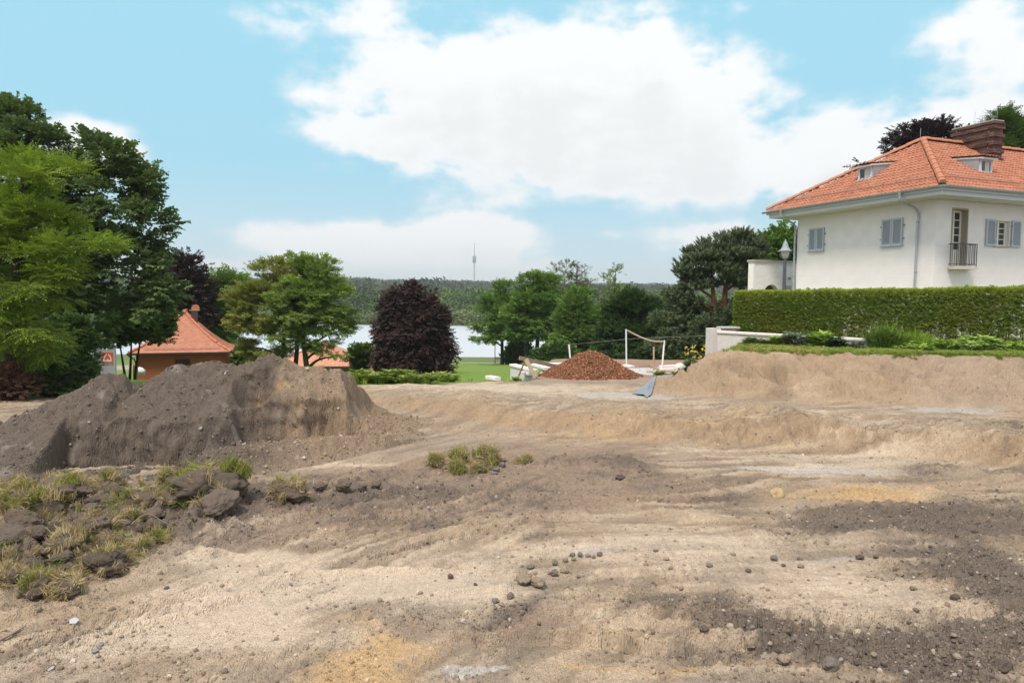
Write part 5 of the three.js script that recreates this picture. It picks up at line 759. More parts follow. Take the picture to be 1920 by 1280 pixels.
{
  const x0 = -13, x1 = -1.0, d0 = 10.3, d1 = 18.5, nx = 620, nz = 420, pos = [], col = [], uv = [], idx = [], live = new Uint8Array(nx * nz);
  for (let j = 0; j < nz; j++) for (let i = 0; i < nx; i++) {
    const x = mix(x0, x1, i / (nx - 1)), D = mix(d0, d1, j / (nz - 1)), h0 = heapHeight(x, D, false), st = h0 > 0.05 ? clamp((Math.abs(heapHeight(x, D + 0.05, false) - heapHeight(x, D - 0.05, false)) / 0.1 - 0.8) / 1.2) : 0, hh = mix(heapHeight(x, D), h0, st), g = groundHeight(x, -D, false);
    live[j * nx + i] = hh > -0.03 ? 1 : 0; const zz = -D + (st > 0 ? st * (0.13 * fbm(x * 2.6, hh * 3.4 + 3, 4) + 0.03 * n2(x * 12, hh * 13) + 0.02 * Math.abs(n2(x * 21, hh * 21))) : 0); pos.push(x, g + Math.max(hh, -0.06), zz); uv.push(x * 0.8, D * 0.8);
    const e = 0.4 * n2(x * 1.3, D * 1.3) + 0.3 * n2(x * 4, D * 4) + 0.18 * n2(x * 12, D * 12);
    let c = mix3(SOIL, SOILSAND, clamp(ss(-5.3, -3.9, x + 0.9 * e + 0.25 * (D - 14)) * 0.9)); c = mix3(c, COL.yellow, ss(0.5, 1, Math.exp(-((x + 4.75) ** 2) * 4 - ((D - 14.1) ** 2) * 7) + 0.25 * e) * 0.45);
    c = mix3(c, SOIL, ss(0.25, 0.6, fbm(x * 1.4 + 8, D * 1.4, 3)) * 0.5); c = mix3(c, COL.grey, clamp(ss(0.45, 0.8, n2(x * 3.5 + 9, D * 3.5)) * 0.25)); c = mix3(c, COL.sand, ss(0.25, 0.0, hh) * ss(-5, -3, x) * 0.7);
    const k = 1 + 0.12 * n2(x * 20, D * 20) + 0.1 * e; col.push(c[0] * k, c[1] * k, c[2] * k);
  }
  for (let j = 0; j < nz - 1; j++) for (let i = 0; i < nx - 1; i++) { const a = j * nx + i, b = a + nx; if (live[a] + live[a + 1] + live[b] + live[b + 1] === 0) continue; idx.push(a, a + 1, b, a + 1, b + 1, b); }
  const g = new THREE.BufferGeometry(); g.setAttribute('position', new THREE.Float32BufferAttribute(pos, 3)); g.setAttribute('color', new THREE.Float32BufferAttribute(col, 3)); g.setAttribute('uv', new THREE.Float32BufferAttribute(uv, 2)); g.setIndex(idx); g.computeVertexNormals();
  solo('soil_heap', g, groundMat, 'large dug heap of grey brown topsoil and sand left of centre', 'soil heap');
}
function surface(x, z) { const g = groundHeight(x, z, true), h = x < -1 && x > -13 && -z > 10.3 && -z < 18.5 ? heapHeight(x, -z) : -1; return h > 0 ? Math.max(g, groundHeight(x, z, false) + h) : g; }
// ---------------------------------------------------------------- clods, stones, crumbs
function rock(seed, sub, amp, sx, sy, sz, freq = 1.6) { const g = new THREE.IcosahedronGeometry(1, sub), p = g.attributes.position, r = rng(seed), o = r() * 50; for (let i = 0; i < p.count; i++) { const x = p.getX(i), y = p.getY(i), z = p.getZ(i), k = 1 + amp * n3(x * freq + o, y * freq, z * freq) + amp * 0.45 * n3(x * freq * 2.7, y * freq * 2.7 + o, z * freq * 2.7) + amp * 0.2 * n3(x * freq * 6, y * freq * 6 + o, z * freq * 6); p.setXYZ(i, x * k * sx, y * k * sy, z * k * sz); } g.computeVertexNormals(); const uv = g.attributes.uv; for (let i = 0; i < uv.count; i++) uv.setXY(i, p.getX(i) * 1.5, p.getZ(i) * 1.5 + p.getY(i)); return g; }
const smooth = (g) => { const m = new Map(), p = g.attributes.position, idx = [], pos = []; for (let i = 0; i < p.count; i++) { const k = [p.getX(i), p.getY(i), p.getZ(i)].map((v) => v.toFixed(5)).join(); if (!m.has(k)) { m.set(k, pos.length / 3); pos.push(p.getX(i), p.getY(i), p.getZ(i)); } idx.push(m.get(k)); } const o = new THREE.BufferGeometry(); o.setAttribute('position', new THREE.Float32BufferAttribute(pos, 3)); o.setAttribute('uv', new THREE.Float32BufferAttribute(pos.flatMap((_, i) => (i % 3 === 0 ? [pos[i] * 1.5, pos[i + 2] * 1.5 + pos[i + 1]] : [])), 2)); o.setIndex(idx); o.computeVertexNormals(); return o; };
const soilMat = (c) => new THREE.MeshStandardMaterial({ color: lin(...c), roughness: 0.95, map: rep(soilGrain, 2.2), bumpMap: rep(soilBump, 2.2), bumpScale: 0.022 });
const STONEM = { clod: soilMat([0.34, 0.27, 0.205]), dark: soilMat([0.12, 0.095, 0.08]), brown: soilMat([0.17, 0.13, 0.10]), pale: soilMat([0.50, 0.43, 0.33]), grey: soilMat([0.22, 0.19, 0.165]), yellow: soilMat([0.56, 0.43, 0.24]) };
function stone(name, label, cat, px, py, wpx, hpx, mat, seed, group, sub = 3) { // px, py: where its foot meets the ground
  const b = G(px, py), k = -b.z / FOCAL, w = wpx * k / 2, h = hpx * k / 2, d = w * 0.85, y = surface(b.x, b.z - d * 0.5);
  const m = solo(name, smooth(rock(seed, sub + 3, 0.42, w * 0.88, h * 0.85, d * 0.88, 1.3)), STONEM[mat], label, cat, group); m.position.set(b.x, y + h * 0.72, b.z - d * 0.6); m.rotation.y = seed; return m;
}
{
  const NTH = ['first', 'second', 'third', 'fourth', 'fifth', 'sixth', 'seventh', 'eighth', 'ninth', 'tenth', 'eleventh', 'twelfth'], byX = (L) => [...L].sort((a, b) => a[0] - b[0]).map((q, i) => [...q, NTH[i]]);
  const row = 'loose row of stones by the paired clods', rightG = 'stones lying in the dark soil at right', mid = 'pebbles on the sand at right of centre', three = 'clods beside the sod row';
  stone('soil_clod', 'large rounded clod, left of the joined pair in mid foreground', 'clod', 983, 1098, 38, 26, 'clod', 1); stone('soil_clod', 'large rounded clod, right of the joined pair in mid foreground', 'clod', 1010, 1104, 32, 24, 'clod', 2);
  stone('stone', 'grey round stone touching the right of the clod pair', 'stone', 1039, 1082, 18, 16, 'grey', 3);
  for (const [x, y, w, h, s, nth] of byX([[995, 1064, 18, 9, 4], [1040, 1063, 14, 14, 5], [1061, 1056, 12, 12, 6], [1074, 1046, 12, 10, 7], [1088, 1046, 13, 10, 8], [1103, 1047, 12, 9, 9], [1125, 1046, 12, 10, 10], [1114, 1050, 9, 7, 11], [1056, 1075, 12, 6, 12], [1064, 1076, 8, 8, 13], [1085, 1086, 10, 7, 14], [1076, 1053, 10, 9, 15]])) stone('stone', nth + ' small stone from the left in the loose row behind the paired clods', 'stone', x, y, w, h, s % 3 ? 'grey' : 'clod', s, row, 2);
  stone('soil_clod', 'single dark clod alone on the pale sand left of the pair', 'clod', 844, 1088, 13, 13, 'brown', 21); stone('stone', 'tiny dark pebble right of the lone clod on pale sand', 'stone', 891, 1101, 8, 7, 'brown', 22);
  stone('stone', 'angular grey stone, topmost of three below the clod pair', 'stone', 957, 1124, 17, 14, 'grey', 23); stone('stone', 'flat grey stone, left of three below the clod pair', 'stone', 929, 1132, 17, 10, 'grey', 24); stone('stone', 'grey stone, lowest of three below the clod pair', 'stone', 941, 1138, 13, 9, 'clod', 25);
  stone('stone', 'pale stone in the wheel track below the clod pair', 'stone', 1123, 1162, 19, 11, 'pale', 26); stone('stone', 'small stone at the edge of the pale sand bottom left of centre', 'stone', 712, 1140, 12, 9, 'clod', 27);
  stone('soil_clod', 'tallest of three bare clods right of the sods', 'clod', 641, 929, 34, 27, 'brown', 31, three); stone('soil_clod', 'middle of three bare clods right of the sods', 'clod', 678, 926, 20, 15, 'brown', 32, three); stone('soil_clod', 'rightmost of three bare clods right of the sods', 'clod', 704, 919, 23, 14, 'brown', 33, three);
  stone('soil_clod', 'lone dark clod on the sand right of the grass island', 'clod', 1163, 905, 22, 14, 'dark', 34);
  stone('rock', 'yellowish angular rock on the ochre sand at right', 'rock', 1461, 928, 30, 24, 'yellow', 35); stone('stone', 'pale pebble below the yellowish rock', 'stone', 1479, 970, 14, 9, 'pale', 36);
  stone('rock', 'round grey stone half sunk in dark soil at bottom right', 'rock', 1561, 1262, 32, 30, 'grey', 41); stone('rock', 'smooth dark stone in the bottom right corner', 'rock', 1888, 1270, 36, 28, 'dark', 42); stone('rock', 'flat pale stone cut by the bottom edge at right', 'rock', 1595, 1279, 40, 16, 'clod', 43); stone('rock', 'rough grey clod left of the round stone at bottom right', 'rock', 1472, 1248, 28, 20, 'clod', 44);
  stone('rock', 'pale angular stone in the dark soil right of centre bottom', 'rock', 1611, 1192, 22, 18, 'pale', 45); stone('stone', 'upright pale stone at the left end of the dark soil', 'stone', 1370, 1190, 16, 16, 'pale', 46); stone('stone', 'dark stone left of the upright pale stone', 'stone', 1322, 1194, 19, 14, 'brown', 47);
  stone('soil_clod', 'broken dark slab of soil at the right edge', 'clod', 1880, 1116, 30, 16, 'dark', 48); stone('soil_clod', 'dark clod left of the broken slab at right', 'clod', 1795, 1130, 20, 14, 'dark', 49);
  for (const [x, y, w, h, s, nth] of byX([[1540, 1172, 16, 12, 51], [1580, 1200, 18, 11, 52], [1555, 1192, 24, 12, 53], [1410, 1212, 22, 18, 54], [1600, 1230, 30, 16, 55], [1525, 1190, 14, 8, 56], [1660, 1205, 14, 9, 57], [1790, 1215, 16, 9, 58], [1720, 1160, 12, 8, 59], [1640, 1250, 14, 10, 60], [1760, 1255, 18, 10, 61], [1850, 1190, 16, 10, 62]])) stone('stone', nth + ' minor stone from the left in the dark soil at lower right', 'stone', x, y, w, h, s % 2 ? 'grey' : 'clod', s, rightG, 2);
  stone('stone', 'black pebble on the sand right of centre', 'stone', 1615, 1049, 19, 10, 'dark', 63); stone('stone', 'rounded grey pebble right of the row of stones', 'stone', 1453, 1051, 17, 11, 'grey', 64);
  for (const [x, y, w, h, s, nth] of byX([[1502, 1048, 14, 8, 71], [1503, 1064, 14, 8, 72], [1404, 1074, 14, 8, 73], [1332, 1066, 16, 7, 74], [1376, 1042, 12, 6, 75], [1645, 1048, 14, 8, 76], [1742, 1036, 10, 6, 77], [1690, 1078, 16, 8, 78], [1470, 1062, 9, 6, 79], [1715, 1108, 16, 7, 80], [1250, 1055, 12, 6, 81], [1230, 1040, 10, 6, 82]])) stone('stone', nth + ' small pebble from the left scattered on the sand at right', 'stone', x, y, w, h, ['clod', 'brown', 'grey'][s % 3], s, mid, 2);
}
{
  // crumbs of soil over the whole site
  const geos = [1, 2, 3].map((s) => rock(s + 500, 0, 0.35, 1, 0.72, 0.9)), mat = new THREE.MeshStandardMaterial({ color: 0xffffff, roughness: 0.96 }), r = rng(4242), items = [];
  const add = (x, z, s, c) => items.push([V(x, surface(x, z) + s * 0.25, z), new THREE.Quaternion().setFromEuler(new THREE.Euler(r() * 6, r() * 6, r() * 6)), s, c]);
  for (let i = 0; i < 150000; i++) {
    const D = 5 / (1 - r() * 0.8), x = (r() * 2 - 1) * (D * 0.78 + 0.6), z = -D; if (D > 24 || siteMask(x, D) < 0.5 || bankDepth(x, D) > 2.2) continue;
    const dark = clamp(sumPatch(DARK, x, z)), pale = clamp(sumPatch(PALE, x, z)), cl = n2(x * 1.3 + 50, z * 1.3) + 0.6 * n2(x * 4, z * 4);
    const bs = bankDepth(x, D), sd = D - polyY(STEP, x), foot = (bs > -0.7 && bs < 0.4 ? 0.35 : 0) + (sd > -0.6 && sd < 0.3 ? 0.3 : 0); if (r() > 0.10 + 0.55 * dark - 0.06 * pale + 0.32 * cl + foot) continue;
    const s = 0.0038 * Math.pow(r() * 0.99 + 0.01, -0.5) * (1 + 0.4 * dark) * mix(1, 1.4, ss(8, 18, D)); if (s > 0.035) continue;
    const g = groundColor(x, z), k = 0.6 + 0.55 * r(), b = mix3(g, r() < 0.8 ? COL.dark : r() < 0.6 ? COL.grey : COL.pale, 0.45); add(x, z, s, [b[0] * k, b[1] * k, b[2] * k]);
  }
  for (let i = 0; i < 5200; i++) { const D = 5 / (1 - r() * 0.75), x = (r() * 2 - 1) * (D * 0.76 + 0.5), z = -D; if (siteMask(x, D) < 0.5 || bankDepth(x, D) > 0.2) continue; const dark = clamp(sumPatch(DARK, x, z) + 0.6 * sumPatch(BROWN, x, z)); if (r() > 0.06 + 0.3 * dark + 0.25 * n2(x * 1.1 + 70, z * 1.1)) continue; const s = 0.014 + 0.02 * r() * r(), k = 0.7 + 0.5 * r(), b = mix3(groundColor(x, z), COL.dark, 0.55); add(x, z, s, [b[0] * k, b[1] * k, b[2] * k]); }
  for (let i = 0; i < 62000; i++) { const x = -12 + r() * 11, D = 10.5 + r() * 7, h = heapHeight(x, D); if (h < 0.01 || r() > 0.35 + 0.6 * n2(x * 1.7, D * 1.7) + 0.35 * ss(0.6, 0.1, h)) continue; const s = 0.006 * Math.pow(r() * 0.985 + 0.015, -0.5), k = 0.7 + 0.55 * r(), c = mix3(mix3(SOIL, SOILSAND, ss(-5.3, -3.9, x)), COL.grey, r() < 0.05 ? 0.6 : 0.02); add(x, -D, Math.min(s, 0.045), [c[0] * k, c[1] * k, c[2] * k]); }
  const g = new THREE.Group(); g.name = 'soil_crumbs'; g.userData = { kind: 'stuff', label: 'crumbs of soil and gravel strewn over the bare ground', category: 'soil crumbs' }; scene.add(g); scatter('crumbs', geos, mat, items, g); console.log('crumbs', items.length);
}
// ---------------------------------------------------------------- grass sods
const sodGeos = [0, 1, 2, 3, 4].map((s) => { const r = rng(700 + s), L = []; for (let i = 0; i < 6; i++) { const a = r() * 6.28, q = i ? 0.3 + 0.35 * r() : 0, k = i ? 0.4 + 0.3 * r() : 0.72; L.push(smooth(rock(710 + s * 7 + i, 7, 0.34, k, k * (0.85 + 0.3 * r()), k, 1.7)).translate(Math.cos(a) * q, (r() - 0.4) * 0.5, Math.sin(a) * q)); } return merge(L); }), SODM = [soilMat([0.165, 0.128, 0.102]), soilMat([0.225, 0.178, 0.142]), soilMat([0.2, 0.15, 0.115])];
const sodTuft = [tuftGeo(31, 30, 0.5), tuftGeo(32, 30, 0.6), tuftGeo(33, 34, 0.5)];
function sod(label, px, py, wpx, hpx, look, seed, group, lift = 0) {
  const r = rng(seed * 13 + 5), b = G(px, py), k = -b.z / FOCAL, w = wpx * k / 2 * (look === 'bare' ? 0.7 : 0.9), h = Math.max(hpx * k / 2 * 0.7, w * 0.58), d = w * (0.75 + 0.3 * r()), y = surface(b.x, b.z) + lift, t = thing('grass_sod', label, 'sod', [b.x, y, b.z - d * 0.5], (r() - 0.5) * 1.2, group);
  const m = part('clod', sodGeos[seed % 5], SODM[seed % 3], t); m.scale.set(w, h, d); m.position.y = h * 0.55; m.rotation.set((r() - 0.5) * 0.5, r() * 6, (r() - 0.5) * 0.5);
  if (look === 'bare') return t;
  const n = look === 'lush' ? 24 : 13, items = [], straw = [[0.33, 0.26, 0.13], [0.54, 0.45, 0.26]], green = [[0.19, 0.22, 0.04], [0.33, 0.33, 0.08]];
  const lean = r() * 6.28;
  for (let i = 0; i < n; i++) { const a = r() * 6.283, q = Math.sqrt(r()), u = Math.cos(a) * q, v = Math.sin(a) * q, yy = h * (0.55 + 0.95 * Math.sqrt(Math.max(0.05, 1 - q * q * 0.9))) - 0.02, dry = look === 'straw' ? 0.95 : look === 'mixed' ? 0.72 : 0.45, c = r() < dry ? mix3(straw[0], straw[1], r()) : mix3(green[0], green[1], r()), s = (0.09 + 0.15 * r()) * (look === 'lush' ? 1.2 : 1) * (0.55 + w * 1.5); items.push([V(u * w * 0.95, yy, v * d * 0.95), new THREE.Quaternion().setFromEuler(new THREE.Euler(v * 1.2 + 0.75 * Math.cos(lean) + (r() - 0.5) * 0.8, r() * 6.28, -u * 1.2 + 0.75 * Math.sin(lean) + (r() - 0.5) * 0.8)), V(s, s, s), c]); }
  for (let i = 0; i < 14; i++) { const a = r() * 6.283, s = 0.09 + 0.1 * r(), c = mix3(straw[0], straw[1], r()); items.push([V(Math.cos(a) * w * 0.92, h * (0.3 + 0.5 * r()), Math.sin(a) * d * 0.92), new THREE.Quaternion().setFromEuler(new THREE.Euler(Math.sin(a) * 1.7, r() * 6, -Math.cos(a) * 1.7)), s, c]); }
  scatter('grass', sodTuft, leafMat, items, t); return t;
}
{
  const heap = 'sods in the heap at lower left';
  for (const [label, x, y, w, h, look, s] of [
    ['dark overturned sod with matted grass at the bottom left corner', 62, 1122, 74, 58, 'mixed', 1], ['straw covered sod right of the bottom left corner sod', 112, 1120, 76, 56, 'straw', 2], ['green edged sod on the heap rim above the pale sand', 182, 1085, 100, 46, 'mixed', 3], ['big bare dark clod at the left picture edge', 22, 1050, 120, 70, 'bare', 4],
    ['upper bare dark clod at the left edge of the sod heap', 40, 1020, 100, 50, 'bare', 5], ['round sod with straw crest on the right rim of the heap', 205, 1040, 70, 36, 'straw', 6], ['small dark sod at the right tip of the heap rim', 262, 1042, 50, 36, 'mixed', 7], ['tall green tussock in the middle of the sod heap', 130, 972, 76, 50, 'lush', 8], ['pale grassy tussock near the left edge of the heap', 62, 990, 90, 55, 'lush', 9], ['dry grey grass clump at the heap centre', 165, 1025, 90, 50, 'straw', 10],
    ['large smooth bare clod behind the dry clump', 190, 972, 76, 50, 'bare', 11], ['smooth bare clod stacked behind the large bare clod', 205, 948, 60, 34, 'bare', 12], ['green sod at the top edge of the heap below the soil', 200, 928, 52, 26, 'lush', 13], ['sod with brown roots beside the white tuft', 252, 975, 66, 40, 'mixed', 14], ['wide grassy sod, largest of the right hand cluster', 385, 965, 150, 62, 'lush', 15], ['dark clod under the wide grassy sod', 400, 985, 120, 36, 'bare', 16], ['sod left of the wide grassy sod with hanging roots', 318, 975, 70, 50, 'mixed', 17], ['yellow green sod behind the wide grassy sod', 315, 925, 64, 26, 'lush', 18], ['bare clod in front of the wide grassy sod', 285, 990, 60, 34, 'bare', 19],
    ['grassy sod lying apart right of the cluster', 540, 950, 80, 46, 'mixed', 20], ['dark clod on top of the sod lying apart', 520, 930, 60, 34, 'bare', 21], ['flat brown clod between the sod apart and the bare clods', 598, 925, 40, 18, 'bare', 22], ['yellowish sod at the upper left of the heap', 25, 928, 60, 30, 'mixed', 23], ['dark clod at the upper left edge of the heap', 40, 918, 70, 40, 'bare', 24], ['low flat green sod at the front tip of the heap', 232, 1008, 70, 24, 'mixed', 25], ['flat dark clod with a twig over it', 285, 1012, 70, 20, 'bare', 26],
    ['green sod at the left edge below the yellowish sod', 15, 965, 80, 36, 'lush', 27], ['brown sod behind the tall green tussock', 105, 935, 80, 40, 'mixed', 28], ['straw sod at the left bottom edge', 5, 1110, 60, 40, 'straw', 29], ['dark sod between the bare clod and the rim sods', 110, 1060, 90, 44, 'straw', 30], ['brown clod behind the round straw sod', 250, 1000, 50, 30, 'bare', 31], ['small green sod at the right of the heap tip', 302, 1024, 30, 16, 'lush', 32]]) sod(label, x, y, w, h, look, s, heap);
  { const r = rng(321); for (let i = 0; i < 60; i++) { const px = r() * 330 - 10, py = 915 + r() * 190; if (py > 1105 - Math.max(0, px - 60) * 0.42) continue; sod('dark lumpy clod between the grass sods at lower left', px, py, 24 + 34 * r(), 18 + 14 * r(), 'bare', 200 + i, 'loose clods in the sod heap'); } }
  const isl = 'sods of the small grass island in the middle';
  for (const [label, x, y, w, h, look, s] of [['tall bright green tuft, back of the grass island', 858, 872, 46, 24, 'lush', 41], ['mossy sod, front of the grass island', 857, 889, 36, 20, 'lush', 42], ['yellow green sod, left end of the grass island', 818, 880, 34, 14, 'lush', 43], ['flat green sod, right end of the grass island', 908, 876, 64, 16, 'lush', 44], ['dry sod between front and right of the grass island', 895, 886, 36, 16, 'mixed', 45], ['tiny green tuft standing apart right of the grass island', 986, 872, 20, 12, 'lush', 46]]) sod(label, x, y, w, h, look, s, isl);
  let isleN = 0; for (const [x, y, s] of [[833, 884, 6], [920, 882, 1], [930, 886, 2], [941, 878, 3], [926, 890, 4], [944, 872, 5]]) stone('stone', ['grey stone at the left foot of the small grass island', 'leftmost stone in the pile right of the grass island', 'front stone in the pile right of the grass island, second row', 'rightmost low stone in the pile beside the grass island', 'nearest stone in the pile right of the grass island', 'farthest stone in the pile right of the grass island'][isleN++], 'stone', x, y, 16, 10, 'grey', 90 + s, 'stones by the grass island', 2);
  // loose grass and roots between the sods
  const r = rng(99), items = [];
  for (let i = 0; i < 380; i++) { const px = r() * 470 - 20, py = 905 + r() * 215; if (py > 1125 - Math.max(0, px - 60) * 0.42 && px < 300) continue; if (px > 300 && (py > 990 || py < 920)) continue; const b = G(px, py), s = 0.07 + 0.15 * r(), c = r() < 0.55 ? mix3([0.32, 0.25, 0.12], [0.44, 0.36, 0.18], r()) : mix3([0.13, 0.19, 0.03], [0.22, 0.27, 0.06], r()); items.push([V(b.x, surface(b.x, b.z) - 0.01, b.z), new THREE.Quaternion().setFromEuler(new THREE.Euler((r() - 0.5) * 1.4, r() * 6, (r() - 0.5) * 1.4)), s, c]); }
  const g = new THREE.Group(); g.name = 'loose_grass'; g.userData = { kind: 'stuff', label: 'loose dry grass and roots between the sods', category: 'grass' }; scene.add(g); scatter('tufts', sodTuft, leafMat, items, g);
}
// twigs and slate chips
{
  const tw = std(lin(0.24, 0.19, 0.14), 0.9), stick = (label, pts, rad) => { const q = pts.map(([x, y, dy]) => { const p = G(x, y); p.y = surface(p.x, p.z) + dy; return p; }); solo('stick', tube(q, rad, rad * 0.55, 6, 10), tw, label, 'stick'); };
  stick('dark stick on the sand at the left edge', [[-8, 1200, 0.02], [20, 1188, 0.03], [48, 1172, 0.03]], 0.014); stick('thin pale twig on the sand below the corner sods', [[45, 1150, 0.012], [70, 1142, 0.02], [85, 1135, 0.01]], 0.005); stick('curved pale twig lying on the sods', [[245, 1012, 0.05], [275, 1002, 0.12], [312, 1000, 0.04]], 0.008); stick('thin root sticking out at the sand edge', [[405, 1028, 0.02], [425, 1035, 0.02], [447, 1037, 0.015]], 0.005);
  const chip = (label, x, y, w, h, a, c) => { const p = G(x, y), k = -p.z / FOCAL; const g = new THREE.CylinderGeometry(w * k / 2, w * k / 2.2, 0.012, 5).scale(1, 1, 1.1 * h / w * 2); const m = solo('slate_chip', g, std(lin(...c), 0.7), label, 'slate chip'); m.position.set(p.x, surface(p.x, p.z) + 0.012, p.z); m.rotation.set(0.12, a, 0.1); };
  chip('blue grey slate shard on the sand at lower left', 138, 1165, 18, 12, 0.8, [0.36, 0.38, 0.41]); chip('dark slate chip on the pale sand above the wheel marks', 312, 1101, 11, 5, 0.2, [0.06, 0.07, 0.08]); chip('grey slate chip near the bottom left corner', 178, 1226, 14, 5, 0.4, [0.17, 0.18, 0.19]); chip('thin bluish chip at the bottom left', 95, 1252, 16, 4, 1.2, [0.3, 0.3, 0.32]);
}
// ---------------------------------------------------------------- heap of wood chips
{
  const cx = P(1112, 700, 26.9).x, cz = -26.9, H = 1.0, R = 1.86, t = thing('wood_chip_heap', 'conical heap of reddish brown wood chips on the sand', 'chip heap', [cx, 0, cz]), r = rng(17);
  const hh = (x, z) => { const q = Math.hypot(x + 0.12, z / 0.8) / R * (1 + 0.07 * n2(x * 1.2 + 5, z * 1.2)); return q > 1.05 ? -0.06 : H * (Math.pow(Math.max(0, 1 - q), 0.92) * 0.82 + 0.18 * ss(1, 0, q)) * (1 + 0.05 * n2(x * 3, z * 3)) + 0.02 * n2(x * 9, z * 9) - 0.08 * ss(0.25, 0, q); };
  const n = 120, pos = [], col = [], idx = []; for (let j = 0; j < n; j++) for (let i = 0; i < n; i++) { const x = (i / (n - 1) * 2 - 1) * R * 1.1, z = (j / (n - 1) * 2 - 1) * R * 0.95; pos.push(x, groundHeight(cx + x, cz + z, false) + hh(x, z), z); const low = ss(0.14, 0.02, hh(x, z)); const c = mix3([0.13, 0.055, 0.028], [0.26, 0.19, 0.14], low * 0.7); col.push(...c); }
  for (let j = 0; j < n - 1; j++) for (let i = 0; i < n - 1; i++) { const a = j * n + i, b = a + n; idx.push(a, b, a + 1, a + 1, b, b + 1); }
  const g = new THREE.BufferGeometry(); g.setAttribute('position', new THREE.Float32BufferAttribute(pos, 3)); g.setAttribute('color', new THREE.Float32BufferAttribute(col, 3)); g.setAttribute('uv', new THREE.Float32BufferAttribute(new Float32Array(n * n * 2), 2)); g.setIndex(idx); g.computeVertexNormals(); part('mound', g, new THREE.MeshStandardMaterial({ vertexColors: true, roughness: 0.95 }), t);
  const items = []; for (let i = 0; i < 17000; i++) { const a = r() * 6.283, q = Math.sqrt(r()) * 1.06, x = Math.cos(a) * q * R - 0.12, z = Math.sin(a) * q * R * 0.8, h = hh(x, z); if (h < -0.02) continue; const k = 0.7 + 0.7 * r(), c = r() < 0.1 ? [0.42, 0.24, 0.13] : mix3([0.10, 0.04, 0.02], [0.25, 0.105, 0.052], r()); items.push([V(x, groundHeight(cx + x, cz + z, false) + h + 0.01, z), new THREE.Quaternion().setFromEuler(new THREE.Euler((r() - 0.5) * 1.8, r() * 6.28, (r() - 0.5) * 1.8)), V(0.05 + 0.07 * r(), 0.012 + 0.01 * r(), 0.02 + 0.025 * r()), [c[0] * k, c[1] * k, c[2] * k]]); }
  scatter('chips', [new THREE.BoxGeometry(1, 1, 1)], new THREE.MeshStandardMaterial({ color: 0xffffff, roughness: 0.9 }), items, t);
}
// ---------------------------------------------------------------- building site things in the middle distance
const woodTex = grain(256, (u, v) => 0.82 + 0.1 * tn(u, v * 0.2 - Math.floor(v * 0.2), 26) + 0.08 * tn(u, v, 50, 3), true);
const woodM = (c) => new THREE.MeshStandardMaterial({ color: lin(...c), roughness: 0.85, map: rep(woodTex, 4, 0.8) });
const WOOD = { pale: woodM([0.62, 0.50, 0.37]), grey: woodM([0.45, 0.36, 0.28]), red: woodM([0.42, 0.2, 0.12]), white: std(lin(0.8, 0.8, 0.79), 0.6) };
const concM = new THREE.MeshStandardMaterial({ color: lin(0.66, 0.65, 0.64), roughness: 0.9, map: rep(soilGrain, 1) }), kerbM = new THREE.MeshStandardMaterial({ color: lin(0.76, 0.75, 0.74), roughness: 0.85, map: rep(soilGrain, 1) }), greenTape = std(lin(0.05, 0.42, 0.22), 0.6);
const gy = (p) => { p.y = groundHeight(p.x, p.z); return p; };
{
  // trestle of planks
  const t = thing('plank_trestle', 'long plank resting on two slanted plank legs left of the chip heap', 'trestle'), D = 25.7;
  const a = P(974, 671, D), b = P(1066, 692, D + 2.2), l1 = P(985, 674, D + 0.02), f1 = P(973, 704, D + 0.1), l2 = P(986, 673, D - 0.08), f2 = P(1004, 707, D - 0.25);
  part('long_plank', between(beam(0.035, 0.14, a.distanceTo(b), 0.005), a, b), WOOD.grey, t); part('leg', between(beam(0.1, 0.035, l1.distanceTo(f1), 0.005), l1, f1), WOOD.red, t); part('leg', between(beam(0.035, 0.15, l2.distanceTo(f2), 0.005), l2, f2), WOOD.pale, t);
  const m1 = a.clone().lerp(b, 0.72), m2 = a.clone().lerp(b, 0.77); part('tape', between(beam(0.045, 0.15, m1.distanceTo(m2), 0.004), m1, m2), greenTape, t);
  const pk = P(1006, 694, D - 0.2), pf = gy(P(1006, 708, D - 0.2)); part('peg', between(beam(0.05, 0.05, pk.distanceTo(pf) + 0.1, 0.004), pk, pf.clone().setY(pf.y - 0.1)), WOOD.pale, t);
}
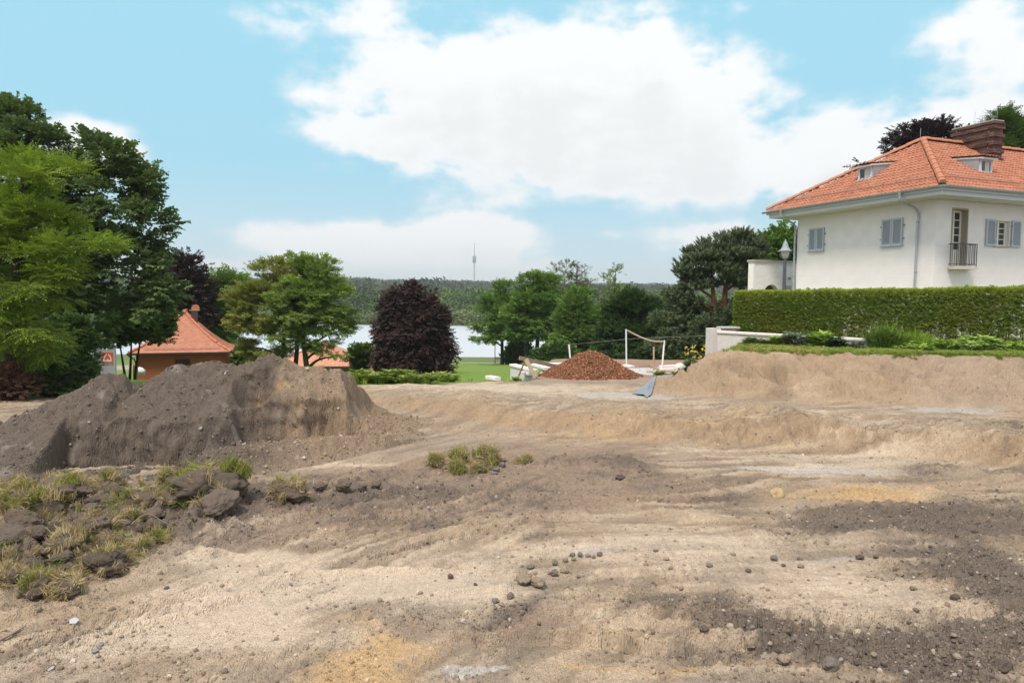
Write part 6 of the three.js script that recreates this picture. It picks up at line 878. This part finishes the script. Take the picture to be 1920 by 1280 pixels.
{
  // kerb stones and low walls of the terrace
  const A = P(961, 684, 27.2), B = P(1003, 695, 25.9); const w = thing('low_kerb_wall', 'low concrete wall with white coping left of the plank trestle', 'wall'); part('coping', between(beam(0.3, 0.09, A.distanceTo(B), 0.012), A, B), kerbM, w); const a = A.clone(), b = B.clone(); a.y -= 0.3; b.y -= 0.3; part('wall_body', between(beam(0.22, 0.5, A.distanceTo(B) - 0.05, 0.01), a, b), concM, w);
  const kerb = (label, p, q, ww, hh, mat = kerbM) => solo('kerb_stone', between(beam(ww, hh, p.distanceTo(q), 0.012), p, q), mat, label, 'kerb stone', 'loose kerb stones of the terrace');
  kerb('white kerb stone lying alone on the lawn edge', P(915, 707, 25.4), P(934, 710, 24.9), 0.24, 0.13); kerb('tilted white kerb stone behind the trestle legs', P(1000, 684, 29.2), P(1027, 691, 27.6), 0.3, 0.1); kerb('long white kerb stone behind the trestle plank', P(1000, 683, 31), P(1062, 682, 31), 0.3, 0.1); kerb('white kerb stone in front of the tilted one', P(981, 698, 26.2), P(995, 701, 25.8), 0.22, 0.1); kerb('long white kerb beam right of the short post', P(1236, 688, 29.5), P(1275, 686, 29.5), 0.22, 0.12); kerb('pale kerb stone below the long white beam', P(1234, 694, 28.8), P(1274, 692, 28.8), 0.2, 0.12, concM); kerb('white kerb stone at the foot of the tall frame pole', P(1172, 685, 30), P(1186, 688, 29.6), 0.25, 0.1);
  const slab = (label, c, mat) => { const s = new THREE.Shape(); c.forEach((p, i) => (i ? s.lineTo(p.x, p.z) : s.moveTo(p.x, p.z))); s.closePath(); const g = new THREE.ExtrudeGeometry(s, { depth: 0.08, bevelEnabled: false }).rotateX(Math.PI / 2); const m = solo('paving_slab', g, mat, label, 'paving', 'grey paving of the new terrace'); m.position.y = 0.1; };
  slab('grey paved terrace left of the chip heap', [G(1012, 700, 0.1), G(1070, 702, 0.1), G(1070, 690, 0.1), G(1020, 689, 0.1)], std(lin(0.47, 0.48, 0.50), 0.85, { map: rep(soilGrain, 1) })); slab('grey paved terrace right of the chip heap', [G(1172, 691, 0.1), G(1238, 688, 0.1), G(1242, 703, 0.1), G(1210, 702, 0.1), G(1180, 696, 0.1)], std(lin(0.47, 0.48, 0.50), 0.85, { map: rep(soilGrain, 1) }));
  const bd = thing('formwork_board', 'brown formwork board with green tape behind the chip heap', 'board'); const p = P(1178, 690, 30.2), q = P(1216, 687, 30.6); part('board', between(beam(0.03, 0.13, p.distanceTo(q), 0.004), p, q), WOOD.grey, bd); const q1 = p.clone().lerp(q, 0.6), q2 = p.clone().lerp(q, 0.8); part('tape', between(beam(0.04, 0.14, 0.22, 0.003), q1, q2), greenTape, bd); const pg = P(1217, 680, 30.5); part('peg', box(0.07, 0.5, 0.07, pg.x, pg.y - 0.25, pg.z), WOOD.pale, bd);
  const b2 = thing('formwork_board', 'short formwork board running towards the small post', 'board'); const u = P(1219, 686, 30.2), v = P(1236, 694, 28.4); part('board', between(beam(0.03, 0.14, u.distanceTo(v), 0.004), u, v), WOOD.pale, b2); part('peg', box(0.05, 0.3, 0.05, v.x, v.y - 0.1, v.z - 0.06), WOOD.grey, b2);
}
{
  // pole frame with a sagging batten, posts and line
  const f = thing('pole_frame', 'two white poles joined by a sagging pale batten', 'frame'), D = 29.8, a0 = P(1174, 617, D), a1 = gy(P(1175, 690, D)), b0 = P(1246, 638, D - 0.4), b1 = gy(P(1241, 690, D - 0.4)), pole = (p, q) => between(beam(0.06, 0.06, p.distanceTo(q) + 0.12, 0.008), p, q.clone().setY(q.y - 0.12));
  part('pole', pole(a0, a1), std(lin(0.62, 0.66, 0.66), 0.6), f); part('pole', pole(b0, b1), WOOD.white, f);
  part('batten', tube([P(1176, 619, D - 0.05), P(1195, 629, D - 0.1), P(1215, 637, D - 0.2), P(1230, 640, D - 0.32), P(1245, 640, D - 0.45)], 0.035, 0.035, 6, 16), WOOD.pale, f);
  const p1 = thing('marker_post', 'short pale marker post with green foot right of the pole frame', 'post'); const s0 = P(1226, 650, 27), s1 = gy(P(1226, 706, 27)); part('post', pole(s0, s1), WOOD.pale, p1); const g0 = P(1227, 697, 26.96), g1 = P(1227, 703, 26.96); part('foot_sleeve', between(beam(0.09, 0.09, g0.distanceTo(g1), 0.005), g0, g1), greenTape, p1); part('collar', between(beam(0.1, 0.1, 0.03, 0.003), P(1227, 696.4, 26.96), P(1227, 695.6, 26.96)), WOOD.white, p1);
  const p2 = thing('marker_post', 'leaning white marker post behind the chip heap', 'post'); const t0 = P(1067, 646, 28.6), t1 = gy(P(1072, 690, 28.6)); part('post', pole(t0, t1), WOOD.white, p2);
  const ln = P(1340, 629, 27.6); solo('string_line', tube([t0.clone(), P(1130, 640, 28.4), P(1200, 634, 28.2), ln], 0.003, 0.003, 4, 20), std(lin(0.45, 0.47, 0.47), 0.7), 'thin string line from the leaning post to the concrete pier', 'string');
}
{
  // grey membrane at the foot of the slope, sacks, clay box
  const n = 24, pos = [], idx = [], uv = []; for (let j = 0; j <= n; j++) for (let i = 0; i <= 8; i++) { const u = i / 8, v = j / n, lo = G(mix(1184, 1214, u), mix(744, 749, u), 0.02), hi = P(mix(1228, 1264, u), mix(706, 703, u), 24.8), p = lo.lerp(hi, v); p.y = Math.max(p.y + 0.03, groundHeight(p.x, p.z) + 0.05) + 0.01 * n2(u * 5, v * 7); pos.push(p.x, p.y, p.z); uv.push(u * 0.8, v * 4); }
  for (let j = 0; j < n; j++) for (let i = 0; i < 8; i++) { const a = j * 9 + i, b = a + 9; idx.push(a, a + 1, b, a + 1, b + 1, b); }
  const g = new THREE.BufferGeometry(); g.setAttribute('position', new THREE.Float32BufferAttribute(pos, 3)); g.setAttribute('uv', new THREE.Float32BufferAttribute(uv, 2)); g.setIndex(idx); g.computeVertexNormals(); solo('membrane_strip', g, new THREE.MeshStandardMaterial({ color: lin(0.21, 0.245, 0.285), roughness: 0.7, map: rep(soilGrain, 1), side: THREE.DoubleSide }), 'grey membrane strip lying at the left foot of the sand bank', 'membrane');
  const sackM = new THREE.MeshStandardMaterial({ color: lin(0.72, 0.70, 0.67), roughness: 0.8, bumpMap: rep(soilBump, 3), bumpScale: 0.02 }); let k = 0;
  for (const [label, x, y, w, h] of [['white sack lying flat, lowest of the sack pile', 1278, 699, 22, 12], ['crumpled white sack on top of the pile', 1281, 691, 26, 18], ['white sack at the right of the pile behind the slope', 1299, 689, 20, 13]]) { const p = P(x, y, 26.6), s = 26.6 / FOCAL, m = solo('sack', smooth(rock(820 + k++, 3, 0.2, w * s / 2, h * s / 2, w * s * 0.4)), sackM, label, 'sack', 'white sacks behind the slope foot'); m.position.set(p.x, p.y, p.z - 0.15 * k); }
  const c = P(1255, 701, 26.8), bx = thing('clay_block', 'reddish clay block beside the white sacks', 'block', [c.x, c.y - 0.09, c.z], 0.2); part('block', beam(0.42, 0.2, 0.3, 0.01), std(lin(0.46, 0.22, 0.13), 0.9, { map: rep(soilGrain, 2) }), bx); part('lid', box(0.46, 0.03, 0.32, 0, 0.116, 0), WOOD.pale, bx);
  const yw = [[0.2, 0.24, 0.03], [0.32, 0.33, 0.05]]; plant('yellow_weed', 'yellowish weed in front of the clay block, left one', 1238, 706, 25.6, 0.35, 0.34, 12, 'herb', yw, 71); plant('yellow_weed', 'yellowish weed between clay block and sacks', 1270, 704, 25.4, 0.35, 0.3, 12, 'herb', yw, 72); plant('yellow_weed', 'thin yellowish weed growing through the membrane strip', 1240, 728, 23.6, 0.35, 0.3, 10, 'grass', yw, 73); plant('green_weed', 'green weed beside the low kerb wall', 972, 705, 25.2, 0.4, 0.26, 12, 'herb', LGRN, 74); plant('green_weed', 'tall thistle like weed on the lawn edge', 928, 704, 26, 0.5, 0.5, 8, 'grass', GRN, 75); plant('green_weed', 'loose weeds between lawn and kerb wall', 945, 706, 25.6, 0.7, 0.34, 18, 'grass', LGRN, 76);
}
// ---------------------------------------------------------------- small cottage with bell-shaped hip roof
const flatTile = (() => { const g = box(0.175, 0.018, 0.2, 0, 0, 0); return g; })();
function cottage(name, label, cx, cz, turn, y0, W, L, wallH, roofH, ov, bell, wallC, opts) {
  const t = thing(name, label, 'house', [cx, y0, cz], turn), wm = opts.wallMat;
  part('wall', box(W, wallH, L, 0, wallH / 2, 0), wm, t);
  const roof = new THREE.Group(); roof.name = 'roof'; t.add(roof);
  const hw = W / 2 + ov, hl = L / 2 + ov, rl = Math.max(0.3, hl - hw * 0.82), N = 14, prof = (s) => [1 - s, roofH * (bell ? 0.16 * s + 0.84 * Math.pow(s, 1.42) : s)];     // s 0 eave .. 1 ridge
  const pt = (s, sx, sz) => { const [o, y] = prof(s); return V(sx * hw * o, wallH + y, sz * mix(rl, hl, o)); };
  // each slope as courses of flat tiles lying in steps
  const sides = [[[-1, 1], [1, 1], V(0, 0, 1)], [[1, 1], [1, -1], V(1, 0, 0)], [[1, -1], [-1, -1], V(0, 0, -1)], [[-1, -1], [-1, 1], V(-1, 0, 0)]], r = rng(opts.seed);
  sides.forEach(([a, b], k) => {
    const pos = [], idx = []; for (let i = 0; i <= N; i++) { const p = pt(i / N, a[0], a[1]), q = pt(i / N, b[0], b[1]); pos.push(p.x, p.y, p.z, q.x, q.y, q.z); } for (let i = 0; i < N; i++) { const o = i * 2; idx.push(o, o + 1, o + 2, o + 1, o + 3, o + 2); }
    const g = new THREE.BufferGeometry(); g.setAttribute('position', new THREE.Float32BufferAttribute(pos, 3)); g.setIndex(idx); g.computeVertexNormals(); part('roof_deck', g, opts.deck, roof);
    if (k === 2) return;
    const items = [], rows = opts.rows;
    for (let i = 0; i < rows; i++) { const s = (i + 0.5) / rows, s2 = (i + 1.5) / rows, p = pt(s, a[0], a[1]), q = pt(s, b[0], b[1]), up = pt(Math.min(1, s2), a[0], a[1]).add(pt(Math.min(1, s2), b[0], b[1])).sub(p).sub(q).normalize(), d = q.clone().sub(p), len = d.length(); if (len < 0.1) continue; d.normalize(); const u2 = up.addScaledVector(d, -up.dot(d)).normalize(), nn = new THREE.Vector3().crossVectors(d, u2).normalize(), Q = new THREE.Quaternion().setFromRotationMatrix(new THREE.Matrix4().makeBasis(d, nn, u2.clone().negate())), nT = Math.max(1, Math.round(len / 0.18)), tilt = new THREE.Quaternion().setFromAxisAngle(V(1, 0, 0), 0.05); const hgt = pt((i + 1) / rows, a[0], a[1]).distanceTo(pt(i / rows, a[0], a[1])); for (let j = 0; j < nT; j++) { const c = mix3(opts.tile[0], opts.tile[1], r()), kk = 0.9 + 0.2 * r(); items.push([p.clone().addScaledVector(d, (j + 0.5) * len / nT).addScaledVector(nn, 0.022 + 0.004 * r()), Q.clone().multiply(tilt), V(len / nT / 0.178, 1, Math.max(0.6, hgt / 0.2 * 1.05)), [c[0] * kk, c[1] * kk, c[2] * kk]]); } }
    scatter('roof_tiles', [flatTile], tileMat, items, roof);
  });
  for (const sx of [-1, 1]) for (let i = 0; i < 5; i++) ridgeTiles(pt(i / 5, sx, 1).add(V(0, 0.03, 0)), pt((i + 1) / 5, sx, 1).add(V(0, 0.03, 0)), roof, 0.085, 0.34, opts.ridge);
  ridgeTiles(pt(1, 0, 1).add(V(0, 0.04, 0)), pt(1, 0, -1).add(V(0, 0.04, 0)), roof, 0.095, 0.34, opts.ridge);
  part('gutter', merge([box(2 * hw + 0.16, 0.1, 0.12, 0, wallH - 0.05, hl + 0.05), box(0.12, 0.1, 2 * hl, hw + 0.05, wallH - 0.052, 0), box(0.12, 0.1, 2 * hl, -hw - 0.05, wallH - 0.052, 0)]), opts.gutter, t);
  part('soffit', merge([box(2 * hw - 0.04, 0.04, 2 * hl - 0.04, 0, wallH + 0.01, 0)]), opts.gutter, t);
  return { t, pt, hw, hl, roof };
}
{
  const rustBrick = new THREE.MeshStandardMaterial({ color: lin(0.36, 0.115, 0.05), roughness: 0.9, map: rep(plaster, 0.5), bumpMap: rep(plasterBump, 0.5), bumpScale: 0.012 }), darkGutter = std(lin(0.03, 0.022, 0.02), 0.6);
  const D = 43, c = P(338, 660, D), eave = P(338, 661, D).y, y0 = eave - 2.6;
  const k = cottage('cottage', 'small rust red cottage with bell shaped pinkish tiled roof behind the soil heap', c.x - 1.0, -D - 2.9, 0.34, y0, 5.0, 5.4, 2.6, 2.42, 0.34, true, null, { wallMat: rustBrick, gutter: darkGutter, deck: std(lin(0.3, 0.12, 0.07), 0.9), seed: 5, rows: 30, tile: [[0.42, 0.165, 0.10], [0.49, 0.215, 0.14]], ridge: std(lin(0.50, 0.17, 0.09), 0.85) });
  const zf = 2.7; part('vent_grille', box(0.82, 0.34, 0.05, 0.05, 2.0, zf + 0.02), std(lin(0.02, 0.02, 0.02), 0.5), k.t); for (let i = 0; i < 5; i++) part('grille_bar', box(0.8, 0.02, 0.03, 0.05, 1.87 + i * 0.065, zf + 0.055), std(lin(0.06, 0.06, 0.06), 0.5), k.t);
  for (const z of [1.75, 1.0]) part('window', box(0.05, 1.5, 0.32, 2.51, 1.35, z), glassDark, k.t);
  part('corner_post', box(0.09, 2.4, 0.09, 2.5, 1.2, 2.72), std(lin(0.28, 0.085, 0.04), 0.9), k.t);
  const ch = new THREE.Group(); ch.name = 'chimney'; ch.position.set(0.62, 2.6 + 2.2, 0.9); k.t.add(ch); part('stack', box(0.36, 0.8, 0.36, 0, -0.1, 0), std(lin(0.085, 0.05, 0.042), 0.85, { map: rep(soilGrain, 3) }), ch); part('crown', box(0.62, 0.03, 0.4, 0, 0.31, 0), zinc, ch); part('round_cover', new THREE.CylinderGeometry(0.235, 0.235, 0.3, 20).rotateX(Math.PI / 2).translate(0.06, 0.44, -0.02), std(lin(0.43, 0.17, 0.09), 0.8), ch);
  const s0 = k.pt(0.13, -0.8, 1), s1 = k.pt(0.13, 0.86, 1); s0.z += 0.1; s1.z += 0.1; s0.y += 0.12; s1.y += 0.12; part('snow_guard', merge([tube([s0, s1], 0.012, 0.012, 5, 1), tube([s0.clone().setY(s0.y - 0.07), s1.clone().setY(s1.y - 0.07)], 0.012, 0.012, 5, 1), ...Array.from({ length: 9 }, (_, i) => { const p = s0.clone().lerp(s1, i / 8); return tube([p, p.clone().setY(p.y - 0.16)], 0.012, 0.012, 4, 1); })]), std(lin(0.3, 0.2, 0.2), 0.6), k.roof);
  part('downpipe', tube([V(-2.9, 2.5, 2.95), V(-2.75, 2.35, 2.85), V(-2.56, 2.2, 2.75), V(-2.56, 0, 2.75)], 0.04, 0.04, 8, 12), darkGutter, k.t);
  const D2 = 60, c2 = P(590, 690, D2), e2 = P(600, 686, D2).y; const k2 = cottage('low_house', 'low house with pinkish tiled roof half hidden by the trees', c2.x - 0.15, -D2 - 3.4, 0.05, e2 - 2.6, 6.6, 6.6, 2.6, 1.75, 0.35, false, null, { wallMat: new THREE.MeshStandardMaterial({ color: lin(0.36, 0.32, 0.26), roughness: 0.95, map: rep(soilGrain, 0.8) }), gutter: std(lin(0.05, 0.04, 0.035), 0.7), deck: std(lin(0.34, 0.16, 0.1), 0.9), seed: 6, rows: 24, tile: [[0.48, 0.225, 0.14], [0.58, 0.3, 0.195]], ridge: std(lin(0.56, 0.2, 0.1), 0.85) });
  const wn = new THREE.Group(); wn.name = 'window'; wn.position.set(2.75, 1.7, 3.3); k2.t.add(wn); part('frame', merge([box(0.08, 0.8, 0.06, -0.25, 0, 0.02), box(0.12, 0.8, 0.06, 0.25, 0, 0.02), box(0.42, 0.07, 0.06, 0, 0.36, 0.02), box(0.42, 0.07, 0.06, 0, -0.36, 0.02)]), WOOD.white, wn); part('pane', box(0.42, 0.66, 0.02, 0, 0, 0.012), glassDark, wn);
  const hp = (label, x, y, D, w, h, m, s) => { const p = P(x, y, D), kk = D / FOCAL; const g = solo('spoil_heap', smooth(rock(s, 3, 0.22, w * kk / 2, h * kk, w * kk / 2.4)), STONEM[m], label, 'soil heap', 'little heaps beside the low house'); g.position.set(p.x, groundHeight(p.x, p.z), p.z); };
  hp('dark soil heap beside the low house', 690, 700, 52, 34, 24, 'dark', 41); hp('pale sand heap right of the dark one by the low house', 703, 700, 50, 16, 38, 'yellow', 42);
}
// ---------------------------------------------------------------- sign panel with orange logo
{
  const D = 30.5, a = P(181, 655, D), b = P(215, 655, D), w = b.x - a.x, top = a.y, y0 = groundHeight((a.x + b.x) / 2, -D) - 0.1, h = top - y0, t = thing('sign_panel', 'tall grey site sign with an orange square logo behind the soil heap', 'sign', [(a.x + b.x) / 2, y0, -D], 0.08);
  part('panel', beam(w, h, 0.12, 0.01).translate(0, h / 2, 0), std(lin(0.45, 0.47, 0.50), 0.6, { map: rep(soilGrain, 0.6) }), t); part('side_post', beam(0.1, h + 0.02, 0.1, 0.01).translate(-w / 2 - 0.06, h / 2, -0.03), zinc, t);
  const s = (212 - 191.5) * D / FOCAL, lx = P(202, 670, D).x - t.position.x, ly = P(202, 670.5, D).y - y0, lg = new THREE.Group(); lg.name = 'logo'; lg.position.set(lx, ly, 0.064); t.add(lg);
  part('orange_square', box(s, s, 0.008), std(lin(0.72, 0.105, 0.03), 0.6), lg);
  const sh = new THREE.Shape(), q = s * 0.38; sh.moveTo(-q, -q * 0.86); sh.lineTo(q, -q * 0.86); sh.bezierCurveTo(q * 1.0, q * 0.1, q * 0.6, q * 0.8, 0, q * 1.05); sh.bezierCurveTo(-q * 0.6, q * 0.8, -q * 1.0, q * 0.1, -q, -q * 0.86); const ho = new THREE.Path(); ho.moveTo(-q * 0.72, -q * 0.58); ho.bezierCurveTo(-q * 0.66, q * 0.1, -q * 0.4, q * 0.55, 0, q * 0.72); ho.bezierCurveTo(q * 0.4, q * 0.55, q * 0.66, q * 0.1, q * 0.72, -q * 0.58); ho.closePath(); sh.holes.push(ho);
  part('white_arch', new THREE.ExtrudeGeometry(sh, { depth: 0.004, bevelEnabled: false, curveSegments: 12 }).translate(0, 0, 0.005), WOOD.white, lg); part('white_tail', box(q * 0.26, q * 0.9, 0.004, q * 0.22, -q * 0.62, 0.0125, 0, 0, 0.75), WOOD.white, lg); part('arch_gap', box(q * 0.2, q * 0.62, 0.004, 0, q * 0.8, 0.0125), std(lin(0.20, 0.06, 0.03), 0.7), lg);
  const r = rng(3); let x = -s * 0.48; while (x < s * 0.48) { const ww = 0.012 + 0.018 * r(); if (!(x > s * 0.02 && x < s * 0.07) && !(x > s * 0.2 && x < s * 0.25)) part('letter_stroke', box(ww, s * (0.07 + 0.05 * r()), 0.004, x + ww / 2, -s * 0.62, 0), std(lin(0.10, 0.12, 0.12), 0.7), lg); x += ww + 0.008; }
}
{
  // crates and a white bag beyond the sign, path kerb
  const p = P(253, 692, 40), c = thing('crate_stack', 'small orange wooden crate stack right of the grey sign', 'crate', [p.x, groundHeight(p.x, -40), -40]); const h = P(253, 684, 40).y - c.position.y; part('crate', box(0.22, h * 0.5, 0.22, 0, h * 0.25, 0), WOOD.red, c); part('crate', box(0.2, h * 0.5 - 0.004, 0.2, 0.01, h * 0.75 + 0.002, 0), woodM([0.62, 0.33, 0.14]), c);
  const b = P(262, 696, 41), bg = solo('bulk_bag', smooth(rock(77, 3, 0.2, 0.28, 0.25, 0.25)), std(lin(0.72, 0.71, 0.72), 0.8), 'white builders bag beside the orange crates', 'bag'); bg.position.copy(b);
}
// ---------------------------------------------------------------- lake shore: bench, post; television tower
{
  const D = 97, p = gy(P(935, 670, D)), t = thing('park_bench', 'small dark bench facing the lake near the slim trunk', 'bench', [p.x, p.y, p.z]); const m = std(lin(0.12, 0.11, 0.11), 0.7); part('seat', box(1.1, 0.06, 0.4, 0, 0.45, 0), m, t); part('backrest', box(1.1, 0.3, 0.05, 0, 0.75, 0.2), m, t); for (const s of [-0.45, 0.45]) part('leg', box(0.07, 0.46, 0.38, s, 0.2, 0), m, t);
  const q = gy(P(928, 670, 95)), l = thing('path_lamp', 'thin dark lamp post on the lakeside path', 'lamp post', [q.x, q.y, q.z]); part('pole', new THREE.CylinderGeometry(0.05, 0.07, 2.6, 8).translate(0, 1.25, 0), m, l); part('lamp_head', new THREE.CylinderGeometry(0.14, 0.08, 0.3, 8).translate(0, 2.7, 0), m, l);
}
{
  const D = 3000, b = P(889, 528, D), k = D / FOCAL, t = thing('television_tower', 'slender pale television tower on the distant ridge', 'tower', [b.x, b.y - 20, b.z]), m = std(lin(0.42, 0.44, 0.47), 0.8), m2 = std(lin(0.2, 0.21, 0.24), 0.8), Y = (py) => P(889, py, D).y - t.position.y, cyl = (r0, r1, y0, y1) => new THREE.CylinderGeometry(r1, r0, y1 - y0, 14).translate(0, (y0 + y1) / 2, 0);
  part('shaft', cyl(4.2, 3.0, 0, Y(494)), m, t); part('mast', cyl(1.6, 0.8, Y(479), Y(456)), m2, t);
  for (const [y0, y1, r0, r1] of [[493, 490, 4, 8.5], [489, 487, 9, 9], [485, 483.4, 9, 9], [481, 480, 9, 9]]) part('platform', cyl(r0, r1, Y(y0), Y(y1)), m2, t); part('cabin_core', cyl(6.5, 6.5, Y(490.2), Y(480.4)), m, t);
  const c = P(905, 528, 2900), t2 = thing('radio_mast', 'tiny mast right of the television tower on the ridge', 'mast', [c.x, c.y - 15, c.z]); part('mast', new THREE.CylinderGeometry(0.7, 1.1, 40, 6).translate(0, 15, 0), m, t2);
}
renderer.render(scene, camera);
